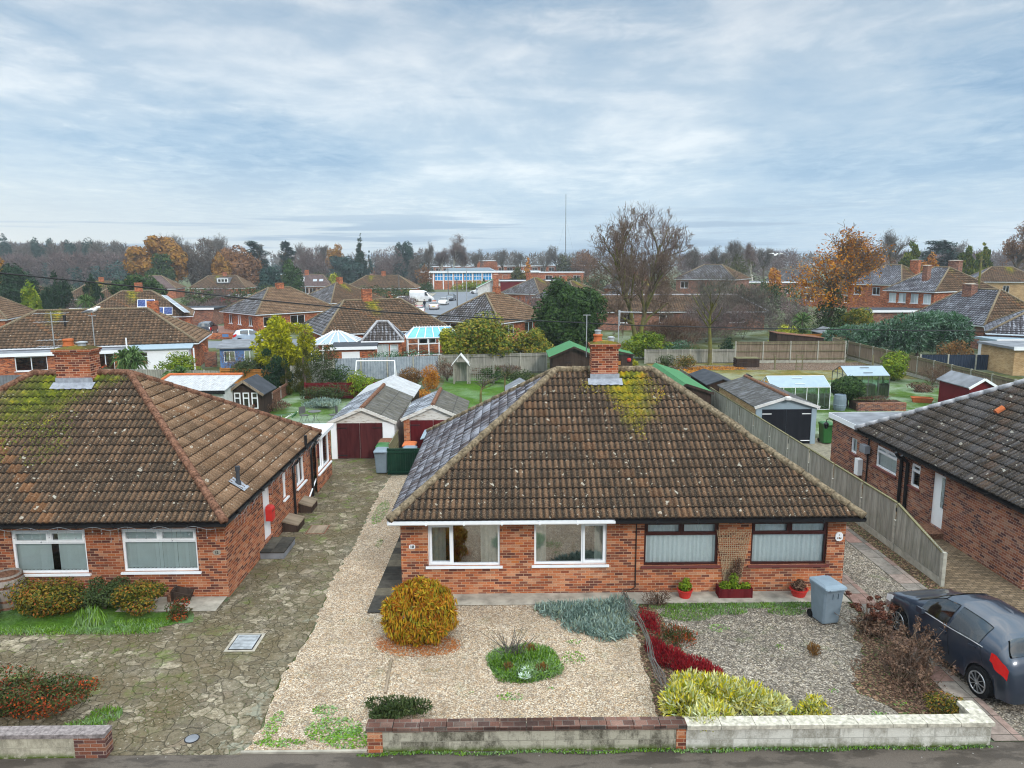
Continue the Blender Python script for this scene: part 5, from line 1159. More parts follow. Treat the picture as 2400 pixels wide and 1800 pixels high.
# round planted island
t = thing('island_bed', 'round island of green plants and grass set in the tan gravel', 'flower bed', (.36, 15.3, 0))
m = MB(); m.lathe((0, 0, 0), [(.78, 0.018), (.6, .04), (.3, .06)], 28); m.build('soil', M['grass'], t)
foliage('ground_cover', t, [(.15, .2, .04, .66, .55, .18), (-.4, .1, .03, .46, .52, .15), (.45, -.25, .02, .45, .45, .14), (-.1, -.5, .02, .6, .36, .11)], 7200, .10, .028, 'l_grass', 41, 'up', .3, .03)
foliage('bronze_tufts', t, [(-.35, -.3, .08, .12, .12, .14), (.4, -.35, .08, .16, .14, .14), (.15, .4, .1, .2, .12, .16)], 900, .09, .02, 'l_brown', 42, 'up', .3, .03)
segs_mesh('dead_stems', [((-.25+rnd.gauss(0, .12), .3+rnd.gauss(0, .1), .03), (-.25+rnd.gauss(0, .3), .3+rnd.gauss(0, .25), rnd.uniform(.3, .62)), .010, .006) for i in range(40)], 'twiggrey', t)
for i, (x, y, s) in enumerate(((.36, 14.62, .19), (.42, 14.87, .16))):
    t = thing('silver_rosette', ('larger' if i == 0 else 'smaller')+' silvery rosette plant at the front of the round island', 'plant', (x, y, .05), 0, 'silver rosettes'); V = []; Q = []
    rr = np.random.default_rng(50+i); th = np.arange(16)*2.4; T = np.stack([np.cos(th), np.sin(th), .35+.5*np.linspace(0, 1, 16)], 1); P = T*s*.45
    No = unit(np.stack([-np.cos(th)*.5, -np.sin(th)*.5, np.ones(16)], 1)); V, Q = leaf_quads(P, No, T, s, s*.38, rr); np_mesh('leaves', V, Q, M['l_silver'], t)
# left bed
bush('bronze_shrub', 'large rounded bronze and green shrub beside the oak barrels', 'shrub', (-11.9, 17.9, 0), 2.0, 1.3, 1.0, 'l_mixed', 5200, .085, .04, 61)
bush('dark_shrub', 'dark green shrub in the middle of the bed below the left-hand white window', 'shrub', (-10.55, 18.15, 0), 1.15, 1.0, .95, 'l_shrub', 3200, .085, .04, 62)
bush('bronze_shrub', 'smaller bronze shrub right of the dark green one under the brick wall', 'shrub', (-9.55, 17.95, 0), 1.35, 1.0, .82, 'l_mixed', 3400, .08, .038, 63)
bush('red_tipped_shrub', 'small dusky red tipped shrub on the edge of the concrete apron', 'shrub', (-8.4, 17.62, 0), .72, .6, .48, 'l_berry', 1300, .06, .03, 64)
t = thing('strap_leaf_clump', 'clump of arching strap leaves in front of the dark green shrub', 'plant', (-10.5, 17.35, 0))
foliage('leaves', t, [(0, 0, .12, .42, .25, .25)], 420, .32, .025, 'l_grass', 65, 'hang', .3, .02)
bush('red_berried_hedge', 'low hedge thick with red and orange berries behind the left front wall', 'hedge', (-9.85, 13.6, 0), 3.3, 1.0, .95, 'l_berry', 9500, .065, .034, 66, 'leaf', 16, .4)
def barrel(label, loc, r, h, open_top):
    t = thing('oak_barrel', label, 'barrel', loc, 0, 'oak barrels'); m = MB(); prof = [(r*(.82+.18*math.sin(math.pi*i/8)), h*i/8) for i in range(9)]
    if open_top: prof += [(r*.72, h), (r*.74, h*.75), (.01, h*.72)]
    else: prof += [(r*.74, h), (r*.72, h*.96), (.01, h*.95)]
    m.lathe((0, 0, 0), prof, 26); m.build('staves', M['barrelwood'], t)
    for f in (.08, .3, .7, .92): q = r*(.82+.18*math.sin(math.pi*f))+.006; m = MB(); m.lathe((0, 0, 0), [(q-.02, h*f-.03), (q, h*f-.03), (q, h*f+.03), (q-.02, h*f+.03)], 26); m.build('hoop', M['ridgered'], t)
barrel('tall open oak barrel against the brick wall of the mossy bungalow', (-13.2, 18.4, 0), .42, .92, True)
barrel('shorter banded oak barrel with a lid in front of the open one', (-13.25, 17.5, 0), .36, .78, False)
t = thing('cast_iron_trough', 'rusty black iron trough tilted against the left brick wall', 'trough', (-8.75, 18.5, .03)); t.scale = (.72, .72, .72); m = MB(); m.x = Matrix.Rotation(R(14), 4, 'Y')
m.tube_rings([[(-.3, -.1, 0), (.3, -.1, 0), (.3, .18, 0), (-.3, .18, 0)], [(-.36, -.16, .4), (.36, -.16, .4), (.36, .24, .46), (-.36, .24, .46)], [(-.3, -.1, .4), (.3, -.1, .4), (.3, .18, .46), (-.3, .18, .46)], [(-.26, -.06, .1), (.26, -.06, .1), (.26, .14, .1), (-.26, .14, .1)]]); m.build('body', M['shedwood'], t)
m = MB(); m.lathe((-.35, -.05, .03), [(.05, 0), (.09, .03), (.09, .3), (.05, .34)], 10); m.build('handle', M['ridgered'], t)
# covers in the paving
t = thing('manhole_cover', 'silver square manhole cover in a pale surround on the crazy paving', 'manhole cover', (-6.27, 16.35, .012)); m = MB(); m.box(-.36, -.42, 0, .36, .42, .006); m.build('frame', M['concrete'], t)
m = MB(); m.box(-.29, -.35, .007, .29, .35, .014); m.build('rim', M['black'], t); m = MB(); m.box(-.265, -.325, .0142, .265, .325, .02)
for i in range(9): m.box(-.23, -.29+i*.066, .0205, .23, -.265+i*.066, .030)
m.build('lid', M['steel'], t)
q = G(450, 1733); t = thing('stopcock_cover', 'small round metal cover in the paving near the pavement', 'cover', (q.x, q.y, .012)); m = MB(); m.lathe((0, 0, 0), [(.12, 0), (.12, .012), (.1, .014)], 20); m.build('lid', M['felt'], t)
m = MB(); m.lathe((0, 0, 0), [(.14, 0), (.14, .008), (.121, .009)], 20); m.build('rim', M['black'], t)
q = G(745, 1242); t = thing('manhole_cover', 'rusty brown manhole cover beside the side door of the left bungalow', 'manhole cover', (q.x, q.y, .012)); m = MB(); m.box(-.33, -.42, 0, .33, .42, .008); m.build('frame', M['bluewall'] if 0 else M['ridgered'], t); m = MB(); m.box(-.28, -.37, .009, .28, .37, .016); m.build('lid', M['fencebrown'], t)
# doorstep, post box and log boxes along the side wall
t = thing('doorstep', 'dark slate step below the side door of the left bungalow', 'step', (-7.18, 21.95, 0)); m = MB(); m.box(-.36, -.6, 0, .36, .6, .2); m.build('riser', M['felt'], t); m = MB(); m.box(-.38, -.62, .202, .38, .62, .24); m.build('tread', M['slabdark'], t)
t = thing('post_box', 'bright red post box fixed beside the side door', 'post box', (-7.42, 22.15, 0)); m = MB(); m.tube_rings([[(-.1, -.16, z), (.1, -.16, z), (.1, .16, z), (-.1, .16, z)] for z in (.98, 1.36)]+[[(-.1, -.12, 1.44), (.04, -.12, 1.44), (.04, .12, 1.44), (-.1, .12, 1.44)]]); m.build('box', M['red'], t); m = MB(); m.box(.101, -.1, 1.27, .105, .1, 1.30); m.build('slot', M['black'], t)
for i, (y, s, lab) in enumerate(((24.0, .34, 'wooden box planter nearest the side door step'), (25.9, .3, 'wooden box planter between the two black downpipes'))):
    t = thing('wooden_box', lab, 'planter', (-7.28, y, 0), 0, 'wooden boxes by the side wall'); m = MB(); m.x = Matrix.Rotation(R(0), 4, 'Z')
    m.extr([(-s*.7, 0), (s*.8, 0), (s*.8, .22), (-s*.7, .36)], -.4, .4, 'y'); m.build('box', M['shedwood'], t)
    m = MB(); m.extr([(s*.84, .224), (s*.84, .26), (-s*.74, .4), (-s*.74, .364)], -.43, .43, 'y'); m.build('lid', M['fencebrown'], t)
# path side: planter, trellis, pots, wheelie bin
t = thing('wooden_planter', 'low wooden planter box of green plants under the fan trellis', 'planter', (6.12, 18.55, .035)); m = MB(); m.box(-.42, -.16, 0, .42, .16, .03)
for a in ((-.42, -.16, .42, -.13), (-.42, .13, .42, .16), (-.42, -.13, -.39, .13), (.39, -.13, .42, .13)): m.box(a[0], a[1], .03, a[2], a[3], .24)
for sx in (-.45, .42): m.box(sx, -.17, 0, sx+.03, .17, .27)
m.build('box', M['reddoor'], t); m = MB(); m.box(-.385, -.125, .16, .385, .125, .2); m.build('soil', M['soil'], t)
foliage('plants', t, [(-.25, 0, .28, .18, .14, .14), (.05, 0, .25, .15, .14, .12), (.3, 0, .26, .16, .14, .13), (0, .05, .45, .14, .08, .2)], 900, .07, .045, 'l_yelgreen', 71, 'leaf', .3)
foliage('dead_climber', t, [(.05, .08, .6, .2, .06, .22), (.12, .08, .85, .14, .05, .2)], 500, .06, .03, 'l_dead', 72, 'leaf', .4)
t = thing('fan_trellis', 'woven willow fan trellis against the brick between the maroon windows', 'trellis', (6.12, 18.76, .2)); m = MB(); zt = 1.62
for i in range(15): u = i/14*2-1; m.tube([(u*.20, 0, 0), (u*.30, 0, zt*.4), (u*.47, .0, zt)], .007, 5)
m.build('stakes', M['willow'], t); m = MB()
for j in range(26):
    z = .12+(zt-.16)*j/25; hw = .21+(.26*(z/zt)); n_ = 18
    m.tube([(-hw+2*hw*i/n_, .010*(1 if (i+j) % 2 else -1), z+.006*(1 if (i+j) % 2 else -1)) for i in range(n_+1)], .0085, 4)
m.build('weave', M['willow'], t)
def pot(label, loc, r, h, mat, leaf, n, seed, lh=.25):
    t = thing('flower_pot', label, 'flower pot', loc, 0, 'pots along the front path'); m = MB(); m.lathe((0, 0, 0), [(r*.72, 0), (r, h*.9), (r*1.06, h*.9), (r*1.06, h), (r*.92, h), (r*.9, h*.85), (.01, h*.84)], 20); m.build('pot', M[mat], t)
    foliage('plant', t, [(0, 0, h+lh*.35, r*.9, r*.9, lh*.6), (.03, 0, h+lh*.9, r*.5, r*.5, lh*.4)], n, .07, .04, leaf, seed, 'leaf', .35)
pot('red pot with a bushy green plant on the front path', (4.78, 18.5, .035), .2, .22, 'red', 'l_yelgreen', 700, 73)
pot('wide red bowl of dark withered plants near the grey wheelie bin', (7.86, 18.52, .035), .23, .2, 'red', 'l_dead', 500, 74, .2)
def wheelie_bin(label, loc, rz, mat, lid, s=1.0, group='wheelie bins'):
    t = thing('wheelie_bin', label, 'wheelie bin', loc, rz, group); t.scale = (s, s, s); m = MB(); R_ = lambda w, d0, d1, z, b=.04: [(-w+b, d0, z), (w-b, d0, z), (w, d0+b, z), (w, d1-b, z), (w-b, d1, z), (-w+b, d1, z), (-w, d1-b, z), (-w, d0+b, z)]
    m.tube_rings([R_(.225, -.24, .24, .04), R_(.23, -.25, .25, .07), R_(.275, -.33, .31, .90), R_(.29, -.35, .33, .905), R_(.29, -.35, .33, .97)]); m.build('body', M[mat], t)
    m = MB(); m.tube_rings([R_(.295, -.39, .35, .972), R_(.30, -.41, .36, .985), R_(.29, -.38, .35, 1.02), R_(.22, -.27, .27, 1.06)]); m.box(-.2, -.435, .975, .2, -.395, 1.0); lo = m.build('lid', M[lid], t)
    m = MB(); m.tube([(-.22, .40, .99), (.22, .40, .99)], .018, 8); m.bar((-.2, .34, .97), (-.2, .40, .99), .03); m.bar((.2, .34, .97), (.2, .40, .99), .03); m.build('handle', M[mat], t)
    for sx in (-1, 1): m = MB(); m.tube([(sx*.2, .27, .1), (sx*.26, .27, .1)], .1, 16); m.build('wheel', M['rubber'], t)
    for sx in (-.05, .1): m = MB(); m.box(sx-.006, -.345, .72, sx+.006, -.325, .86); m.build('moulded_rib', M[mat], t)
    return t
wheelie_bin('blue grey wheelie bin standing on the grey gravel by the house corner', (7.98, 17.15, .02), R(12), 'greybin', 'greybin')
# ------------------------------------------------------------------ side fence
def fence_panel_mesh(mb, L, h, rails=3, board=.1, gravel=True, t0=1.0, t1=1.0, seed=0, z0=0.0, cap=True):
    rng = random.Random(seed); n = max(2, int(round(L/board))); b = L/n
    if gravel: mb.m = 2; mb.box(0, -.025, z0, L, .025, z0+.22); mb.m = 0; z0 = z0+.221
    for i in range(n):
        f = (i+.5)/n; hh = z0+(h-z0)*(t0+(t1-t0)*f); o = .004 if i % 2 else -.004; mb.box(i*b+.002, .006+o, z0+.01, (i+1)*b-.002, .024+o, hh-.03+rng.uniform(-.006, .006))
    mb.m = 1
    for k in range(rails):
        z = z0+(h-z0)*(.1+.8*k/(rails-1)); mb.bar((0, -.035, z*(t0)), (L, -.035, z*(t1)), .06, .075)
    if cap: mb.bar((0, .005, h*t0), (L, .005, h*t1), .075, .045)
    mb.m = 0
def fence(name, label, pts, h, bay=1.9, mat='fence', rail='fencerail', post='postconc', rails=3, board=.1, gravel=True, first=None, postw=.1, ph=.06, group=None, cap=True, z0=0.0):
    """posts and boarded panels along a line; panels share one mesh"""
    t = thing(name, label, 'fence', (pts[0][0], pts[0][1], 0), 0, group); o0 = Vector((pts[0][0], pts[0][1], 0)); pm = None; cache = {}
    pt = MB(); pt.box(-postw/2, -postw/2, z0-.05, postw/2, postw/2, h+ph); pt0 = None; k0 = 0
    for a, b in zip(pts, pts[1:]):
        a, b = Vector((*a, 0)), Vector((*b, 0)); n = max(1, round((b-a).length/bay)); L = (b-a).length/n; ang = math.atan2(b.y-a.y, b.x-a.x); key = round(L, 3)
        for i in range(n+(1 if b == Vector((*pts[-1], 0)) else 0)):
            p = a.lerp(b, i/n)-o0
            if pt0 is None: pt0 = pt.build('post', M[post], t); c = pt0
            else: c = pt0.copy(); C.objects.link(c); c.parent = t
            c.location = p; c.rotation_euler = (0, 0, ang)
            if k0 == 0 and first: c.scale = (1, 1, first)
            if i == n: break
            kk = (key, 'f') if (k0 == 0 and first) else key
            if kk not in cache:
                m = MB(); fence_panel_mesh(m, L-postw, h, rails, board, gravel, first if kk != key else 1.0, 1.0, len(cache), z0, cap); cache[kk] = m.build('panel', [M[mat], M[rail], M[post]], t); c = cache[kk]
            else: c = cache[kk].copy(); C.objects.link(c); c.parent = t
            c.location = p+Vector((math.cos(ang), math.sin(ang), 0))*postw/2; c.rotation_euler = (0, 0, ang); k0 += 1
    return t
fence('board_fence', 'long silvered board fence with concrete posts between the brown and grey roofed bungalows', [(12.05, 19.05), (12.05, 21.6), (12.0, 50)], 1.55, 2.15, first=.62)
# ------------------------------------------------------------------ vehicles
def lerp_tab(tab, s):
    for (a, va), (b, vb) in zip(tab, tab[1:]):
        if s <= b: f = (s-a)/(b-a) if b > a else 0; f = max(0, min(1, f)); f = f*f*(3-2*f)*.5+f*.5; return va+(vb-va)*f
    return tab[-1][1]
CARS = dict(
 hatch=dict(L=4.15, w=[(0, .58), (.15, .72), (.6, .85), (1.5, .88), (3.3, .88), (3.9, .85), (4.08, .78), (4.15, .68)], belt=[(0, .52), (.12, .70), (.5, .84), (1.3, .98), (2.4, 1.02), (3.3, 1.09), (3.8, 1.10), (4.05, .98), (4.15, .58)],
            top=[(0, .56), (.12, .74), (.5, .90), (1.05, 1.04), (1.25, 1.10), (1.95, 1.49), (2.4, 1.56), (3.0, 1.55), (3.6, 1.47), (3.75, 1.42), (3.98, 1.14), (4.08, 1.0), (4.15, .62)], ax=(.82, 3.42), wr=.31, screen=(1.28, 1.93), rear=(3.74, 3.97), side=((1.55, 2.38), (2.46, 3.32)), head=(.16, .58), tail=(3.68, 4.07)),
 saloon=dict(L=4.6, w=[(0, .6), (.15, .74), (.6, .86), (1.5, .89), (3.6, .88), (4.4, .82), (4.6, .68)], belt=[(0, .5), (.12, .66), (.5, .78), (1.4, .92), (3.4, .97), (4.3, .96), (4.5, .85), (4.6, .55)],
            top=[(0, .54), (.12, .7), (.5, .82), (1.2, .95), (1.4, 1.02), (2.1, 1.40), (2.6, 1.45), (3.2, 1.40), (3.45, 1.32), (4.0, 1.04), (4.4, 1.0), (4.52, .88), (4.6, .58)], ax=(.85, 3.6), wr=.3, screen=(1.45, 2.05), rear=(3.45, 3.98), side=((1.75, 2.5), (2.58, 3.35)), head=(.16, .6), tail=(4.25, 4.55)),
 suv=dict(L=4.4, w=[(0, .66), (.15, .8), (.6, .9), (1.5, .92), (3.8, .92), (4.25, .86), (4.4, .76)], belt=[(0, .55), (.12, .8), (.5, .98), (1.35, 1.08), (3.6, 1.12), (4.2, 1.05), (4.4, .6)],
            top=[(0, .58), (.12, .84), (.5, 1.03), (1.15, 1.12), (1.35, 1.18), (1.9, 1.6), (2.4, 1.68), (3.6, 1.64), (4.0, 1.56), (4.25, 1.15), (4.34, .98), (4.4, .62)], ax=(.85, 3.5), wr=.25, screen=(1.38, 1.88), rear=(4.0, 4.24), side=((1.6, 2.5), (2.58, 3.8)), head=(.16, .5), tail=(3.95, 4.32)),
 van=dict(L=5.6, w=[(0, .72), (.15, .85), (.6, .97), (1.5, 1.0), (5.3, 1.0), (5.55, .98), (5.6, .9)], belt=[(0, .6), (.12, .85), (.5, 1.0), (1.0, 1.25), (2.2, 1.3), (5.3, 1.3), (5.6, .8)],
            top=[(0, .64), (.12, .9), (.5, 1.08), (.9, 1.32), (1.7, 2.2), (2.2, 2.42), (3.5, 2.5), (5.3, 2.48), (5.5, 2.4), (5.58, 1.5), (5.6, .85)], ax=(.95, 4.3), wr=.12, screen=(.95, 1.66), rear=None, side=((1.35, 2.1),), head=(.16, .6), tail=(5.4, 5.58)))
def paintmat(name, c, metal=0.3, rough=0.28):
    if name in MATS: return MATS[name]
    n = NT(name, rough, 0.7, metal); n.b.inputs['Coat Weight'].default_value = 1.0; n.b.inputs['Coat Roughness'].default_value = 0.04
    f = n.mapr(n.noise(n.ob(), 1.7, 4.0), .3, .7, .85, 1.12); m = n.col(n.mix(1.0, c, n.comb(f, f, f), 'MULTIPLY')); MATS[name] = m; return m
M['cardk'] = glass('car glass', (.30, .45, .45), .06, .35); M['lampred'] = flat('red lamp lens', (.55, .012, .012), .15, .6); M['lampclear'] = flat('clear lamp lens', (.62, .65, .68), .12, .6); M['plateyel'] = flat('yellow plate', (.75, .55, .05), .4); M['platewh'] = flat('white plate', (.8, .8, .8), .4)
M['seat'] = flat('grey seat cloth', (.07, .085, .085), .9, .1)
def car(label, cat, loc, rz, kind, col, lod=0, group=None, name='parked_car', extra=None):
    K = CARS[kind]; L = K['L']; t = thing(name, label, cat, loc, rz, group); ws = .32; wr_ = .31
    def zb(s):
        z = .20 if .3 < s < L-.25 else .24
        for a in K['ax']:
            d = abs(s-a)
            if d < ws+.06: z = max(z, .30+math.sqrt(max(0, (ws+.06)**2-d*d)))
        return z
    def ring(s):
        w_, b, tp = lerp_tab(K['w'], s), lerp_tab(K['belt'], s), lerp_tab(K['top'], s); z0 = min(zb(s), b-.06); h = max(.02, tp-b); cab = min(1, h/.42)
        wr = w_*.94-K['wr']*cab+ .0; y = L/2-s
        return [Vector((w_*.95, y, z0)), Vector((w_*1.0, y, z0+(b-z0)*.35)), Vector((w_*1.0, y, z0+(b-z0)*.68)), Vector((w_*.975, y, b)), Vector((w_*.975+(wr-w_*.975)*.55, y, b+h*.52)), Vector((wr, y, b+h*.84)), Vector((wr*.78, y, b+h*.97)), Vector((0, y, tp))]
    ns = 60 if lod == 0 else 26; ss = sorted(set([L*i/(ns-1) for i in range(ns)]+[a+(ws+.06)*math.cos(math.pi*k/(12 if lod == 0 else 6)) for a in K['ax'] for k in range((12 if lod == 0 else 6)+1)]+[q for ab in (K['screen'], K['rear'] or (0,), *K['side']) for q in ab])); ss = [s for s in ss if 0 <= s <= L]
    m = MB(); rings = []
    for s in ss:
        r = ring(s); rings.append(r+[Vector((-p.x, p.y, p.z)) for p in r[-2::-1]])
    m.add([p for r in rings for p in r], []); kk = 15; fc = []
    inr = lambda s_, ab: ab and ab[0]-1e-4 <= s_ <= ab[1]+1e-4
    for i in range(len(rings)-1):
        sm = (ss[i]+ss[i+1])/2
        for j in range(14):
            tj = j if j < 7 else 13-j
            if tj in (5, 6) and (inr(sm, K['screen']) or inr(sm, K['rear'])): continue
            if tj in (3, 4) and any(inr(sm, q) for q in K['side']): continue
            fc.append((i*kk+j, i*kk+j+1, (i+1)*kk+j+1, (i+1)*kk+j))
    fc += [list(range(kk))[::-1], [(len(rings)-1)*kk+j for j in range(kk)]]
    for f in fc: m.f.append(list(f)); m.mi.append(0)
    b = m.build('body', paintmat('car paint '+str(col), col), t, smooth=True)
    m = MB(); m.box(-.7, -L/2+.3, .18, .7, L/2-.35, .5); m.build('underbody', M['black'], t)
    def P(s, tt, sg=1, off=.012):
        r = ring(s); i = min(6, int(tt)); p = r[i].lerp(r[i+1], tt-i); c = Vector((0, p.y, .6)); nrm = Vector((p.x, 0, max(0, p.z-.9))).normalized() if tt < 5.2 else Vector((0, .25 if s < L/2 else -.25, 1)).normalized()
        p = p+nrm*off; return Vector((p.x*sg, p.y, p.z))
    def patch(nm, s0, s1, t0, t1, mat, sg=1, n=6, k=4, both=False, par=None, off=.012):
        m = MB(); G_ = [[P(s0+(s1-s0)*i/n, t0+(t1-t0)*j/k, sg, off) for j in range(k+1)] for i in range(n+1)]
        if both: G_ = [row+[Vector((-p.x, p.y, p.z)) for p in row[::-1]] for row in G_]
        m.tube_rings(G_, close=False, caps=False); return m.build(nm, M[mat], par or t, smooth=True)
    patch('windscreen', *K['screen'], 5.05, 7, 'cardk', both=True)
    if K['rear']: patch('rear_window', *K['rear'], 5.25, 7, 'cardk', both=True)
    for sg in (1, -1):
        for a, c in K['side']: patch('side_window', a, c, 3.12, 4.92, 'cardk', sg)
        patch('headlight', *K['head'], 2.05, 3.1, 'lampclear', sg, off=.015); patch('tail_light', *K['tail'], 2.05, 3.05, 'lampred', sg, off=.015)
        m = MB(); x = .93*K['w'][3][1]+.1; m.tube_rings([[(sg*(x-.08), L/2-K['screen'][0]-.38+dy, lerp_tab(K['belt'], 1.6)+.02+dz) for dy, dz in ((-s_, -s_*.7), (s_, -s_*.7), (s_, s_*.7), (-s_, s_*.7))] if q == 0 else [(sg*(x+.06), L/2-K['screen'][0]-.38+dy, lerp_tab(K['belt'], 1.6)+.05+dz) for dy, dz in ((-s_, -s_*.7), (s_, -s_*.7), (s_, s_*.7), (-s_, s_*.7))] for q, s_ in ((0, .06), (1, .095))]); m.build('wing_mirror', paintmat('car paint '+str(col), col), t)
        for a in K['ax']:
            xw = lerp_tab(K['w'], a); m = MB(); m.tube([(sg*(xw-.2), L/2-a, .31), (sg*(xw-.015), L/2-a, .31), (sg*(xw-.004), L/2-a, .31)], [ws, ws, ws-.03], 24 if lod == 0 else 14); wo = m.build('wheel', M['rubber'], t)
            m = MB(); m.tube([(sg*(xw-.01), L/2-a, .31), (sg*(xw+.002), L/2-a, .31)], .055, 12)
            for j in range(10 if lod == 0 else 5): an = 2*math.pi*j/(10 if lod == 0 else 5); m.bar((sg*(xw+.001), L/2-a+.04*math.cos(an), .31+.04*math.sin(an)), (sg*(xw+.001), L/2-a+.215*math.cos(an), .31+.215*math.sin(an)), .012, .034 if lod == 0 else .06, up=(1, 0, 0))
            k = 28; m.tube_rings([[(sg*(xw+o), L/2-a+rr*math.cos(2*math.pi*j/k), .31+rr*math.sin(2*math.pi*j/k)) for j in range(k)] for rr, o in ((.20, .001), (.205, .008), (.228, .008), (.232, -.004))], caps=False); m.build('rim', M['alloy'], wo)
            if lod == 0:
                m = MB(); k = 20; rows = [[(sg*(xw+.006), L/2-a+rr*math.cos(math.pi*j/k), .30+rr*math.sin(math.pi*j/k)) for j in range(k+1)] for rr in (.335, .385)]; 
        if lod == 0:
            for s_ in (2.34, 3.2): m = MB(); m.tube_rings([[tuple(P(s_+ds, tt, sg, o)) for ds, tt in ((-.1, 2.35), (.1, 2.35), (.1, 2.55), (-.1, 2.55))] for o in (0, .03)]); m.build('door_handle', paintmat('car paint '+str(col), col), t)
            for s_, w_ in ((1.55, .006), (2.46, .006), (3.38, .006)):
                m = MB(); pts = [P(s_+.02*j, 3.0-j*.36, sg, .004) for j in range(8) if 3.0-j*.36 > .7]; m.tube(pts, .005, 4); m.build('door_seam', M['black'], t)
            m = MB(); pts = [P(1.5+1.95*j/12, 3.03, sg, .012) for j in range(13)]; m.tube(pts, .011, 5); m.build('chrome_strip', M['steel'], t)
    for pn, s_, z, mm in (('number_plate', 0, .48, 'platewh'), ('number_plate', L, .62 if kind != 'van' else .5, 'plateyel')):
        m = MB(); y = L/2+.012 if s_ == 0 else -L/2-.012; m.box(-.26, min(y, y*.999), z-.055, .26, max(y, y*.999)+.004, z+.055); m.build(pn, M[mm], t)
    if lod == 0:
        m = MB(); y = L/2-3.55; m.tube([(0, y, 1.40), (0, y-.06, 1.47)], [.03, .012], 8); m.tube([(0, y-.05, 1.45), (0, y-.3, 1.72)], .006, 5); m.build('roof_aerial', M['black'], t)
        for x_, y_ in ((-.38, .25), (.38, .25), (0, -.75)):
            m = MB(); m.box(x_-.24-.3*(x_ == 0), y_-.1, .5, x_+.24+.3*(x_ == 0), y_+.1, 1.05); m.box(x_-.12, y_-.06, 1.05, x_+.12, y_+.06, 1.22); m.build('seat', M['seat'], t)
        m = MB(); m.tube([(-.4+.18*math.cos(a_), L/2-1.75-.04*math.sin(a_), .95+.17*math.sin(a_)) for a_ in [2*math.pi*i/16 for i in range(17)]], .016, 6); m.build('steering_wheel', M['black'], t)
    return t
car('dark blue grey hatchback parked on the slab drive by the fence end', 'car', (10.42, 15.30, .03), R(6.5), 'hatch', (.024, .036, .060))
# ------------------------------------------------------------------ gardens behind the houses
def shed(label, name, cat, x0, x1, y0, y1, ze, zr, wallm, roofm, door=None, trim=None, ridgem=None, front=None, xm=None, th=.05, ov=.12, group=None, extra=None, sidewall=None):
    """gabled outbuilding, ridge along y, gable towards the camera; door: (xa, xb, h, mat)"""
    cx = (x0+x1)/2; t = thing(name, label, cat, (cx, y0, 0), 0, group); a, b = x0-cx, x1-cx; d = y1-y0; xm = 0 if xm is None else xm-cx
    m = MB(); zl = zr if xm <= a+.02 else ze
    m.extr([(a, 0), (b, 0), (b, ze), (xm, zr), (a, zl)] if xm > a+.02 else [(a, 0), (b, 0), (b, ze), (a, zr)], 0, .06, 'y'); m.build('wall', M[front or wallm], t); m = MB(); m.extr([(a, 0), (b, 0), (b, ze), (xm, zr), (a, zl)] if xm > a+.02 else [(a, 0), (b, 0), (b, ze), (a, zr)], d-.06, d, 'y'); m.build('rear_wall', M[wallm], t)
    for q_ in ((a, a+.06, zl), (b-.06, b, ze)): m = MB(); m.box(q_[0], .061, 0, q_[1], d-.061, q_[2]); m.build('side_wall', M[sidewall or wallm], t)
    m = MB()
    if xm > a+.02: gable_roof(m, a, b, 0, d, ze, zr, th, ov, xm)
    else:
        sl = (ze-zr)/(b-a); m.extr([(a-ov, zr-ov*sl), (b+ov, ze+ov*sl), (b+ov, ze+ov*sl+th), (a-ov, zr-ov*sl+th)], -ov, d+ov, 'y')
    ro = m.build('roof', [M[r] for r in (roofm if isinstance(roofm, (list, tuple)) else (roofm, roofm))], t)
    if ridgem: m = MB(); m.tube([(xm, -ov, zr+th), (xm, d+ov, zr+th)], .1, 8); m.build('ridge_tiles', M[ridgem], ro)
    if trim:
        m = MB(); s1 = (zr-ze)/(xm-a) if xm > a+.02 else 0; s2 = (zr-ze)/(b-xm)
        if xm > a+.02: m.bar((a-ov, -ov-.02, ze-ov*s1), (xm, -ov-.02, zr), .03, .14)
        m.bar((xm if xm > a+.02 else a-ov, -ov-.022, zr), (b+ov, -ov-.022, ze-ov*s2), .03, .14); m.build('bargeboard', M[trim], t)
    if door:
        xa, xb, h, dm = door[:4]; xa -= cx; xb -= cx
        for i, (p, q) in enumerate(((xa, (xa+xb)/2-.01), ((xa+xb)/2+.01, xb)) if len(door) > 4 else ((xa, xb),)):
            m = MB(); m.box(p, -.035, .03, q, -.002, h); dd = m.build('door', M[dm], t)
            for z in (.18, h-.22): m = MB(); s_ = 1 if i == 0 else -1; e = p if i == 0 else q; m.box(e, -.052, z-.02, e+s_*.45, -.037, z+.02); m.build('hinge', M['black' if dm != 'blackdoor' else 'white'], dd)
    return t
t = shed('old pale garage with flaking white gable, maroon double doors and part translucent roof', 'garage', 'garage', -8.0, -5.1, 32.85, 38.9, 1.75, 2.36, 'whitegrey', ['asbfrost', 'asbestos'], (-7.72, -5.66, 1.68, 'maroondoor', 2), 'flaking', 'ridgered', 'flaking')
for q_ in ((-1.45, -1.2), (.92, 1.45)): m = MB(); m.box(q_[0], -.05, 0, q_[1], -.002, 1.72); m.build('corner_post', M['white'], t)
m = MB(); m.extr([(-1.45, 0), (1.45, 0), (1.45, 1.75), (0, 2.36), (-1.45, 1.75)], 9.7, 9.76, 'y'); m.box(-1.45, 6.06, 0, -1.4, 9.69, 1.75); m.box(1.4, 6.06, 0, 1.45, 9.69, 1.75); m.build('lean_to_wall', M['shedwood'], t)
m = MB(); gable_roof(m, -1.45, 1.45, 6.2, 9.7, 1.74, 2.35, .04, .14); m.build('translucent_roof', [M['translucent']]*2, t)
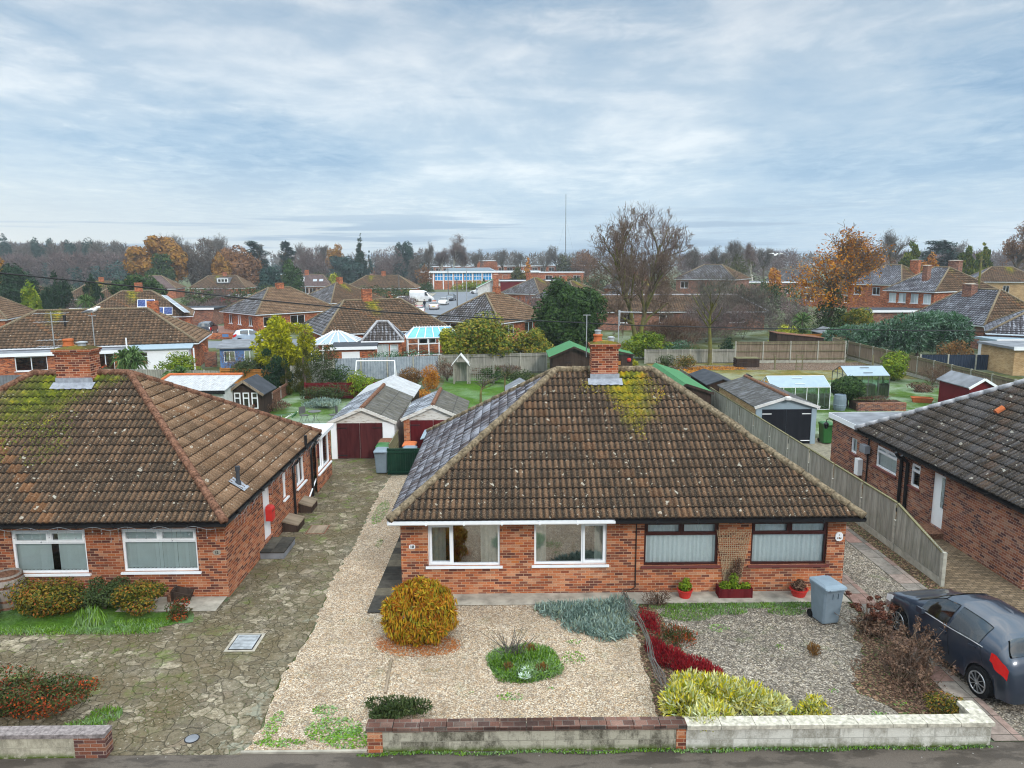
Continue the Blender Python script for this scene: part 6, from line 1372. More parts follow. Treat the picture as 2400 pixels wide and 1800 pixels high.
t = shed('smaller garage with red doors and frosted cement roof behind the brown roofed bungalow', 'garage', 'garage', -4.72, -2.0, 33.2, 37.3, 1.8, 2.4, 'brick', ['asbfrost', 'asbestos'], (-4.42, -2.3, 1.72, 'reddoor', 2), 'flaking', 'ridgered', 'flaking')
m = MB(); m.box(-1.36, -.06, 0, -1.08, -.001, 1.76); m.build('brick_pier', M['brick'], t)
t = thing('lean_to', 'small lean-to with a frosted clear roof beside the red garage doors', 'lean-to', (-3.0, 31.0, 0)); m = MB(); m.box(-.6, 0, 0, .4, .04, 1.35); m.box(-.6, .041, 0, -.56, 1.5, 1.35); m.build('wall', M['greenfence'], t); m = MB(); m.extr([(-.7, 1.36), (-.7, 1.40), (.5, 1.75), (.5, 1.71)], -.1, 1.6, 'y'); m.build('roof', M['polyc'], t)
t = shed('grey brick garage with black double doors and pale trim beyond the long fence', 'garage', 'garage', 12.2, 15.15, 35.0, 41.2, 1.88, 2.34, 'brickbuff', ['corrdark', 'corrdark'], (12.5, 14.9, 1.74, 'blackdoor', 2), 'whitegrey', 'ridgered', 'polyc')
for q_ in ((1.24, 1.475), (-1.475, -1.2)): m = MB(); m.box(q_[0], -.06, 0, q_[1], -.001, 1.8); m.build('corner_post', M['polyc'], t)
m = MB(); m.lathe((0, -.16, 2.22), [(.02, 0), (.16, .02), (.16, .16), (.02, .2)], 8); m.build('finial', M['whitegrey'], t)
shed('low felt roofed shed behind the black doored garage', 'shed', 'shed', 11.9, 13.6, 42.5, 46.5, 1.7, 2.0, 'shedwood', 'feltdk')
t = shed('long dark shed with bright green felt roof alongside the silvered board fence', 'shed', 'shed', 9.5, 11.4, 40.0, 48.2, 1.68, 2.15, 'shedwood', 'greenfelt', None, 'shedwood', None, None, 9.95)
m = MB(); m.lathe((.55, -.06, 1.02), [(.13, 0), (.13, .03), (.02, .031)], 16); m.x = Matrix(); m.build('wall_clock', M['whitegrey'], t)
shed('dark garden cabin with a green felt gable roof left of the main chimney', 'shed', 'shed', 3.5, 6.6, 54, 57.5, 1.95, 2.62, 'shedwood', ['greenfelt', 'greenfelt'], (4.4, 5.6, 1.7, 'shedwood'), 'shedwood', th=.07, ov=.3)
t = shed('small dark shed with steep green corrugated roof right of the main chimney', 'shed', 'shed', 8.55, 10.05, 57.5, 59.5, 1.55, 1.9, 'shedwood', 'greenfelt', None, 'shedwood', None, None, 8.55)
m = MB(); m.extr([(8.55-9.3, 1.62), (8.55-9.3, 1.66), (.8, 1.66), (.8, 1.62)], -.14, -.10, 'y'); m.build('eaves_board', M['greenfelt'], t)
m = MB(); m.lathe((.45, -.05, 1.0), [(.02, 0), (.14, .04), (.18, .16), (.14, .28), (.02, .32)], 12); m.build('red_ball', M['red'], t)
m = MB(); m.box(-.45, -.03, .75, -.2, -.001, 1.05); m.build('window', M['orangewood'], t)
shed('tiny red shed with grey felt roof and white trim on the green lawn', 'shed', 'shed', .1, 1.7, 44.5, 46.4, 1.05, 1.5, 'red', ['felt', 'felt'], None, 'white', ov=.15)
t = shed('dark red garden shed with white bargeboards beside the right bungalow roof', 'shed', 'shed', 27.1, 28.6, 42.0, 45.0, 1.55, 2.0, 'maroonfence', ['felt', 'felt'], None, 'white', ov=.15)
t = shed('brown playhouse with white framed windows behind the mossy bungalow', 'playhouse', 'shed', -16.0, -14.2, 42, 44, 1.55, 2.2, 'shedwood', ['feltdk', 'feltdk'], None, 'fencebrown', ov=.25)
for x in (-.6, -.1, .4): window(t, frame((x-.02, -.06, .55), 0), 0, 0, .36, .95, 'hop', 'white', 'none', None, 0, lod=1)
t = thing('outhouse', 'white outhouse with translucent mono pitch roof and red ridge behind the mossy bungalow', 'outbuilding', (-17.4, 40.5, 0)); m = MB(); m.box(-2.3, 0, 0, 1.6, 2.6, 1.85); m.build('wall', M['whitegrey'], t)
m = MB(); m.add([(-2.5, -.2, 1.88), (1.8, -.2, 1.88), (1.8, 2.8, 2.3), (-2.5, 2.8, 2.3), (-2.5, -.2, 1.93), (1.8, -.2, 1.93), (1.8, 2.8, 2.35), (-2.5, 2.8, 2.35)], [(0, 3, 2, 1), (4, 5, 6, 7), (0, 1, 5, 4), (1, 2, 6, 5), (2, 3, 7, 6), (3, 0, 4, 7)]); m.build('roof', M['translucent'], t)
m = MB(); m.tube([(-2.5, 2.8, 2.38), (1.8, 2.8, 2.38)], .09, 8); m.tube([(-2.55, -.2, 1.96), (-2.55, 2.8, 2.38)], .09, 8); m.build('ridge_tiles', M['terra'], t)
m = MB(); m.box(-2.5, -.24, 1.72, 1.8, -.205, 1.93); m.build('fascia', M['black'], t)
# greenhouses
def greenhouse(label, x0, x1, y0, d, ze, zr, fm):
    t = thing('greenhouse', label, 'greenhouse', ((x0+x1)/2, y0, 0)); a, b = x0-(x0+x1)/2, x1-(x0+x1)/2; m = MB(); n = max(3, round((b-a)/.75)); s = .03
    for z in (.05, ze): m.bar((a, 0, z), (b, 0, z), s); m.bar((a, d, z), (b, d, z), s); m.bar((a, 0, z), (a, d, z), s); m.bar((b, 0, z), (b, d, z), s)
    m.bar((a, d/2, zr), (b, d/2, zr), .05)
    for i in range(n+1):
        x = a+(b-a)*i/n; m.bar((x, 0, 0), (x, 0, ze), s); m.bar((x, d, 0), (x, d, ze), s); m.bar((x, 0, ze), (x, d/2, zr), s); m.bar((x, d, ze), (x, d/2, zr), s)
    for x in (a, b):
        for k in (1, 2): y = d*k/3; m.bar((x, y, 0), (x, y, ze+(zr-ze)*(1-abs(y-d/2)/(d/2))), s)
    m.build('frame', M[fm], t); g = MB(); g.poly((a, .005, .05), (b, .005, .05), (b, .005, ze), (a, .005, ze)); g.poly((a, d-.005, .05), (b, d-.005, .05), (b, d-.005, ze), (a, d-.005, ze))
    for x in (a+.005, b-.005): g.poly((x, 0, .05), (x, d, .05), (x, d, ze), (x, d/2, zr), (x, 0, ze))
    g.build('glazing', M['glassgreen'], t, fix=False); g = MB(); g.poly((a, 0, ze+.02), (b, 0, ze+.02), (b, d/2, zr+.02), (a, d/2, zr+.02)); g.poly((a, d, ze+.02), (b, d, ze+.02), (b, d/2, zr+.02), (a, d/2, zr+.02)); g.build('roof_glazing', M['polyc'], t, fix=False)
    m = MB(); x = a+(b-a)*.42; m.bar((x, .25*d/2, ze+(zr-ze)*.25+.05), (x+.6, .25*d/2, ze+(zr-ze)*.25+.05), s); m.bar((x, .75*d/2, ze+(zr-ze)*.75+.05), (x+.6, .75*d/2, ze+(zr-ze)*.75+.05), s); m.build('roof_vent', M[fm], t)
    m = MB(); m.box(a+.2, d*.6, 0, b-.2, d*.85, .7); m.build('staging', M['fencebrown'], t); return t
greenhouse('long low greenhouse with white frame beside the black doored garage', 15.9, 19.4, 43.05, 2.1, 1.4, 1.92, 'white')
greenhouse('taller green tinted greenhouse behind the round clipped tree', 22.0, 24.75, 46.5, 2.2, 1.5, 2.0, 'darksteel')
t = evergreen('topiary_tree', 'round clipped dark green tree on a short trunk between the greenhouses', 'tree', (20.95, 44.1, 0), 2.15, 1.85, 'l_dark', 81, n=60, L=.13, Wd=.07, z0=.45, k=5, cs=.5, tr=.09); foliage('leaves', t, [(0, 0, 1.15, 1.0, 1.0, .72), (.2, .1, 1.25, .7, .7, .62)], 5200, .16, .10, 'l_dark', 84, 'leaf', .12)
t = thing('water_barrel', 'blue plastic water barrel by the long greenhouse', 'barrel', (20.0, 43.0, 0)); m = MB(); m.lathe((0, 0, 0), [(.3, 0), (.36, .2), (.36, .7), (.32, .95), (.28, .95), (.28, .9)], 18); m.build('drum', M['greybin'], t); m = MB(); m.lathe((0, 0, .3), [(.36, 0), (.375, .02), (.375, .06), (.36, .08)], 18); m.build('hoop', M['greybin'], t)
wheelie_bin('green wheelie bin beside the black garage doors', (15.75, 35.1, .02), R(0), 'greenbin', 'greenbin', .98)
t = thing('flower_pot', 'terracotta pot of greenery behind the green wheelie bin', 'flower pot', (16.35, 35.9, 0)); m = MB(); m.lathe((0, 0, 0), [(.2, 0), (.28, .4), (.3, .4), (.3, .46), (.25, .46), (.01, .42)], 16); m.build('pot', M['terra'], t); foliage('plant', t, [(0, 0, .52, .25, .25, .16)], 400, .1, .05, 'l_yelgreen', 82)
t = thing('raised_bed', 'low brick retaining wall of a raised bed by the greenhouses', 'wall', (21.9, 42.6, 0)); m = MB(); m.box(-1.0, 0, 0, 1.9, .22, .5); m.build('wall', M['brickright'], t); m = MB(); m.box(-.98, .221, 0, 1.9, 1.2, .46); m.build('soil', M['soil'], t)
bush('brown_shrub', 'brown twiggy shrub on the brick raised bed', 'shrub', (22.2, 43.2, .45), 2.2, .8, .35, 'l_dead', 800, .14, .03, 83, 'twig')
t = thing('plant_trough', 'orange plastic trough lying on the frosty lawn', 'trough', (26.2, 45.2, 0), R(-20)); m = MB(); m.tube_rings([[(-.5, -.2, 0), (.5, -.2, 0), (.5, .2, 0), (-.5, .2, 0)], [(-.6, -.26, .3), (.6, -.26, .3), (.6, .26, .3), (-.6, .26, .3)], [(-.52, -.2, .3), (.52, -.2, .3), (.52, .2, .3), (-.52, .2, .3)], [(-.45, -.15, .08), (.45, -.15, .08), (.45, .15, .08), (-.45, .15, .08)]]); m.build('body', M['terra'], t); m = MB(); m.box(-.62, -.28, .302, .62, -.2, .33); m.box(-.62, .2, .302, .62, .28, .33); m.build('rim', M['terra'], t)
t = thing('wall_lantern', 'black swan neck lantern on the rear corner of the right bungalow', 'lamp', (14.08, 30.75, 1.75)); m = MB(); m.tube([(0, 0, .35), (-.18, 0, .45), (-.3, 0, .4), (-.3, 0, .3)], .018, 6); m.build('bracket', M['black'], t); m = MB(); m.lathe((-.3, 0, 0), [(.03, 0), (.08, .06), (.11, .2), (.12, .22), (.03, .3)], 10); m.build('lantern', M['black'], t)
# bins and screens by the left garages
wheelie_bin('blue grey wheelie bin beside the dark green screen', (-5.32, 30.55, .02), R(0), 'greybin', 'greybin')
wheelie_bin('green lidded wheelie bin behind the blue grey one', (-5.38, 31.35, .02), R(0), 'greenbin', 'greenbin')
wheelie_bin('brown lidded wheelie bin against the maroon garage doors', (-5.4, 32.15, .02), R(0), 'greenbin', 'ridgered')
wheelie_bin('blue grey wheelie bin with its lid showing over the dark green screen', (-4.15, 30.75, .02), R(0), 'greybin', 'greybin')
wheelie_bin('terracotta lidded wheelie bin behind the dark green screen', (-4.25, 31.55, .02), R(0), 'greybin', 'terra')
t = thing('screen_fence', 'dark green close boarded screen in front of the bins', 'fence', (-4.98, 30.25, 0)); m = MB(); fence_panel_mesh(m, 1.5, 1.12, 2, .1, False); m.build('panel', [M['greenfence']]*3, t); m = MB(); m.box(-.06, -.05, 0, 0, .05, 1.16); m.box(1.5, -.05, 0, 1.58, .05, 1.14); m.build('post', M['greenfence'], t)
t = thing('lattice_fence', 'green lattice fence running back between the two left garages', 'fence', (-4.98, 30.4, 0)); m = MB()
for i in range(20): m.bar((0, i*.14, .2), (0, i*.14, 1.3), .025)
for z in (.25, .75, 1.28): m.bar((0.02, 0, z), (0.02, 2.7, z), .03, .05)
m.build('lattice', M['fencerail'], t)
# garden furniture on the frosted lawn
q = (-10.7, 40.4); t = thing('bistro_table', 'small round dark metal garden table on the frosty lawn', 'table', (*q, 0)); m = MB(); m.lathe((0, 0, .68), [(.36, 0), (.37, .02), (.01, .025)], 20); m.build('tabletop', M['darksteel'], t)
for a in (0, 2.1, 4.2): m = MB(); m.tube([(math.cos(a)*.28, math.sin(a)*.28, 0), (math.cos(a)*.06, math.sin(a)*.06, .35), (math.cos(a)*.24, math.sin(a)*.24, .68)], .012, 5); m.build('leg', M['darksteel'], t)
def chair(label, loc, rz):
    t = thing('garden_chair', label, 'chair', loc, rz, 'bistro chairs'); m = MB(); m.box(-.2, -.2, .42, .2, .2, .45); m.build('seat', M['darksteel'], t); m = MB(); m.box(-.2, .19, .5, .2, .215, .9); m.build('backrest', M['darksteel'], t)
    for sx in (-.19, .19): m = MB(); m.tube([(sx, -.2, 0), (sx, .05, .42), (sx, .2, .9)], .011, 5); m.build('leg', M['darksteel'], t); m = MB(); m.tube([(sx, .24, 0), (sx, -.05, .42)], .011, 5); m.build('leg', M['darksteel'], t)
chair('folding metal chair left of the round garden table', (-11.35, 40.6, 0), R(50)); chair('folding metal chair right of the round garden table', (-9.75, 40.7, 0), R(-60))
t = thing('rotary_dryer', 'folded white and green rotary clothes dryer beyond the left bungalow roof', 'clothes dryer', (-11.2, 36.0, 0)); m = MB(); m.tube([(0, 0, 0), (0, 0, 1.4)], .025, 8); m.build('pole', M['steel'], t)
for i, dx in enumerate((-1.4, -.7, .5, .75)): m = MB(); m.tube([(0, 0, 1.15), (dx, .1*i, 1.35+.06*i)], .014, 5); m.build('arm', M['white'], t)
m = MB(); [m.tube([(-1.3+.12*k, .05*k, 1.36), (.6, .02*k, 1.42+.02*k)], .006, 4) for k in range(5)]; m.tube([(.5, 0, 1.3), (.75, .1, 1.55), (.6, .1, 1.35)], .05, 6); m.build('line', M['l_confrost'], t)
for nm, lab, loc, w, d, h, mt, L_, W_, st, n in (
 ('frosted_juniper', 'frost whitened juniper sprawling on the lawn behind the garden table', (-11.4, 45.0, 0), 3.0, 1.8, .6, 'l_blue', .22, .05, 'twig', 2200),
 ('brown_shrub', 'wide dull brown shrub before the low maroon fence', (-11.6, 46.9, 0), 3.6, 1.4, 1.15, 'l_shrub', .16, .05, 'leaf', 2600),
 ('brown_shrub', 'dry brown shrub along the terracotta garden fence', (-14.3, 43.8, 0), 2.6, 1.6, .8, 'l_dead', .16, .04, 'twig', 1800),
 ('yellow_green_shrub', 'rounded yellow green shrub behind the translucent garage roof', (-9.4, 48.0, 0), 2.1, 1.7, 1.75, 'l_yelgreen', .15, .08, 'leaf', 2600),
 ('beech_hedge', 'clipped brown beech hedge before the metal fence', (-7.0, 52.8, 0), 1.9, .8, 1.55, 'l_brown', .11, .06, 'leaf', 2600),
 ('orange_shrub', 'tall orange brown shrub beside the clipped beech hedge', (-5.3, 51.5, 0), 1.7, 1.4, 1.95, 'l_orange', .13, .05, 'twig', 2600),
 ('orange_hedge', 'low orange brown hedge behind the smaller garage', (-5.35, 46.0, 0), 1.4, .9, 1.05, 'l_orange', .11, .05, 'leaf', 1800),
 ('green_shrub', 'dark green shrub beside the garden arbour', (-1.1, 53.6, 0), 2.0, 1.2, 1.3, 'l_dark', .14, .07, 'leaf', 1500),
 ('green_shrub', 'mid green shrub below the green roofed cabin', (.9, 52.5, 0), 2.6, 1.4, 1.2, 'l_shrub', .15, .07, 'leaf', 1800),
 ('bare_shrub', 'bare twiggy brown shrub before the green roofed cabin', (4.3, 52.0, 0), 2.6, 1.0, 1.5, 'l_dead', .5, .02, 'twig', 700),
 ('yellow_ball_shrub', 'bright yellow ball shaped shrub right of the main chimney', (10.35, 58.4, 0), 1.15, 1.0, 1.15, 'l_yellow', .1, .06, 'leaf', 1400),
 ('lime_shrub', 'large yellow green laurel in front of the big bare tree', (12.6, 66.2, 0), 5.0, 2.5, 2.6, 'l_yelgreen', .3, .13, 'leaf', 2600),
 ('frosted_shrub', 'dark frosted shrub right of the yellow green laurel', (15.6, 65.6, 0), 3.6, 2.0, 1.9, 'l_confrost', .22, .06, 'leaf', 1800),
 ('dark_shrub', 'small dark green shrub against the tall boarded fence', (19.7, 64.6, 0), 1.4, 1.0, 2.2, 'l_conifer', .18, .08, 'leaf', 900),
 ('grey_shrub', 'grey green shrub before the low fence panels', (13.4, 60.5, 0), 1.6, 1.2, 1.2, 'l_shrub', .16, .06, 'leaf', 900),
 ('bronze_shrub', 'bronze green shrub beside the low fence panels', (14.8, 60.0, 0), 1.9, 1.2, 1.2, 'l_mixed', .16, .06, 'leaf', 1200),
 ('yellow_green_shrub', 'large rounded yellow green shrub behind the greenhouses', (28.9, 53.6, 0), 2.9, 2.4, 2.15, 'l_yelgreen', .2, .11, 'leaf', 3000),
 ('brown_shrub', 'brown leafless shrub against the side fence by the yellow green one', (30.5, 51.5, 0), 1.6, 2.6, 1.5, 'l_dead', .3, .02, 'twig', 1200),
 ('heather_shrub', 'dark reddish shrub on the frosty lawn by the far fence', (28.4, 49.0, 0), 2.4, 1.2, .7, 'l_dead', .15, .05, 'leaf', 1200),
 ('grey_shrub', 'grey leaved shrub in front of the dark red shed', (27.4, 41.2, 0), 1.7, 1.0, 1.1, 'l_shrub', .13, .06, 'leaf', 1200),
 ('laurel', 'pale green laurel on the far right edge beyond the dark red shed', (32.3, 44.0, 0), 3.2, 2.0, 1.7, 'l_varieg', .2, .1, 'leaf', 1800),
 ('garden_shrub', 'dark leafy shrub at the left end of the metal fence', (-12.2, 53.4, 0), 2.4, 1.3, 1.5, 'l_dark', .15, .07, 'leaf', 1600),
 ('garden_shrub', 'brown twiggy shrub between the arbour and the tall orange one', (-4.4, 54.6, 0), 1.6, 1.2, 1.7, 'l_dead', .35, .022, 'twig', 1300),
 ('garden_shrub', 'olive shrub on the lawn edge right of the pollarded trees', (2.6, 51.0, 0), 2.2, 1.4, 1.1, 'l_goldcol', .15, .06, 'leaf', 1500),
 ('garden_shrub', 'bronze shrub by the side of the long green roofed shed', (8.3, 51.5, 0), 2.0, 1.6, 1.4, 'l_mixed', .15, .07, 'leaf', 1500),
 ('garden_shrub', 'low dead border plants before the grey boarded fence', (-.6, 56.8, 0), 4.6, 1.0, .9, 'l_dead', .3, .03, 'twig', 1600),
 ('privet_hedge', 'long low hedge along the top of the metal fence', (-8.4, 57.6, 0), 6.6, .9, 2.0, 'l_confrost', .16, .08, 'leaf', 3000)):
    bush(nm, lab, 'hedge' if 'hedge' in nm else 'shrub', loc, w, d, h, mt, n, L_, W_, hash(lab) % 1 + 90+len(lab), st, 9 if w < 3 else 14, .5 if w < 3 else .4)
ground_tufts('fallen_leaves', [(13.4, 52, .9, 5), (14.5, 57.5, 1.8, 2.4), (17.5, 60.2, 2.5, 1.0), (12.8, 47.5, .5, 2.5)], 5200, .16, .10, 'l_orange', 12, (0, .03), 'orange autumn leaves strewn along the garden path', 'flat')
# fences and walls of the back gardens
fence('maroon_fence', 'low maroon boarded fence behind the dull brown shrub', [(-13.2, 47.8), (-8.6, 47.8)], 1.05, 1.8, 'maroonfence', 'maroonfence', 'maroonfence', 2, gravel=False)
fence('terracotta_fence', 'low terracotta coloured fence running back beside the left lawn', [(-14.6, 41.5), (-14.9, 49.8)], .8, 2.1, 'ridgered', 'ridgered', 'barrelwood', 2, gravel=False)
fence('orange_fence', 'new orange wooden fence left of the dark conifer', [(-20.5, 52.5), (-16.2, 51.5)], 1.4, 1.8, 'orangewood', 'orangewood', 'orangewood', 2, gravel=False)
def sheet_fence(name, label, a, b, h, mat, n, post='postconc'):
    t = thing(name, label, 'fence', (*a, 0), math.atan2(b[1]-a[1], b[0]-a[0])); L = math.hypot(b[0]-a[0], b[1]-a[1]); w_ = L/n; m = MB(); k = int(w_/.1)
    m.tube_rings([[(w_*i/k, .03*math.cos(i*math.pi), z) for i in range(k+1)] for z in (.02, h)], close=False, caps=False); o = m.build('panel', M[mat], t); pm = MB(); pm.box(-.05, -.07, 0, .05, .0, h+.05); po = pm.build('post', M[post], t)
    for i in range(1, n): c = o.copy(); C.objects.link(c); c.parent = t; c.location = (w_*i, 0, 0)
    for i in range(1, n+1): c = po.copy(); C.objects.link(c); c.parent = t; c.location = (w_*i, 0, 0)
    return t
sheet_fence('metal_fence', 'grey blue corrugated metal fence behind the white swing frame', (-13.0, 55.3), (-5.2, 56.8), 1.68, 'metalfence', 4)
fence('grey_fence', 'grey boarded fence between the conifers and the metal fence', [(-15.5, 52.6), (-13.05, 55.2)], 1.5, 1.7, 'fence', 'fence', 'postconc', 2, gravel=False)
fence('grey_fence', 'grey boarded fence behind the garden arbour and green roofed cabin', [(-5.1, 57.6), (3.3, 58.6)], 1.6, 1.9, 'fence', 'fence', 'postconc', 2, gravel=False)
fence('pale_fence', 'pale low boarded fence beneath the bare green tree', [(12.15, 63.4), (20.0, 63.4)], 1.2, 1.9, 'fence', 'fence', 'postconc', 2, gravel=False)
fence('brown_fence', 'tall weathered brown boarded fence closing the leaf strewn plot', [(20.05, 63.4), (29.6, 63.3), (29.9, 66.5), (32.5, 67.5)], 1.85, 2.35, 'fencebrown', 'fencerail', 'postconc', 3)
fence('board_fence', 'weathered board fence slanting down the right side of the frosty lawn', [(31.1, 66.0), (31.3, 55), (31.4, 40)], 1.55, 2.2, 'fencebrown', 'fencerail', 'postconc', 2)
sheet_fence('navy_fence', 'dark navy sheet fence on the right beyond the slanting board fence', (33.6, 58.7), (42.4, 58.3), 1.25, 'navy', 4)
# garden structures
t = thing('swing_frame', 'white tubular garden swing frame before the metal fence', 'swing', (-9.7, 54.4, 0)); m = MB(); m.tube([(-1.42, 0, 1.62), (1.42, 0, 1.62)], .045, 8); m.build('crossbar', M['white'], t)
for sx in (-1.42, 1.42):
    for sy in (-.55, .55): m = MB(); m.tube([(sx, 0, 1.62), (sx+.06*sx, sy, 0)], .04, 8); m.build('leg', M['white'], t)
t = thing('arbour', 'grey wooden garden arbour with a gabled top', 'arbour', (-3.3, 53.4, 0)); m = MB(); [m.box(x-.05, y-.05, 0, x+.05, y+.05, 1.55) for x in (-.5, .5) for y in (0, .8)]; m.build('posts', M['fence'], t)
m = MB(); gable_roof(m, -.5, .5, 0, .8, 1.55, 2.15, .05, .18); m.build('roof', [M['whitegrey']]*2, t); m = MB(); m.box(-.44, .76, .1, .44, .79, 1.5); m.build('back_panel', M['fence'], t)
t = thing('trellis', 'square grey lattice trellis right of the garden arbour', 'trellis', (-1.75, 53.5, 0)); m = MB(); [m.bar((-.8+i*.16, 0, .2), (-.8+i*.16, 0, 1.5), .03) for i in range(11)]; [m.bar((-.82, .02, .25+j*.16), (.82, .02, .25+j*.16), .03) for j in range(8)]; m.build('lattice', M['fence'], t); m = MB(); m.box(.84, -.05, 0, .94, .05, 1.65); m.box(-.94, -.05, 0, -.84, .05, 1.65); m.build('post', M['fence'], t)
for i, (x, y, h, lab) in enumerate(((-1.57, 45.3, 1.8, 'nearer pollarded little tree with upright bare shoots on the lawn'), (-.05, 48.9, 2.2, 'farther pollarded little tree with spreading bare shoots on the lawn'))):
    bare_tree('pollard_tree', lab, 'tree', (x, y, 0), 1.9+.5*i, h, 200+i, 2, (14, 4), .09, 'barkgreen', 'twiggrey', 'pollarded lawn trees', ang=(20, 50), trunk=h*.9, length=h*.35, rmin=.012)
t = thing('compost_bin', 'slatted dark timber compost box beneath the bare green tree', 'compost bin', (20.3, 61.2, 0)); m = MB(); [m.box(-.95, -.5, .05+j*.17, .95, .5, .19+j*.17) for j in range(4)]; m.build('slats', M['shedwood'], t); m = MB(); m.box(-.97, -.52, .74, .97, .52, .78); m.build('rim', M['fencerail'], t)
t = thing('arch_frame', 'small wooden trellis frame standing in the leaf strewn plot', 'trellis', (23.9, 59.0, 0)); m = MB(); [m.bar((x, 0, 0), (x, 0, 1.3), .06) for x in (-.25, .25)]; [m.bar((-.25, 0, .3+.3*j), (.25, 0, .3+.3*j), .05) for j in range(4)]; m.build('frame', M['fencerail'], t)
def post(label, loc, h, r=.05): m = MB(); m.box(-r, -r, 0, r, r, h); m.box(-r-.015, -r-.015, h, r+.015, r+.015, h+.03); return simple('garden_post', label, 'post', m, 'fencerail', loc)
post('grey timber post alone beside the compost box', (22.1, 59.5, 0), 1.1); post('grey timber post at the corner of the leaf strewn plot', (29.2, 57.6, 0), 1.35)
t = thing('bird_table', 'black bird table beside the long low greenhouse', 'bird table', (15.6, 46.6, 0)); m = MB(); m.tube([(0, 0, 0), (0, 0, 1.3)], .03, 6); m.build('pole', M['darksteel'], t); m = MB(); m.box(-.25, -.2, 1.3, .25, .2, 1.34); m.extr([(-.3, 1.5), (.3, 1.5), (0, 1.68)], -.22, .22, 'y'); m.bar((-.2, 0, 1.34), (-.2, 0, 1.5), .02); m.bar((.2, 0, 1.34), (.2, 0, 1.5), .02); m.build('feeder', M['black'], t)
# aerials, wire, birds
def aerial(label, loc, h, kind, rz=0.0, span=.8):
    t = thing('tv_aerial', label, 'aerial', loc, rz); m = MB(); m.tube([(0, 0, 0), (0, 0, h)], .016, 6); m.build('mast', M['steel'], t); m = MB()
    if kind == 'yagi':
        m.bar((0, 0, h-.05), (span, 0, h-.08), .035); [m.bar((.12+span*.8*i/7, -.12, h-.06), (.12+span*.8*i/7, .12, h-.06), .014) for i in range(8)]; [m.bar((0, -.14, h-.05-.1*j), (0, .14, h-.05-.1*j), .014) for j in range(5)]; m.bar((0.02, 0, h-.5), (.02, 0, h), .05)
    elif kind == 'rack':
        for z in (h-.05, h-.32, h-.9, h-1.1): m.bar((-.45, 0, z), (.45, 0, z), .016); [m.bar((-.45+.15*i, -.2, z), (-.45+.15*i, .2, z), .010) for i in range(7)]
    else: m.bar((-.12, 0, h), (.12, 0, h), .02)
    m.build('elements', M['steel'], t); return t
aerial('tall aerial with a white reflector pointing right above the main chimney', (3.62, 23.42, 5.9), 1.5, 'yagi', 0, .66)
aerial('plain thin aerial pole left of the main chimney', (2.6, 23.42, 5.9), 1.35, 'pole')
aerial('multi element aerial rack on the left side of the mossy chimney', (-14.42, 23.5, 5.3), 2.15, 'rack', R(15))
aerial('bare aerial pole right of the mossy chimney with a gull on top', (-13.13, 23.5, 5.5), 1.82, 'pole', 0)
def gull(label, loc, rz, wings=False):
    t = thing('gull', label, 'bird', loc, rz); m = MB()
    m.tube([(-.24, 0, .10), (-.12, 0, .13), (.02, 0, .15), (.13, 0, .19), (.19, 0, .25), (.25, 0, .255), (.28, 0, .25)], [.012, .05, .075, .06, .042, .036, .012], 10); m.build('body', M['white'], t, True)
    if wings:
        m = MB(); [m.add([(.1, 0, .17), (.12, s*.35, .32), (.0, s*.7, .25), (-.06, s*.3, .28), (-.08, 0, .15)], [(0, 1, 2, 3, 4)]) for s in (1, -1)]; m.build('wing', M['whitegrey'], t)
    else:
        m = MB(); [m.tube([(.06, s*.06, .16), (-.1, s*.07, .14), (-.3, s*.02, .09)], [.03, .045, .008], 6) for s in (1, -1)]; m.build('wing', M['felt'], t); m = MB(); [m.tube([(0, s*.025, .09), (.0, s*.025, 0)], .007, 4) for s in (1, -1)]; m.build('leg', M['terra'], t)
    m = MB(); m.tube([(.275, 0, .25), (.34, 0, .24)], [.014, .004], 6); m.build('beak', M['orangewood'], t)
gull('white gull perched on the aerial pole above the mossy bungalow', (-13.13, 23.5, 7.33), R(10)); q = GY(1818, 602, 60); gull('white gull flying before the orange leaved tree', q, R(40), True)
t = thing('telephone_wire', 'black telephone wire slung across the whole scene', 'wire', (0, 0, 0)); P = [(0, 640, 30), (320, 672, 32.5), (600, 702, 35), (900, 731, 38), (1200, 749, 41), (1500, 763, 44), (1800, 770, 47), (2100, 774, 50), (2400, 777, 53)]; pts = [GY(*p) for p in P]
pts = [GY(-250, 612, 28)]+pts+[GY(2700, 779, 56)]; m = MB(); m.tube(pts, .034, 6); m.build('cable', M['black'], t)
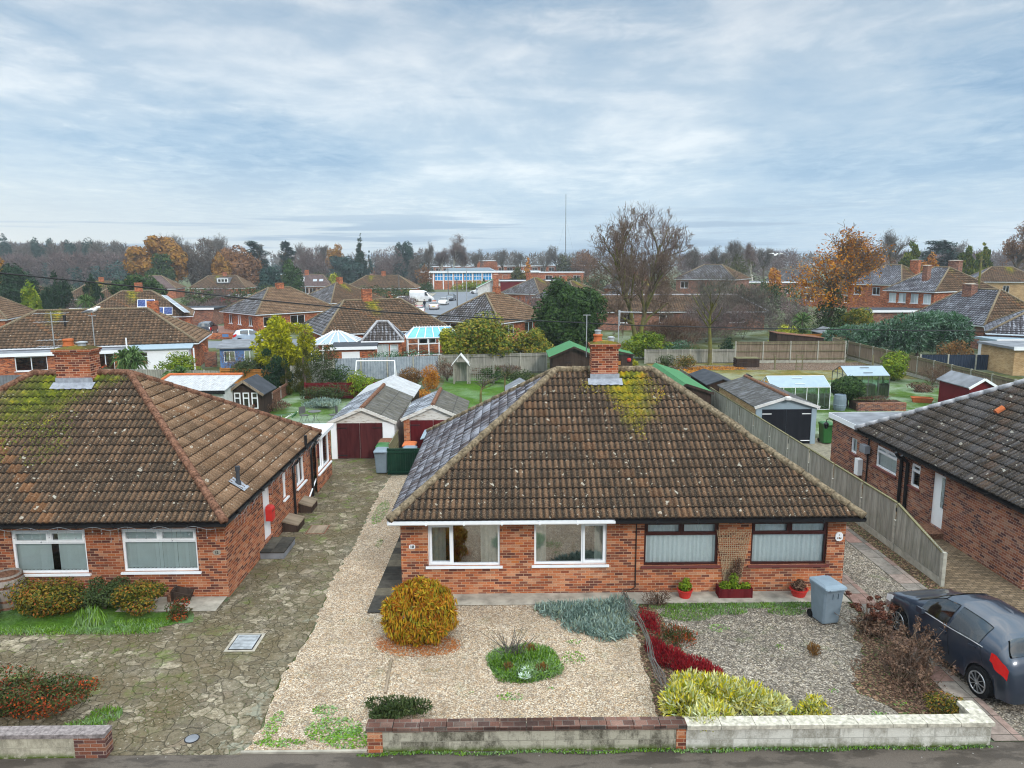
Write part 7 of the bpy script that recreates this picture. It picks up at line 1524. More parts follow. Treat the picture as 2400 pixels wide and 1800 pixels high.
# ------------------------------------------------------------------ streets and houses beyond the gardens
sheet('road', [(-12, 96), (-16.3, 132), (-18.8, 203), (-7.0, 203), (-5.6, 137), (-3.5, 96)], .012, 'road')
sheet('road', [(-80, 203.2), (45, 203.2), (45, 212), (-80, 212)], .014, 'road')
sheet('road', [(-60, 72), (-21, 79), (-21, 86), (-60, 79)], .012, 'road')
sheet('pink_drive', [(-44, 84.5), (-30.5, 86.5), (-32, 100), (-44, 106)], .016, 'pinkpave')
sheet('pavement', [(-18.4, 100), (-12.1, 97), (-16.4, 132), (-18.95, 203), (-21, 203), (-18.6, 132)], .018, 'concrete')
def onroof(t, side, u, v, L, W, ze, zr, r):
    """point of a house's roof plane seen at a pixel, in the house's own axes"""
    a = t.rotation_euler[2]; o = Vector((0, 0, H)); d = Vector(ray(u, v)); Rm = Matrix.Rotation(-a, 3, 'Z'); o = Rm @ (o-Vector(t.location)); d = Rm @ d
    rise = zr-ze
    if side == 0: n = Vector((0, -rise, W/2)); p0 = Vector((0, -W/2, ze))
    elif side == 1: n = Vector((rise, 0, (L-r)/2)); p0 = Vector((L/2, 0, ze))
    elif side == 3: n = Vector((-rise, 0, (L-r)/2)); p0 = Vector((-L/2, 0, ze))
    k = (p0-o).dot(n)/d.dot(n); return o+d*k
def solar(t, side, quad_px, dims, nx, ny=1, mat='solar'):
    P = [onroof(t, side, u, v, *dims) for u, v in quad_px]; n = (P[1]-P[0]).cross(P[3]-P[0]).normalized(); n = n if n.z > 0 else -n
    for i in range(nx):
        for j in range(ny):
            q = lambda s, r: P[0].lerp(P[1], s).lerp(P[3].lerp(P[2], s), r)+n*.12
            a, b, c, d = q(i/nx, j/ny), q((i+1)/nx, j/ny), q((i+1)/nx, (j+1)/ny), q(i/nx, (j+1)/ny); m = MB(); m.add([a, b, c, d, a-n*.05, b-n*.05, c-n*.05, d-n*.05], [(0, 1, 2, 3), (7, 6, 5, 4), (0, 4, 5, 1), (1, 5, 6, 2), (2, 6, 7, 3), (3, 7, 4, 0)]); f = m.build('solar_panel', M['white'], t)
            cc = (a+b+c+d)/4; m = MB(); m.add([cc+(x-cc)*.92+n*.006 for x in (a, b, c, d)], [(0, 1, 2, 3)]); m.build('cells', M[mat], f)
M['solar'] = slabs('solar cells', [(0, (.03, .05, .15)), (1, (.05, .075, .21))], .3, .3, (.20, .24, .34)); M['solarblk'] = flat('frosted solar glass', (.34, .38, .42), .3, .5)
FW = lambda xs, w=1.7, z=.95, h=1.15, k='two', s=0, fm='white', c='none': [(s, x, z, w, h, k, fm, c) for x in xs]
G4 = lambda a, b=None, c=None, d=None: ['tile'+q for q in (a, b or a, c or a, d or a)]
A1d = (17.48, 8.43, 2.32, 4.99, 8.43)
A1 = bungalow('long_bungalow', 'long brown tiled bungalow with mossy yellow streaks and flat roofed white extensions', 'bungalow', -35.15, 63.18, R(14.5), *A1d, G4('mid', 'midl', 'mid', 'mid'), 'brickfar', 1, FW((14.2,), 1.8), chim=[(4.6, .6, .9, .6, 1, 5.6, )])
m = MB(); m.x = frame((-8.4, -6.3, 0), 0); EW = [(.9, .75, 1.2, 1.1), (4.3, .75, 2.2, 1.1), (8.6, .1, 2.6, 1.85)]; wall_panel(m, 11.6, 0, 2.0, EW); m.x = frame((3.2, -6.3, 0), R(90)); wall_panel(m, 2.6, 0, 2.0, []); m.build('extension_wall', M['brickfar'], A1, fix=False)
for i, e in enumerate(EW): window(A1, frame((-8.4, -6.3, 0), 0), *e, ('hop', 'two', 'four')[i], 'white', 'none', 'white', lod=1)
m = MB(); m.box(-8.6, -6.5, 2.0, 3.4, -3.7, 2.12); m.build('flat_roof', M['felt'], A1); m = MB(); m.box(-8.62, -6.53, 1.9, 3.42, -6.502, 2.16); m.build('fascia', M['white'], A1)
m = MB(); m.x = frame((3.7, -5.2, 0), 0); wall_panel(m, 4.4, 0, 1.95, [(.2, .7, 1.1, 1.1)]); m.x = frame((8.1, -5.2, 0), R(90)); wall_panel(m, 1.3, 0, 1.95, []); m.build('lean_to_wall', M['white'], A1, fix=False); window(A1, frame((3.7, -5.2, 0), 0), .2, .7, 1.1, 1.1, 'hop', 'white', 'none', None, lod=1)
m = MB(); m.add([(3.6, -5.4, 1.97), (8.4, -5.4, 1.97), (8.4, -3.9, 2.3), (3.6, -3.9, 2.3), (3.6, -5.4, 2.03), (8.4, -5.4, 2.03), (8.4, -3.9, 2.36), (3.6, -3.9, 2.36)], [(0, 3, 2, 1), (4, 5, 6, 7), (0, 1, 5, 4), (1, 2, 6, 5), (2, 3, 7, 6), (3, 0, 4, 7)]); m.build('lean_to_roof', M['polyc'], A1)
q = onroof(A1, 0, 153, 764, *A1d); m = MB(); m.tube([q, q+Vector((0, 0, .75))], .1, 8); m.tube([q+Vector((0, 0, .75)), q+Vector((0, 0, .9))], .14, 8); m.build('flue', M['black'], A1)
for x_ in (3.55, 8.5): m = MB(); m.tube([(x_, -5.35, 0), (x_, -5.35, 2.0 if x_ > 5 else 3.0)], .06, 6); m.build('downpipe', M['white'], A1)
A0d = (10.15, 11.97, 2.42, 5.6, 2.12)
bungalow('brown_bungalow', 'sandy roofed bungalow at the far left edge beyond the long mossy roof', 'bungalow', -65, 91.14, R(16.2), *A0d, G4('midl'), 'brickfar', 1, FW((2, 5), 1.6)+FW((2, 6), 1.6, s=1))
A2d = (12.86, 10.05, 2.39, 5.39, 3.26)
A2 = bungalow('solar_roof_bungalow', 'brown tiled bungalow with blue solar panels and a tall red chimney pot', 'bungalow', -46.39, 93.52, R(21.6), *A2d, G4('mid', 'midl', 'mid', 'mid'), 'brickfar', 1, FW((1, 5, 9), 1.9), chim=[(.3, .1, .9, .6, 1, 6.4)])
c_ = lambda x, y: (x/3.687, 500+y/3.687)
solar(A2, 0, [c_(1187, 815), c_(1338, 818), c_(1336, 750), c_(1187, 752)], A2d, 2); solar(A2, 0, [c_(1187, 880), c_(1490, 880), c_(1490, 816), c_(1187, 818)], A2d, 4)
solar(A2, 1, [c_(1590, 862), c_(1640, 862), c_(1440, 716), c_(1392, 712)], A2d, 1, 4, 'solarblk')
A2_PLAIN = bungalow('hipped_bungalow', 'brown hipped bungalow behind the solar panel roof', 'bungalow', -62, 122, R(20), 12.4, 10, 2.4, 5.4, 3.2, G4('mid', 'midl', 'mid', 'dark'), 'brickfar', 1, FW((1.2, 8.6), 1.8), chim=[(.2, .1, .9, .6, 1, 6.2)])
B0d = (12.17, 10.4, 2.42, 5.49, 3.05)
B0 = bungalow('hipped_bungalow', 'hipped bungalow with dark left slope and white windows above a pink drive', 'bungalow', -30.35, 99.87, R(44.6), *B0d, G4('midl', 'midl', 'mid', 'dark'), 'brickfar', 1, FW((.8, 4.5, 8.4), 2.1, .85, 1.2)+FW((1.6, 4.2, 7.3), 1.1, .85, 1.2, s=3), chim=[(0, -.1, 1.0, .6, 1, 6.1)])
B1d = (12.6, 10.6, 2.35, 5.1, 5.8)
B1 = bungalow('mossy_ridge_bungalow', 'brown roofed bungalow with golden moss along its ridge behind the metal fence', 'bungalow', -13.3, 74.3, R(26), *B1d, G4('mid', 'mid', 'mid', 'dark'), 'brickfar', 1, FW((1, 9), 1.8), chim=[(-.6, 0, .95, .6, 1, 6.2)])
E1 = (3.5, 4.6, 2.3, 3.75, .9); B1e = thing('tiled_extension', 'charcoal tiled rear extension with white french doors between two conservatories', 'extension', (-10.7, 64.2, 0), R(8)); m = MB(); m.x = frame((-1.6, -2.1, 0), 0); ow = [(.35, .75, .7, 1.2), (1.1, .1, 1.0, 1.9), (2.2, .75, .7, 1.2)]; wall_panel(m, 3.2, 0, 2.15, ow); m.x = frame((1.6, -2.1, 0), R(90)); wall_panel(m, 4, 0, 2.15, []); m.x = frame((-1.6, 2.1, 0), R(-90)); wall_panel(m, 4.2, 0, 2.15, []); m.build('wall', M['brickfar'], B1e, fix=False)
for i, o_ in enumerate(ow): window(B1e, frame((-1.6, -2.1, 0), 0), *o_, ('hop', 'two', 'hop')[i], 'white', 'net', None, lod=1, seed=i)
hip_roof(B1e, *E1, G4('dark'), 1, 'ridgefrost'); m = MB(); m.box(-1.8, -2.36, 2.15, 1.8, -2.33, 2.3); m.box(1.79, -2.329, 2.15, 1.82, 2.3, 2.3); m.build('fascia', M['white'], B1e)
def conservatory(label, loc, rz, L, W, zw, ze, zr, roofm, rl):
    t = thing('conservatory', label, 'conservatory', loc, rz); a, b = L/2, W/2; m = MB(); s = .07
    m.box(-a, -b, 0, a, -b+.1, zw); m.box(-a, -b+.101, 0, -a+.1, b, zw); m.box(a-.1, -b+.101, 0, a, b, zw); m.build('dwarf_wall', M['brickfar'], t); m = MB(); n = max(3, round(L/.9))
    for z in (zw+.04, ze-.45, ze): m.bar((-a, -b+.03, z), (a, -b+.03, z), s); m.bar((-a+.03, -b, z), (-a+.03, b, z), s); m.bar((a-.03, -b, z), (a-.03, b, z), s)
    for i in range(n+1): x = -a+L*i/n; m.bar((x, -b+.03, zw), (x, -b+.03, ze), s+.03)
    for i in range(1, 4): [m.bar((x, -b+W*i/3, zw), (x, -b+W*i/3, ze), s) for x in (-a+.03, a-.03)]
    m.build('frame', M['white'], t); g = MB(); g.poly((-a, -b+.04, zw), (a, -b+.04, zw), (a, -b+.04, ze), (-a, -b+.04, ze)); [g.poly((x, -b, zw), (x, b, zw), (x, b, ze), (x, -b, ze)) for x in (-a+.04, a-.04)]; g.build('glazing', M['glassdk'], t, fix=False)
    g = MB(); e = .12; Z = ze+.05; l, r_ = (-rl/2, 0, zr), (rl/2, 0, zr); c4 = [(-a-e, -b-e, Z), (a+e, -b-e, Z), (a+e, b, Z), (-a-e, b, Z)]; g.poly(c4[0], c4[1], r_, l); g.poly(c4[1], c4[2], r_); g.poly(c4[2], c4[3], l, r_); g.poly(c4[3], c4[0], l); ro = g.build('roof', M[roofm], t); m = MB(); up = Vector((0, 0, .03))
    for p, q in ((c4[0], l), (c4[1], r_), (c4[2], r_), (c4[3], l), (l, r_), (c4[0], c4[1]), (c4[1], c4[2]), (c4[3], c4[0])): m.bar(Vector(p)+up, Vector(q)+up, .08)
    k = max(2, round(L/.8))
    for i in range(1, k): f = i/k; p = Vector(c4[0]).lerp(Vector(c4[1]), f); q = Vector(l).lerp(Vector(r_), f); m.bar(p+up, q+up, .06)
    for i in range(1, 3): [m.bar(Vector(A_).lerp(Vector(B_), i/3)+up, Vector(T_)+up, .05) for A_, B_, T_ in ((c4[1], c4[2], r_), (c4[3], c4[0], l))]
    for i in range(int(rl/.25)+1): m.bar((-rl/2+i*.25, 0, zr), (-rl/2+i*.25, 0, zr+.16), .04)
    m.build('glazing_bars', M['white'], ro); return t
conservatory('pale hexagonal conservatory left of the charcoal tiled extension', (-14.6, 63.6, 0), R(6), 3.9, 3.6, .5, 2.0, 2.95, 'polyc', .7)
conservatory('bright blue glazed conservatory right of the charcoal tiled extension', (-6.7, 67.2, 0), R(10), 4.6, 3.4, .6, 2.1, 2.95, 'bluepoly', 3.3)
t = thing('flat_roof_garage', 'charcoal flat roofed garage behind the left end of the metal fence', 'garage', (-12.2, 58.6, 0), R(8)); m = MB(); m.box(-1.6, 0, 0, 1.7, 4, 2.05); m.build('wall', M['brickfar'], t); m = MB(); m.box(-1.8, -.2, 2.05, 1.9, 4.2, 2.2); m.build('roof', M['feltdk'], t); m = MB(); m.box(-1.8, -.24, 1.98, 1.9, -.202, 2.22); m.build('fascia', M['white'], t); m = MB(); m.box(-.9, -.03, 1.1, .5, -.001, 1.8); m.build('window', M['white'], t)
B4d = (10.42, 9.2, 2.39, 5.29, 2.77)
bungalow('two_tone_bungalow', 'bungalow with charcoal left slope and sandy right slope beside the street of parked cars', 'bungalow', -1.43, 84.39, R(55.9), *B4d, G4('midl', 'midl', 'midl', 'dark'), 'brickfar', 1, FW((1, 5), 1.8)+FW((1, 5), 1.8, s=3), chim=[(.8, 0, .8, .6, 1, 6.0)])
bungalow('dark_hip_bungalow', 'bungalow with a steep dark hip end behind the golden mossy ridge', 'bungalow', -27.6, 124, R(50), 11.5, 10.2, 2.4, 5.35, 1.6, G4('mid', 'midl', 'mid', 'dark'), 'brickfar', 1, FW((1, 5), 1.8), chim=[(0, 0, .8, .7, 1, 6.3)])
t = bungalow('mauve_bungalow', 'mauve tiled bungalow with white box dormer and roof windows', 'bungalow', -52.1, 198.2, R(5.8), 12.3, 9.6, 2.41, 5.4, 6.99, G4('purple'), 'brickfar', 1, FW((4.5, 6.4, 8.3), 1.7, .5, 1.5), chim=[(-.6, 0, 1.0, .7, 1, 6.6)])
m = MB(); m.box(-3.9, -3.6, 3.6, -.9, -1.0, 4.85); m.build('dormer', M['white'], t); m = MB(); [m.box(-3.7+.72*i, -3.64, 3.9, -3.2+.72*i, -3.601, 4.65) for i in range(4)]; m.build('dormer_window', M['dark'], t); m = MB(); m.box(-4.0, -3.75, 4.852, -.8, -.9, 4.95); m.build('dormer_roof', M['felt'], t)
for x in (1.3, 2.9): m = MB(); p = Vector((x, -2.9, 3.68)); m.add([p+Vector(v) for v in ((0, 0, .0), (1, 0, .0), (1, .9, .56), (0, .9, .56))], [(0, 1, 2, 3)]); m.build('roof_window', M['solarblk'], t)
bungalow('brown_bungalow', 'broad brown roofed bungalow in front of the school beside the tall dark pole', 'bungalow', -29.95, 182, 0, 17.4, 10, 2.4, 5.4, 7.8, G4('mid', 'midl'), 'brickfar', 1, FW((11,), 2.2), chim=[(.3, 0, 1, .7, 1, 6.4)])
t = bungalow('dormer_bungalow', 'dark roofed bungalow with a flat topped dormer below the autumn trees', 'bungalow', -71.6, 189, R(2.9), 14.16, 9.65, 2.44, 5.45, 6.9, G4('mid', 'midl'), 'brickfar', 1, FW((1, 3.6), 1.6), chim=[(.6, 0, .9, .7, 1, 6.3)])
m = MB(); m.box(-.4, -3.6, 3.6, 2.6, -.8, 4.95); m.build('dormer', M['felt'], t); m = MB(); m.box(-.2, -3.64, 3.8, 2.4, -3.601, 4.75); m.build('dormer_window', M['white'], t); m = MB(); [m.box(.0+.8*i, -3.66, 3.95, .6+.8*i, -3.641, 4.6) for i in range(3)]; m.build('pane', M['dark'], t)
bungalow('brown_bungalow', 'small pinkish brown hipped roof right of the blue solar panels, under the golden beech', 'bungalow', -88, 187, R(10.5), 12.5, 10.1, 2.4, 5.5, 3.4, G4('purple', 'midl'), 'brickfar', 2, FW((2, 7), 1.8))
bungalow('maroon_dormer_house', 'brown hipped house with maroon flat dormers right of the street', 'house', 6.2, 150, R(52), 11, 10, 2.4, 5.4, 1.2, G4('mid', 'frostfar', 'mid', 'dark'), 'brickfar', 1, FW((1, 5), 1.8), chim=[(-1, 1, .8, .8, 1, 6.3)])
bungalow('frosted_hip_house', 'brown hipped house with frosted left slope beside the dark evergreen tree', 'house', 12.0, 133, R(50), 11, 10, 2.4, 5.2, 1.2, G4('mid', 'frostfar', 'mid', 'dark'), 'brickfar', 1, FW((1, 5), 1.8), chim=[(-1, 1, .8, .8, 1, 6.0)])
t = thing('box_dormer', 'maroon flat roofed dormer row with white edge behind the brown hips', 'dormer', (5.5, 158, 0)); m = MB(); m.box(-6.5, 0, 0, 6.5, 4, 4.55); m.build('wall', M['maroonfence'], t); m = MB(); m.box(-6.7, -.2, 4.55, 6.7, 4.2, 4.8); m.build('roof', M['feltdk'], t); m = MB(); m.box(-6.7, -.25, 4.5, 6.7, -.202, 4.72); m.build('fascia', M['white'], t)
t = shed('cream gabled house with a dark green canopy roof beyond the two tone bungalow', 'gabled_house', 'house', -6.5, 1.8, 176, 185, 2.6, 4.6, 'whitegrey', ['greenfelt', 'felt'], None, 'white', th=.15, ov=.4); chimney(t, .2, -.8, 1.3, .9, 0, 5.6, 2, 'brickfar', lod=1)
C1 = bungalow('two_storey_house', 'two storey brick house with dark hipped roof behind the bare green tree', 'house', 42.18, 150.3, R(-34.4), 12.66, 9.78, 5.02, 7.82, 3.54, G4('dark', 'mid'), 'brickright', 1, FW((1.0, 9.2), 1.6, 3.2, 1.3)+FW((1.0, 9), 1.8, .7, 1.3))
D1 = bungalow('two_storey_house', 'two storey brick house with frosted front slope and slim chimney on the right', 'house', 56.2, 95.1, R(-65.3), 7.2, 12.12, 4.9, 7.75, 2.0, G4('frostfar', 'mid', 'frostfar', 'frostfar'), 'brickfar', 1, FW((.35, 1.75, 3.45, 5.15), 1.05, 3.35, 1.2, 'two', c='net'), ridgem='ridge')
chimney(D1, .3, -3.3, .7, .7, 5.0, 8.0, 0, 'brickright', lod=1); chimney(D1, .4, 2.0, 1.4, .8, 6.5, 8.6, 0, 'brickright', lod=1)
D2 = bungalow('two_storey_house', 'two storey house with dark hip end behind the orange leaved tree', 'house', 62, 118, R(-56), 9, 11.5, 4.95, 7.85, 2.4, G4('frostfar', 'mid', 'frostfar', 'frostfar'), 'brickfar', 1, FW((1, 4), 1.2, 3.3, 1.2)); chimney(D2, 2.6, 1.5, 1.3, .8, 6, 8.6, 0, 'brickfar', lod=1)
D3d = (10.82, 9.17, 2.4, 5.7, 4.37)
D3 = bungalow('frosted_roof_bungalow', 'bungalow with a frosted charcoal slope, mossy patch and big chimney behind the conifer hedge', 'bungalow', 50.3, 77.45, R(-79.3), *D3d, G4('frostfar', 'mid', 'frostfar', 'frostfar'), 'brickright', 1, FW((1, 7), 1.6)); q = onroof(D3, 0, 2272, 690, *D3d); chimney(D3, q.x, q.y, 1.2, .8, q.z-1.2, 6.2, 0, 'brickright', lod=1)
m = MB(); q = onroof(D3, 1, 2372, 745, *D3d); m.tube([q-Vector((0, 0, .1)), q+Vector((0, 0, .6))], .1, 8); m.build('vent_pipe', M['black'], D3)
D4 = bungalow('two_storey_house', 'two storey buff brick house with dark hipped roof on the right edge', 'house', 84, 125, R(-23), 10, 10.5, 5.05, 7.4, 2.9, G4('mid', 'mid', 'dark', 'frostfar'), 'brickbuff', 1, FW((4.2,), .9, 3.2, 1.2))
bungalow('frosted_roof_bungalow', 'low frosted charcoal hip roof at the right edge nearer than the big chimney', 'bungalow', 50.2, 65.4, R(-32), 12, 9.5, 2.4, 5.0, 3, G4('frostfar', 'dark', 'dark', 'frostfar'), 'brickright', 1, FW((2, 6), 1.6))
bungalow('two_storey_house', 'orange brick house with pale ridge at the far right behind the buff house', 'house', 112, 152, R(-40), 10, 9, 5.0, 7.9, 3, G4('midl'), 'brickfar', 2, ())
bungalow('dark_roof_house', 'low dark roofed house with white windows left of the orange leaved tree', 'house', 83, 212, R(-8), 15, 9, 2.5, 5.8, 9, G4('dark'), 'brickright', 1, FW((1, 5, 9), 1.9, .9, 1.3))
bungalow('terrace', 'long low brown terrace seen through the big bare tree', 'house', 20, 98, R(-2), 27, 9, 2.4, 4.3, 21, G4('mid', 'mid'), 'brickright', 1, FW((3, 8, 13, 18, 22), 1.8), ridgem='ridgefrost')
for i, (x, y, a, lab) in enumerate(((-76, 140, 24, 'brown hipped bungalow among the left conifers'), (-104, 158, 10, 'brown hipped bungalow farthest left before the grey wood'), (31, 176, 40, 'brown hipped bungalow right of the big leafless tree'), (64, 140, -50, 'brown hipped bungalow left of the two storey houses'), (24, 128, 30, 'brown hipped bungalow behind the long low terrace'), (98, 170, -30, 'brown hipped bungalow between the two storey houses'), (-14, 212.5, 4, 'brown hipped bungalow beside the school hedge'))):
    if i < 6: dup(A2_PLAIN, lab, (x, y, 0), R(a))
def flat_block(label, name, x0, x1, y0, y1, h, wm, rm='felt', wins=0, wz=(.9, 1.2), rz=0, cat='building', fas='white', ww=1.4):
    t = thing(name, label, cat, ((x0+x1)/2, y0, 0), rz); a = (x1-x0)/2; m = MB(); ops = [(2*a*(i+.5)/wins-ww/2, wz[0], ww, wz[1]) for i in range(wins)]
    m.x = frame((-a, 0, 0), 0); wall_panel(m, 2*a, 0, h, ops); m.x = frame((a, 0, 0), R(90)); wall_panel(m, y1-y0, 0, h, []); m.x = frame((a, y1-y0, 0), R(180)); wall_panel(m, 2*a, 0, h, []); m.x = frame((-a, y1-y0, 0), R(-90)); wall_panel(m, y1-y0, 0, h, []); m.build('wall', M[wm], t, fix=False)
    for k, o_ in enumerate(ops): window(t, frame((-a, 0, 0), 0), *o_, 'two', 'white', 'none', None, lod=2, seed=k)
    m = MB(); m.box(-a-.25, -.25, h, a+.25, y1-y0+.25, h+.18); m.build('roof', M[rm], t); m = MB(); m.box(-a-.27, -.29, h-.06, a+.27, -.252, h+.22); m.build('fascia', M[fas], t); return t
flat_block('grey flat roofed brick garage on the right edge behind the navy fence', 'flat_roof_garage', 39.0, 48, 55.5, 59.5, 2.05, 'brickbuff', 'felt', 0, cat='garage')
flat_block('white flat roofed extension behind the frosted conifer hedge', 'flat_roof_extension', 42, 52, 62.0, 64.5, 1.9, 'white', 'polyc', 4, (.7, .9), cat='extension')
flat_block('low dark flat roofed annexe beside the two storey brick house', 'flat_roof_annexe', 44, 52, 88, 93, 2.6, 'brickright', 'feltdk', 0, R(-30), cat='annexe')
flat_block('low grey flats with white edge beyond the bare grey thicket', 'flat_roof_flats', 44, 68, 172, 180, 3.4, 'brickright', 'felt', 6)
flat_block('brick garage with a dark door at the end of the pink drive', 'flat_roof_garage', -48.5, -41.5, 105, 110, 2.3, 'brickright', 'feltdk', 0, cat='garage')
flat_block('long red brick school wing below the russet trees', 'school_wing', -92, -66, 262, 270, 4.2, 'brickfar', 'felt', 0)
flat_block('bright red flat roofed store among the left back gardens', 'red_store', -56, -44, 138, 143, 2.5, 'red', 'polyc', 0, cat='store')
flat_block('maroon flat roofed store behind the sandy roof at the left edge', 'red_store', -59, -50.5, 101, 105, 2.6, 'red', 'feltdk', 0, cat='store')
t = thing('summerhouse', 'blue boarded summerhouse with white windows beside the yellow cypress', 'summerhouse', (-22.0, 61.0, 0), R(12)); m = MB(); m.x = frame((-1.7, 0, 0), 0); ow = [(.3, .7, .9, .95), (1.9, .7, .9, .95)]; wall_panel(m, 3.4, 0, 1.85, ow); m.x = frame((-1.7, 3, 0), R(-90)); wall_panel(m, 3, 0, 1.85, []); m.x = frame((1.7, 0, 0), R(90)); wall_panel(m, 3, 0, 1.85, []); m.build('wall', M['bluewall'], t, fix=False)
for i, o_ in enumerate(ow): window(t, frame((-1.7, 0, 0), 0), *o_, 'two', 'white', 'none', None, lod=1)
m = MB(); m.add([(-1.9, -.3, 1.86), (1.9, -.3, 1.86), (1.9, 3.2, 2.2), (-1.9, 3.2, 2.2), (-1.9, -.3, 1.96), (1.9, -.3, 1.96), (1.9, 3.2, 2.3), (-1.9, 3.2, 2.3)], [(0, 3, 2, 1), (4, 5, 6, 7), (0, 1, 5, 4), (1, 2, 6, 5), (2, 3, 7, 6), (3, 0, 4, 7)]); m.build('roof', M['felt'], t)
t = thing('arch_wall', 'red brick garden wall with a round arch left of the blue summerhouse', 'wall', (-26.6, 63.2, 0)); m = MB(); m.box(-1.6, 0, 0, -.6, .2, 1.3); m.box(.6, 0, 0, 1.6, .2, 1.3); m.build('wall', M['brickright'], t); m = MB(); pts = lambda r: [(r*math.cos(math.pi*i/14), 1.3+r*math.sin(math.pi*i/14)) for i in range(15)]; m.extr(pts(.85)+pts(.6)[::-1], 0, .22, 'y'); m.build('arch', M['brickfar'], t)
t = thing('drive_wall', 'low orange brick wall with a small pale sign before the pink drive', 'wall', (-32.8, 86.0, 0), R(8)); m = MB(); m.box(-3.2, 0, 0, 3.2, .22, .75); m.build('wall', M['brickfar'], t); m = MB(); m.box(-.3, -.03, .25, .4, -.001, .6); m.build('sign', M['bluewall'], t)
# ------------------------------------------------------------------ the school
t = thing('school_hall', 'red brick school hall with a long band of bright blue windows', 'school', (-8.0, 230, 0)); m = MB(); ow = [(-21.75+8+17.5+3.0*i, 2.75, 2.55, 2.35) for i in range(6)]; m.x = frame((-17.5, 0, 0), 0); wall_panel(m, 36, 0, 5.3, ow+[(.2, .2, 2.8, 4.9)], .2); m.x = frame((18.5, 0, 0), R(90)); wall_panel(m, 16, 0, 5.3, []); m.x = frame((-17.5, 16, 0), R(-90)); wall_panel(m, 16, 0, 5.3, []); m.build('wall', M['brickfar'], t, fix=False)
M['blueglass'] = flat('bright blue window panel', (.02, .27, .60), .25, .5, var=.3, sc=.7)
for o_ in ow: x = o_[0]-17.5; f = MB(); [f.box(x+2.55*i/3-.07, .05, 2.75, x+2.55*i/3+.07, .15, 5.1) for i in range(4)]; [f.box(x, .04, z-.07, x+2.55, .16, z+.07) for z in (2.82, 4.0, 5.03)]; w_ = f.build('window', M['white'], t); g = MB(); g.poly((x, .1, 2.75), (x+2.55, .1, 2.75), (x+2.55, .1, 5.1), (x, .1, 5.1)); g.build('pane', M['blueglass'], w_, fix=False)
for i in range(7): m = MB(); x = -13.75-.28+3.0*i-.1; m.box(x-.14, -.15, 0, x+.16, -.002, 5.3); m.build('pier', M['white'], t)
f = MB(); [f.box(-17.3+2.8*i/3-.06, .05, .2, -17.3+2.8*i/3+.06, .15, 5.1) for i in range(4)]; [f.box(-17.3, .04, z, -14.5, .16, z+.12) for z in (.2, 1.8, 3.4, 5.0)]; w_ = f.build('window', M['white'], t); g = MB(); g.poly((-17.3, .1, .2), (-14.5, .1, .2), (-14.5, .1, 5.1), (-17.3, .1, 5.1)); g.build('pane', M['glassdk'], w_, fix=False)
m = MB(); m.box(-18, -.5, 5.3, 19, 16.4, 5.55); m.build('roof', M['felt'], t); m = MB(); m.box(-18, -.56, 5.1, 19, -.502, 5.6); m.build('fascia', M['white'], t); m = MB(); m.extr([(-11, 5.56), (13-8, 5.56), (11-8, 6.5), (-10, 6.5)], 3, 12, 'y'); m.build('roof_light', M['polyc'], t)
flat_block('upper school block with a long white window band left of the blue windows', 'school_block', -58.5, -22, 298, 310, 6.3, 'brickfar', 'felt', 12, (3.6, 2.2), ww=2.3)
flat_block('distant school block with white windows behind the blue windowed hall', 'school_block', -20, 34, 300, 312, 6.4, 'brickfar', 'felt', 16, (4.3, 1.6), ww=2.2)
flat_block('school stage tower of plain red brick rising over the flat roofs', 'school_tower', -11.8, -3.0, 296, 299.5, 8.6, 'brickfar', 'felt', 0)
flat_block('right hand school wing with tall white windows', 'school_wing', 8, 27, 255, 266, 4.6, 'brickfar', 'felt', 4, (1.0, 2.6), ww=2.4)
t = thing('school_chimney', 'tall square red brick chimney left of the school', 'chimney', (-64.5, 290, 0)); m = MB(); m.box(-1.1, -1.1, 0, 1.1, 1.1, 8.6); m.build('shaft', M['brickfar'], t); m = MB(); m.box(-1.25, -1.25, 8.6, 1.25, 1.25, 9.0); m.build('cap', M['concrete'], t)
# ------------------------------------------------------------------ street furniture and vehicles far off
def pole(label, u, v, vt, Y, r=.12, mat='darksteel', lamp=False, name='street_pole', cat='pole', arm=True):
    b = GY(u, v, Y); h = GY(u, vt, Y).z; t = thing(name, label, cat, (b.x, Y, 0)); m = MB(); m.tube([(0, 0, 0), (0, 0, h)], [r, r*.7], 8); m.build('pole', M[mat], t); m = MB()
    if lamp: m.tube([(0, 0, h), (.4, -.2, h+.12), (1.0, -.4, h+.1)], .05, 6); m.box(.9, -.55, h+.02, 1.5, -.3, h+.14); m.build('lamp_head', M['steel'], t)
    else: m.box(-.35, -.06, h-.5, .35, .06, h-.4); m.box(-.05, -.1, h-.35, .05, .1, h-.1); m.build('crossbar', M[mat], t)
    return t
pole('dark telegraph pole in front of the broad brown roof', 936, 701, 642, 165); pole('pale grey lamp post beside the yellow cypress', 719, 735, 672, 128, .11, 'steel', True, 'lamp_post', 'lamp post')
pole('leaning wooden pole on the near side of the street', 1072, 722, 653, 140); pole('tall grey pole further along the street', 1094, 706, 630, 162, .12, 'steel', True, 'lamp_post', 'lamp post'); pole('dark slim pole in front of the blue school windows', 1051, 692, 628, 190, .12)
pole('short pale lamp post by the far street corner', 1118, 695, 655, 186, .1, 'steel', True, 'lamp_post', 'lamp post'); pole('concrete lamp post right of the blue school windows', 1178, 672, 645, 222, .1, 'concrete', True, 'lamp_post', 'lamp post'); pole('green stained telegraph pole among the right hand roofs', 2292, 690, 600, 92, .16, 'barkgreen', False)
pole('thin pole in the far left gardens before the dark conifers', 33, 672, 640, 118, .09, 'steel')
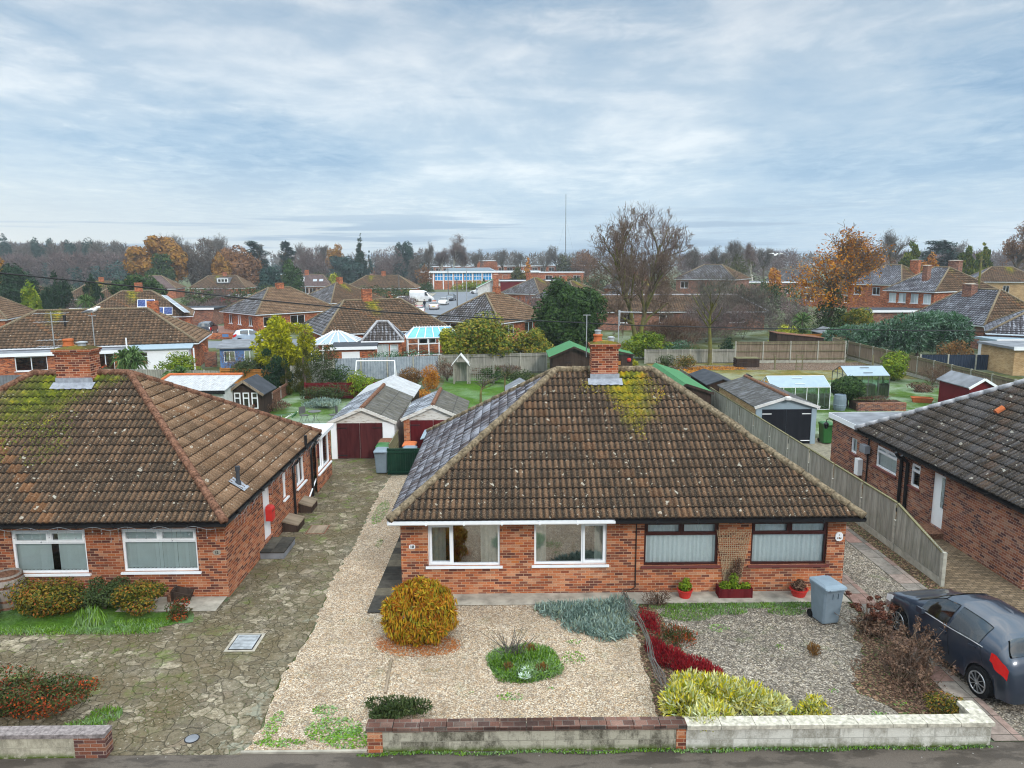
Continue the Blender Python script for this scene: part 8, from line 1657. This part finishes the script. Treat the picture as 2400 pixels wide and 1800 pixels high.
t = thing('radio_mast', 'very tall thin radio mast on the horizon', 'mast', (32.6, 400, 0)); m = MB(); m.tube([(0, 0, 0), (0, 0, 43)], [.22, .12], 6); m.build('mast', M['darksteel'], t); m = MB(); [m.tube([(0, 0, 30), (9*math.cos(a), 9*math.sin(a), 0)], .02, 3) for a in (.5, 2.6, 4.7)]; m.build('guy_wire', M['darksteel'], t)
car('dark blue estate car seen from behind on the pink drive', 'car', (-37.0, 91.5, .02), R(8), 'suv', (.02, .025, .04), 1)
car('long white panel van parked across the side of the street', 'van', (-18.4, 163, .02), R(-86), 'van', (.75, .76, .78), 1, name='parked_van')
car('white hatchback half hidden by shrubs left of the panel van', 'car', (-21.0, 156, .02), R(-110), 'hatch', (.70, .71, .72), 1)
TX = car('silver and orange taxi saloon seen from behind with its door open', 'car', (-13.2, 137.6, .02), R(2), 'saloon', (.62, .58, .58), 1, name='taxi'); m = MB(); m.box(-.35, -.3, 1.46, .35, .0, 1.62); m.build('roof_sign', M['terra'], TX); m = MB(); m.box(-1.5, .2, .35, -.9, .26, 1.0); m.build('open_door', M['whitegrey'], TX)
car('white saloon facing the camera beyond the taxi', 'car', (-12.6, 151, .02), R(176), 'saloon', (.74, .74, .73), 1); car('dark grey hatchback facing the camera at the far end of the parked row', 'car', (-12.2, 166.5, .02), R(172), 'hatch', (.05, .065, .09), 1)
car('white saloon side on at the far street corner', 'car', (-7.2, 199, .02), R(80), 'saloon', (.72, .73, .74), 1); RC = car('white car with a red roof nearest the mossy ridge', 'car', (-14.4, 123.5, .02), R(8), 'hatch', (.66, .62, .62), 1); m = MB(); m.box(-.6, -1.3, 1.49, .6, .1, 1.535); m.build('roof_panel', M['red'], RC)
q = G(606, 806); car('pale blue van nose beyond the blue summerhouse roof', 'van', (q.x-1, q.y+1, .02), R(-70), 'hatch', (.45, .55, .68), 1)
t = thing('person', 'person in dark coat standing at the open taxi door', 'person', (-15.0, 137.2, .02), R(200))
def skin_person(par):
    V = [(0, 0, .93), (0, 0, 1.15), (0, 0, 1.38), (0, 0, 1.50), (0, 0, 1.60), (0, -.01, 1.72), (.18, 0, 1.40), (.25, .03, 1.12), (.22, .16, .92), (-.18, 0, 1.40), (-.25, 0, 1.12), (-.24, .06, .88), (.09, 0, .88), (.10, .02, .48), (.10, 0, .07), (.10, .16, .04), (-.09, 0, .88), (-.11, -.02, .48), (-.11, -.04, .07), (-.11, .12, .04)]
    E = [(0, 1), (1, 2), (2, 3), (3, 4), (4, 5), (2, 6), (6, 7), (7, 8), (2, 9), (9, 10), (10, 11), (0, 12), (12, 13), (13, 14), (14, 15), (0, 16), (16, 17), (17, 18), (18, 19)]; Rr = [.15, .16, .16, .065, .085, .09, .075, .055, .04, .075, .055, .04, .10, .075, .055, .045, .10, .075, .055, .045]
    me = bpy.data.meshes.new('body'); me.from_pydata(V, E, []); o = bpy.data.objects.new('body', me); C.objects.link(o); o.parent = par; o.modifiers.new('skin', 'SKIN'); [setattr(me.skin_vertices[0].data[i], 'radius', (r, r)) for i, r in enumerate(Rr)]; me.skin_vertices[0].data[0].use_root = True; s = o.modifiers.new('sub', 'SUBSURF'); s.levels = s.render_levels = 2
    bpy.context.view_layer.update(); me2 = bpy.data.meshes.new_from_object(o.evaluated_get(bpy.context.evaluated_depsgraph_get())); o.modifiers.clear(); o.data = me2; me2.materials.clear()
    for q_ in ('coat', 'skin', 'trousers'): me2.materials.append(M[q_])
    for p in me2.polygons: z = p.center.z; p.material_index = 1 if (z > 1.53 or (abs(p.center.x) > .16 and z < .97 and z > .8)) else 2 if z < .8 else 0; p.use_smooth = True
    return o
M['coat'] = flat('navy coat', (.02, .022, .032), .9); M['skin'] = flat('skin tone', (.45, .26, .19), .6); M['trousers'] = flat('dark trousers', (.03, .03, .035), .9); skin_person(t)
m = MB(); m.tube([(0, -.03, 1.68), (0, -.02, 1.80), (0, -.02, 1.84)], [.105, .10, .04], 10); m.build('hair', M['dark'], t)
# ------------------------------------------------------------------ trees of the middle distance
bare_tree('bare_tree', 'big leafless tree with two mossy stems rising above the skyline', 'tree', (13.0, 72, 0), 11.4, 14.4, 7, 5, (13, 7, 5, 4, 3), .36, 'barkgreen', 'twig', stems=2, up=.10, ang=(28, 62), trunk=2.4, length=7.4, rmin=.013, wob=.13, shrink=.55, low=.10)
bare_tree('bare_tree', 'smaller leafless tree with yellow green limbs before the boarded fence', 'tree', (17.5, 62.3, 0), 8.0, 8.2, 12, 4, (8, 5, 5, 4), .19, 'barkgreen', 'twiggrey', up=.22, ang=(30, 58), trunk=3.0, length=3.6, rmin=.010, wob=.14)
bare_tree('autumn_tree', 'tall tree with sparse orange leaves and ivy on its trunk', 'tree', (33.4, 76, 0), 10.4, 12.8, 19, 4, (10, 6, 5, 4), .34, 'bark', 'twig', up=.22, ang=(24, 52), trunk=3.5, length=5.5, rmin=.015, leaves=(2600, .26, .17, 'l_orange', (3.5, 12), .3))
T3 = [o for o in bpy.data.objects if o.get('label', '').startswith('tall tree with sparse')][0]; foliage('lower_leaves', T3, [(-2.6, 0, 6.6, 2.2, 2.2, 2.4), (2.2, 0, 6.4, 2.1, 2.1, 2.6), (-.4, -1, 8.6, 2.8, 2.4, 2.2), (-1.0, -1.4, 5.2, 2.4, 2, 1.6)], 1900, .27, .18, 'l_orange', 78, 'leaf', .45)
T1 = [o for o in bpy.data.objects if o.get('label', '').startswith('big leafless')][0]; foliage('fine_twigs', T1, [(0, 0, 9.0, 5.3, 5.2, 5.2), (0, 0, 10.6, 3.4, 3.4, 3.9)], 6200, .75, .022, 'l_mauve', 77, 'twig', .32)
evergreen('ivy_tree', 'dark ivy mass cloaking the trunk of the orange leaved tree', 'ivy', (33.6, 75.2, 0), 4.2, 7.2, 'l_ivy', 20, 'cone', 4200, .24, .15, .3, 22, power=.6)
evergreen('evergreen_tree', 'large dark evergreen tree left of the big leafless tree', 'tree', (5.6, 65, 0), 7.0, 7.9, 'l_dark', 22, 'round', 24000, .28, .14, .0, 70, cs=.22)
evergreen('variegated_tree', 'wide variegated green and gold evergreen behind the grey fence', 'tree', (-2.0, 60.2, 0), 6.2, 5.1, 'l_varieg', 23, 'round', 9500, .24, .14, .1, 22)
evergreen('lime_shrub', 'lime yellow shrub on the left shoulder of the variegated evergreen', 'shrub', (-4.3, 59.4, 0), 2.6, 3.6, 'l_lime', 24, 'round', 3000, .22, .12, .9, 10)
evergreen('variegated_shrub', 'darker speckled evergreen below the large dark tree', 'shrub', (2.3, 60.8, 0), 3.4, 3.5, 'l_varieg', 25, 'round', 3600, .2, .11, .1, 12)
evergreen('yellow_cypress', 'bright yellow green cypress tree with drooping sprays left of the garages', 'tree', (-16.3, 54.2, 0), 5.0, 5.25, 'l_yellow', 26, 'round', 15000, .30, .10, -.3, 64, 'spray', cs=.20)
evergreen('dark_conifer', 'blackish green conifer in front of the yellow cypress', 'tree', (-16.1, 50.2, 0), 2.8, 3.5, 'l_conifer', 27, 'cone', 5200, .2, .07, .05, 14, 'up', power=.5)
evergreen('columnar_cypress', 'olive columnar cypress nearest the terracotta fence', 'tree', (-14.9, 49.4, 0), .95, 2.6, 'l_goldcol', 28, 'column', 1700, .14, .045, .02, 12, 'up')
evergreen('columnar_cypress', 'tallest olive columnar cypress right of the blackish conifer', 'tree', (-14.0, 50.5, 0), 1.5, 3.5, 'l_goldcol', 29, 'column', 2600, .15, .045, .02, 14, 'up')
evergreen('columnar_cypress', 'short broad olive cypress at the end of the trio by the lawn', 'tree', (-13.5, 49.0, 0), 1.05, 2.5, 'l_goldcol', 30, 'column', 1700, .14, .045, .02, 12, 'up')
bush('laurel_bush', 'dull green bush filling the gap under the left side of the yellow cypress', 'shrub', (-18.2, 52.6, 0), 2.6, 1.8, 2.2, 'l_shrub', 2600, .18, .08, 32)
bush('grey_bush', 'twiggy grey olive bush between the cypresses and metal fence', 'shrub', (-13.4, 52.9, 0), 2.4, 1.6, 3.1, 'l_shrub', 2200, .16, .06, 31, 'twig', 10)
t = thing('conifer_hedge', 'broad frost dusted conifer hedge in front of the frosted bungalow roof', 'hedge', (38.6, 67, 0)); rng_ = np.random.default_rng(5)
cl = [(x, rng_.uniform(-.6, .6), z*k, 1.15, 1.3, .95) for x, z in ((-3.2, 3.0), (-2.2, 3.5), (-1.1, 3.7), (0, 3.75), (1.1, 3.8), (2.2, 3.7), (3.0, 3.35)) for k in (.35, .62, .86)]; foliage('crown', t, cl, 12500, .42, .12, 'l_confrost', 41, 'spray', .2); segs_mesh('trunk', [((x, 0, -.1), (x+.1, 0, 2.6), .14, .07) for x in (-2.6, -.6, 1.6)], 'bark', t)
t = thing('conifer_hedge', 'lower sprawling frosted conifer between the ivy and the broad hedge', 'hedge', (33.3, 67.5, 0)); cl = [(x, rng_.uniform(-.5, .5), z*k, 1.2, 1.1, .8) for x, z in ((-2.6, 2.3), (-1.3, 2.7), (0, 2.8), (1.3, 2.9)) for k in (.45, .8)]; foliage('crown', t, cl, 5200, .40, .11, 'l_confrost', 42, 'spray', .25); segs_mesh('trunk', [((x, 0, -.1), (x, 0, 1.8), .1, .05) for x in (-1.5, 0, 1.3)], 'bark', t)
evergreen('holly_bush', 'olive green bushy tree between the orange tree and the frosted hedge', 'tree', (36.0, 74.5, 0), 4.2, 4.6, 'l_varieg', 43, 'round', 3200, .26, .12, .3, 14)
bush('rust_shrub', 'rusty brown bush below the right end of the frosted hedge', 'shrub', (38.9, 62.5, 0), 3.2, 1.2, 2.1, 'l_brown', 1600, .2, .09, 44)
def cordyline(label, loc, h, n, seed, L=1.0):
    t = thing('cabbage_palm', label, 'palm', loc, 0); rr = np.random.default_rng(seed); heads = [(0, 0, h)]+[(rr.normal(0, .4), rr.normal(0, .3), h*rr.uniform(.55, .9)) for _ in range(n)]; segs_mesh('trunk', [((0, 0, -.1), hd, .09, .07) for hd in heads], 'bark', t); V = []; Q = []; o = 0
    for hd in heads:
        k = 90; d = unit(rr.normal(size=(k, 3))+np.array([0, 0, .35])); side = unit(np.cross(d, rr.normal(size=(k, 3)))); p0 = np.array(hd)[None]; p1 = p0+d*L*.55; p2 = p1+(d*.5+np.array([0, 0, -.55]))*L*.5; w_ = .045
        V += [np.stack([p0-side*w_*.6, p0+side*w_*.6, p1+side*w_, p1-side*w_, p2+side*.008, p2-side*.008], 1).reshape(-1, 3)]; b = o+np.arange(k)[:, None]*6; Q += [np.concatenate([b+np.array([[0, 1, 2, 3]]), b+np.array([[3, 2, 4, 5]])])]; o += k*6
    np_mesh('leaves', np.concatenate(V), np.concatenate(Q), M['l_sword'], t)
cordyline('tall cabbage palm with drooping leaves behind the mossy chimney', (-28.2, 55.4, 0), 2.1, 3, 61, 1.3); cordyline('smaller cabbage palm lower to the right of the tall one', (-23.4, 52.5, 0), 1.0, 1, 62, 1.1)
cordyline('cabbage palm beside the solar panel bungalow', (-52, 92, 0), 4.2, 2, 63, 1.6); cordyline('cabbage palm below the orange leaved tree', (29.2, 72, 0), 3.0, 2, 64, 1.5)
for nm, lab, loc, w_, d_, h_, mt, n_ in (
 ('hedge_shrub', 'glossy dark shrub before the white lean-to of the long bungalow', (-25.6, 57.0, 0), 3.8, 1.5, 1.9, 'l_yelgreen', 1800), ('red_shrub', 'dusky red brown shrub left of the cabbage palm', (-31.6, 55.6, 0), 2.6, 1.2, 1.5, 'l_berry', 1200),
 ('bramble', 'mauve brown bramble thicket between the arch and the yellow cypress', (-20.8, 57.4, 0), 4.2, 2.4, 2.0, 'l_mauve', 1700), ('brown_shrub', 'dead brown shrub before the low grey wall left of the cypress', (-19.6, 54.2, 0), 3.0, 1.4, 1.5, 'l_dead', 1400),
 ('climber', 'green shrub behind the left corrugated cabin and palm', (-37.5, 51.5, 0), 2.2, 1.2, 1.5, 'l_shrub', 900), ('garden_shrub', 'small shrub with pale stems by the charcoal extension doors', (-8.8, 60.6, 0), 1.8, 1.2, 1.2, 'l_dark', 900), ('garden_shrub', 'reddish dead shrub before the blue conservatory', (-6.6, 62.8, 0), 2.6, 1.2, 1.1, 'l_dead', 900),
 ('clipped_shrub', 'clipped green ball at the far bend of the street', (-20.2, 190, 0), 4.5, 4, 3.6, 'l_dark', 1200), ('street_hedge', 'long trimmed green hedge before the blue school windows', (-9.5, 216, 0), 14, 2.5, 2.9, 'l_yelgreen', 2600), ('corner_shrub', 'yellow green shrub beside the panel van', (-22.6, 172, 0), 3.5, 3, 2.4, 'l_yelgreen', 700),
 ('verge_shrub', 'brown verge shrubs left of the parked cars', (-20.0, 138, 0), 7, 6, 2.0, 'l_dead', 1500), ('verge_shrub', 'olive shrubs behind the golden mossy ridge', (-19.2, 126, 0), 5, 5, 2.2, 'l_shrub', 1200), ('pale_hedge', 'pale ochre hedge in the far left gardens', (-53.5, 88, 0), 5.0, 3, 3.6, 'l_lime', 1500), ('garden_hedge', 'clipped green hedge behind the long mossy bungalow', (-42, 79, 0), 9, 2, 2.0, 'l_yelgreen', 1600),
 ('bare_thicket', 'grey brown bare thicket right of the bare green tree', (27, 83, 0), 11, 6, 6.5, 'l_grey', 9000), ('bare_thicket', 'reddish bare thicket below the two storey house', (22, 80, 0), 9, 5, 4.8, 'l_mauve', 7500), ('bare_thicket', 'dark reddish brown thicket under the big leafless tree', (18, 76, 0), 8, 4, 3.0, 'l_dead', 5200), ('bare_thicket', 'brown thicket before the dormer bungalow', (-47, 124, 0), 12, 6, 5.6, 'l_mauve', 6000),
 ('orange_fence_shrub', 'variegated pale shrub beside the cabbage palm on the right', (26.6, 70, 0), 3, 2, 2.6, 'l_lime', 900), ('bare_thicket', 'grey twiggery at the foot of the orange leaved tree', (30.4, 78, 0), 5, 3, 3.8, 'l_grey', 1800), ('bare_thicket', 'brown twiggery before the maroon dormer row', (13, 108, 0), 9, 4, 4.0, 'l_brown', 1500)):
    bush(nm, lab, 'hedge' if 'hedge' in nm else 'shrub', loc, w_, d_, h_, mt, n_, .3 if loc[1] < 70 else .7 if loc[1] < 130 else .8, .09 if 'thicket' not in nm and 'bramble' not in nm else .035, 300+len(lab), 'twig' if 'thicket' in nm or nm == 'bramble' else 'leaf', 14, .42)
t = shed('small dark green shed below the orange leaved tree', 'shed', 'shed', 30.4, 32.6, 70.0, 72.4, 1.9, 2.3, 'greenfence', ['felt', 'felt']); shed('brown hen house with red sloping roof behind the tall boarded fence', 'shed', 'shed', 24.4, 28.6, 65.5, 67.5, 1.9, 2.35, 'shedwood', 'ridgered', None, None, None, None, 24.4)
fence('orange_fence', 'bright orange fence panels behind the tall boarded fence', [(28.2, 69.0), (31.6, 69.2)], 1.9, 1.7, 'orangewood', 'orangewood', 'orangewood', 2, gravel=False)
sheet_fence('garden_wall', 'low grey wall behind the mossy bungalow between palm and cypress', (-31, 54.6), (-17.5, 52.6), 1.15, 'fence', 6)
sheet_fence('dark_fence', 'dark ribbed fence behind the left end of the mossy roof', (-44, 50.5), (-31.5, 52.5), 1.1, 'felt', 5)
# ------------------------------------------------------------------ skyline trees, one by one, placed by bearing and distance
def at(u, Y): p = GY(u, 640, Y); return (p.x, Y, 0)
def ht(v, Y, u=1200): return GY(u, v, Y).z
def px(w, Y): return w/F*Y*1.01
S = 500
def FE(label, u, v, wpx, Y, mat, kind='round', n=2600, L=.9, W=.5, style='leaf', cat='tree', name=None, z0=.3, k=20, power=.9, cs=.36, tr=.35):
    global S; S += 1; h = ht(v, Y, u); return evergreen(name or 'tree', label, cat, at(u, Y), px(wpx, Y), h, mat, S, kind, n, L, W, z0, k, style, tr=tr, power=power, cs=cs)
def FB(label, u, v, wpx, Y, cmat='twiggrey', n=2600, leaf='l_grey', L=.9, W=.06, up=.22, ang=(25, 55), seed=None, name='bare_tree', nb=(7, 6, 5, 3), stems=1, rmin=.03, droop=0.0, lv=4, r0=.4, jit=.35, tm='bark', lw=(0, 0)):
    global S; S += 1; h = ht(v, Y, u); return bare_tree(name, label, 'tree', at(u, Y), px(wpx, Y), h, seed or S, lv, nb, r0, tm, cmat, up=up, ang=ang, trunk=h*.28, length=h*.4, rmin=rmin, stems=stems, droop=droop, leaves=(n, L, W, leaf, None, jit) if n else None)
for lab, u, v, w_ in (('pointed dark conifer in the left gardens before the grey wood', 130, 622, 96), ('blunt dark conifer just right of the pointed one', 212, 628, 66), ('broad dark green tree at the left edge of the gardens', 40, 618, 100)):
    FE(lab, u, v, w_, 112, 'l_conifer', 'cone' if 'conifer' in lab else 'round', 5200, .6, .2, 'up' if 'conifer' in lab else 'leaf', name='conifer' if 'conifer' in lab else 'tree', power=.75, k=24)
FE('spreading dark green conifer above the red chimney pot', 318, 634, 118, 116, 'l_dark', 'round', 5200, .6, .25, name='conifer', cs=.3); FE('dark conifer between the pointed ones and the red chimney pot', 205, 642, 46, 104, 'l_shrub', 'cone', 2400, .5, .16, 'up', name='conifer')
FE('mid green shrub tree at the foot of the pointed conifer', 66, 655, 40, 100, 'l_yelgreen', 'round', 1500, .5, .25); FE('ochre shrub tree on the left edge behind the sandy roof', -2, 600, 60, 130, 'l_beech', 'round', 2200, .6, .3)
FE('golden brown beech, largest of the autumn trees on the left', 368, 548, 142, 205, 'l_beech', 'round', 9000, 1.1, .6, name='beech_tree', k=30, cs=.3, z0=.5); FE('dark ivy clad tree standing in front of the golden beech', 372, 592, 62, 198, 'l_ivy', 'round', 2800, 1.0, .5, k=14)
FE('grey brown rounded tree right of the golden beech', 474, 561, 100, 212, 'l_grey', 'round', 6500, 1.3, .22, 'twig', k=26, name='beech_tree'); FE('russet spreading tree right of the grey brown one', 560, 578, 112, 216, 'l_russet', 'round', 6500, 1.2, .5, k=26, name='beech_tree'); FE('narrow golden fringe tree between the grey and russet trees', 520, 588, 40, 208, 'l_beech', 'round', 2200, 1.0, .5)
FB('bare tree rising behind the golden beech', 415, 546, 95, 235); FB('bare tree rising behind the russet tree', 520, 545, 80, 240)
def cedar(label, u, v, wpx, Y, mat='l_deepblue', tiers=6):
    global S; S += 1; t = thing('cedar_tree', label, 'tree', at(u, Y)); h = ht(v, Y, u); w_ = px(wpx, Y); rr = np.random.default_rng(S); cl = []
    for i in range(tiers):
        f = .45+.55*i/(tiers-1)
        for j in range(4): a = rr.uniform(0, 6.28); q = w_*.36*(1.0 if f < .85 else .7)*rr.uniform(.2, 1); s_ = rr.uniform(.14, .24); cl.append((q*math.cos(a), q*math.sin(a), h*(f+rr.uniform(-.05, .03))-h*.03, w_*s_, w_*s_, h*rr.uniform(.04, .07)))
    foliage('crown', t, cl, 3800, 1.1, .35, mat, S, 'flat', .3); l, tw = grow(S, h*.4, .4, 2, h*.4, (9, 5), ang=(55, 85), up=.05, rmin=.05); l, tw = fit_tree(l, tw, w_*.8, h*.97); segs_mesh('trunk', l+tw, 'bark', t)
cedar('flat topped cedar standing clear right of the russet tree', 600, 568, 66, 235); cedar('second flat topped cedar with layered branches', 672, 570, 48, 250); cedar('wide dark cedar behind the two storey houses on the right', 2200, 566, 92, 175, tiers=8)
FE('smooth rounded mauve brown tree left of the school chimney', 726, 584, 84, 232, 'l_mauve', 'round', 5200, 1.2, .16, 'twig', k=18, cs=.5); FE('dense dark evergreen oak behind the school chimney', 806, 596, 92, 262, 'l_deepblue', 'round', 5200, 1.2, .6, k=22, name='oak_tree'); FE('clipped dark green conifer above the mauve roof', 683, 608, 40, 175, 'l_dark', 'round', 2600, .7, .35, k=12, cs=.6)
FE('blue green bush tree left of the clipped conifer', 634, 622, 50, 178, 'l_deepblue', 'round', 2400, .8, .4); FE('small yellow flowering tree beside the school chimney', 782, 640, 26, 200, 'l_lime', 'round', 900, .6, .35)
FB('bare tree with spreading head left of the mixed oak', 716, 565, 62, 262); FB('bare tree just left of the tall redwood', 752, 570, 40, 268); FE('thin olive oak still in leaf beside the bare trees', 788, 572, 50, 266, 'l_beech', 'round', 1800, .9, .4, cs=.3)
FE('tall spire shaped giant redwood, highest tree on the left skyline', 846, 537, 30, 262, 'l_conifer', 'cone', 5200, .9, .28, 'spray', name='redwood_tree', power=.55, k=34); FE('shorter dark spire beside the giant redwood', 866, 574, 22, 258, 'l_deepblue', 'cone', 1800, .8, .25, 'spray', name='redwood_tree', k=18)
FE('brownish purple rounded tree right of the redwoods', 906, 580, 72, 266, 'l_mauve', 'round', 3800, 1.2, .16, 'twig', cs=.45); FE('dark blue green pine standing above the brownish trees', 942, 560, 54, 272, 'l_deepblue', 'round', 3200, 1.0, .4, name='pine_tree', k=14); FE('grey green conical tree on the right flank of the pine', 980, 570, 62, 258, 'l_grey', 'cone', 3800, 1.2, .2, 'twig', power=.6)
FB('open bare tree between the pine and the birches', 1010, 566, 46, 262, rmin=.035)
for lab, u, v, w_, s_ in (('tall weeping birch, highest of the clump behind the school', 1058, 548, 62, 911), ('lower weeping birch on the left of the clump', 1034, 582, 36, 912), ('lower weeping birch on the right of the clump', 1088, 582, 36, 913)):
    FB(lab, u, v, w_, 262, 'twig', 2600, 'l_mauve', 1.6, .06, .3, (20, 45), s_, 'birch_tree', droop=.9, rmin=.03, tm='birchbark')
for i, (u, v, w_, lab) in enumerate(((1122, 582, 40, 'bare oak just right of the birches'), (1182, 583, 44, 'round headed bare oak behind the school tower'), (1216, 585, 40, 'bare oak left of the little orange tree'), (1276, 584, 36, 'bare oak just right of the little orange tree'), (1306, 574, 42, 'taller bare oak left of the radio mast'))): FB(lab, u, v, w_, 285+4*i, 'twiggrey', 1300, 'l_grey', 1.0, .07)
FE('little bright orange tree before the school wing', 1238, 597, 28, 215, 'l_orange', 'cone', 1800, .7, .4, power=.5, name='autumn_tree'); FE('olive willow shrub below the little orange tree', 1218, 628, 46, 212, 'l_goldcol', 'round', 1800, .8, .3); FE('small conifer before the blue school windows', 1134, 648, 20, 218, 'l_dark', 'cone', 900, .6, .25, 'up', name='conifer')
FE('reddish young tree before the left end of the school', 993, 622, 40, 205, 'l_russet', 'round', 900, .9, .2, 'twig'); FE('yellowish willow right of the radio mast', 1322, 592, 40, 300, 'l_goldcol', 'round', 1600, 1.1, .3); FE('dull brown rounded trees behind the big leafless tree', 1372, 590, 70, 292, 'l_russet', 'round', 2600, 1.2, .25, 'twig'); FE('grey bare copse left behind the big leafless tree', 1345, 590, 50, 300, 'l_grey', 'round', 1900, 1.2, .14, 'twig')
FE('brown copse low behind the big leafless tree', 1480, 606, 140, 240, 'l_mauve', 'round', 4200, 1.2, .16, 'twig', cs=.3); FE('orange brown small tree seen through the big leafless tree', 1545, 640, 44, 140, 'l_russet', 'round', 900, .7, .3); FE('dark evergreen seen through the big leafless tree', 1528, 645, 36, 145, 'l_dark', 'round', 900, .7, .3)
for i, (u, v, w_, lab) in enumerate(((1632, 578, 62, 'leftmost bare tree behind the two storey house'), (1680, 574, 62, 'bare tree directly above the two storey house roof'), (1725, 560, 52, 'tallest bare tree right of the two storey house roof'), (1792, 580, 60, 'bare tree left of the orange leaved tree'))): FB(lab, u, v, w_, 205+7*i, 'twiggrey', 2400, 'l_grey', 1.0, .055)
FB('white stemmed birch right of the two storey house', 1764, 568, 44, 200, 'twig', 2000, 'l_mauve', 1.2, .05, .3, (20, 42), 931, 'birch_tree', tm='birchbark', droop=.6); FE('olive brown scrubby trees beside the white stemmed birch', 1728, 598, 80, 196, 'l_goldcol', 'round', 1900, 1.0, .12, 'twig'); FE('orange fringe tree low beside the orange leaved tree', 1812, 622, 44, 150, 'l_orange', 'round', 1100, .6, .3, cs=.3)
FB('large round headed bare oak right of the orange leaved tree', 2086, 538, 92, 190, 'twiggrey', 2200, 'l_grey', .9, .05, r0=.6, name='oak_tree'); FB('huge bare oak with brown leaves at the far right', 2372, 522, 150, 160, 'twig', 3400, 'l_russet', .6, .2, r0=.8, name='oak_tree', rmin=.03)
FE('golden green conical conifer behind the two storey houses', 2131, 558, 64, 150, 'l_goldgreen', 'cone', 8200, .7, .34, 'up', name='conifer', power=.42, k=44); FE('left of two golden green conifers by the telegraph pole', 2262, 570, 62, 140, 'l_goldgreen', 'cone', 7200, .7, .34, 'up', name='conifer', power=.42, k=44); FE('right of two golden green conifers by the telegraph pole', 2302, 566, 52, 142, 'l_goldgreen', 'cone', 6400, .7, .34, 'up', name='conifer', power=.42, k=44)
FE('orange brown tree between the golden conifer and the cedar', 2178, 600, 50, 158, 'l_orange', 'round', 1800, .7, .35); FE('pale brown scrub tree left of the golden conifer', 2058, 590, 64, 170, 'l_russet', 'round', 2200, .9, .18, 'twig')
FB('bare tree behind the wide cedar', 2232, 560, 70, 215, 'twiggrey', 1900, 'l_grey', 1.0, .06)
for i, (u, v, w_) in enumerate(((18, 556, 30), (94, 562, 30), (126, 560, 28), (172, 560, 34), (222, 554, 42))): FE(('first', 'second', 'third', 'fourth', 'fifth')[i]+' dark pine crown from the left above the grey wood', u, v, w_, 300, 'l_deepblue', 'round', 1300, 1.0, .4, name='pine_tree', z0=5.5, k=7, cs=.5)
# far woods that read as one mass
def wood(name, label, spec, n, L, W, mat, seed, style='twig', step=10, rnd=6):
    rr = np.random.default_rng(seed); cl = []
    for (u0, v0), (u1, v1), Y0, Y1 in spec:
        k = max(2, int(abs(u1-u0)/step))
        for i in range(k):
            f = (i+rr.uniform(0, 1))/k; u = u0+(u1-u0)*f; v = v0+(v1-v0)*f+rr.uniform(0, rnd); Y = rr.uniform(Y0, Y1); h = max(3, ht(v, Y, u)); x = GY(u, 640, Y).x; w_ = px(step*1.1, Y)*rr.uniform(.6, 1.3)
            cl += [(x, Y, h*.72, w_, w_, h*.28), (x+rr.normal(0, w_*.5), Y-2, h*.38, w_, w_, h*.36)]
    return tag(foliage(name, None, cl, n, L, W, mat, seed, style, .3), label, kind='stuff')
wood('woodland', 'grey mauve leafless wood along the left skyline', [((-40, 564), (300, 563), 290, 340)], 30000, 2.4, .28, 'l_grey', 71, step=13, rnd=9); wood('woodland', 'mauve brown lower trees of the left wood', [((-40, 590), (310, 585), 250, 285)], 18000, 2.2, .28, 'l_mauve', 72, step=13, rnd=18)
wood('woodland', 'distant blue grey woods closing the horizon', [((-60, 590), (2460, 588), 420, 520)], 34000, 3.4, .5, 'l_grey', 73, step=13, rnd=7); wood('woodland', 'leafless mauve wood behind the right hand houses', [((1590, 592), (1860, 578), 250, 330), ((1990, 586), (2440, 576), 240, 320)], 26000, 1.9, .2, 'l_mauve', 74, step=13, rnd=10)
wood('woodland', 'blue green evergreens scattered in the left wood', [((120, 610), (300, 604), 240, 285), ((600, 606), (1000, 606), 285, 330)], 9000, 1.6, .5, 'l_deepblue', 75, 'leaf', step=22, rnd=16); wood('woodland', 'olive and brown garden trees between the far houses', [((20, 668), (300, 660), 128, 150), ((590, 640), (800, 634), 215, 240), ((1300, 640), (1640, 648), 165, 195), ((1640, 652), (1860, 650), 120, 140), ((1900, 640), (2400, 636), 135, 165), ((440, 668), (640, 660), 118, 140), ((780, 668), (960, 664), 150, 175)], 24000, .9, .22, 'l_shrub', 76, 'leaf', step=16, rnd=14)
wood('woodland', 'brown garden thickets between the middle gardens', [((160, 690), (260, 690), 105, 112), ((1250, 690), (1640, 690), 108, 118), ((1560, 700), (1900, 690), 92, 104), ((440, 705), (580, 700), 112, 120), ((880, 690), (960, 690), 118, 150), ((1180, 690), (1300, 685), 100, 125)], 16000, .8, .09, 'l_mauve', 77, 'twig', step=16, rnd=14)
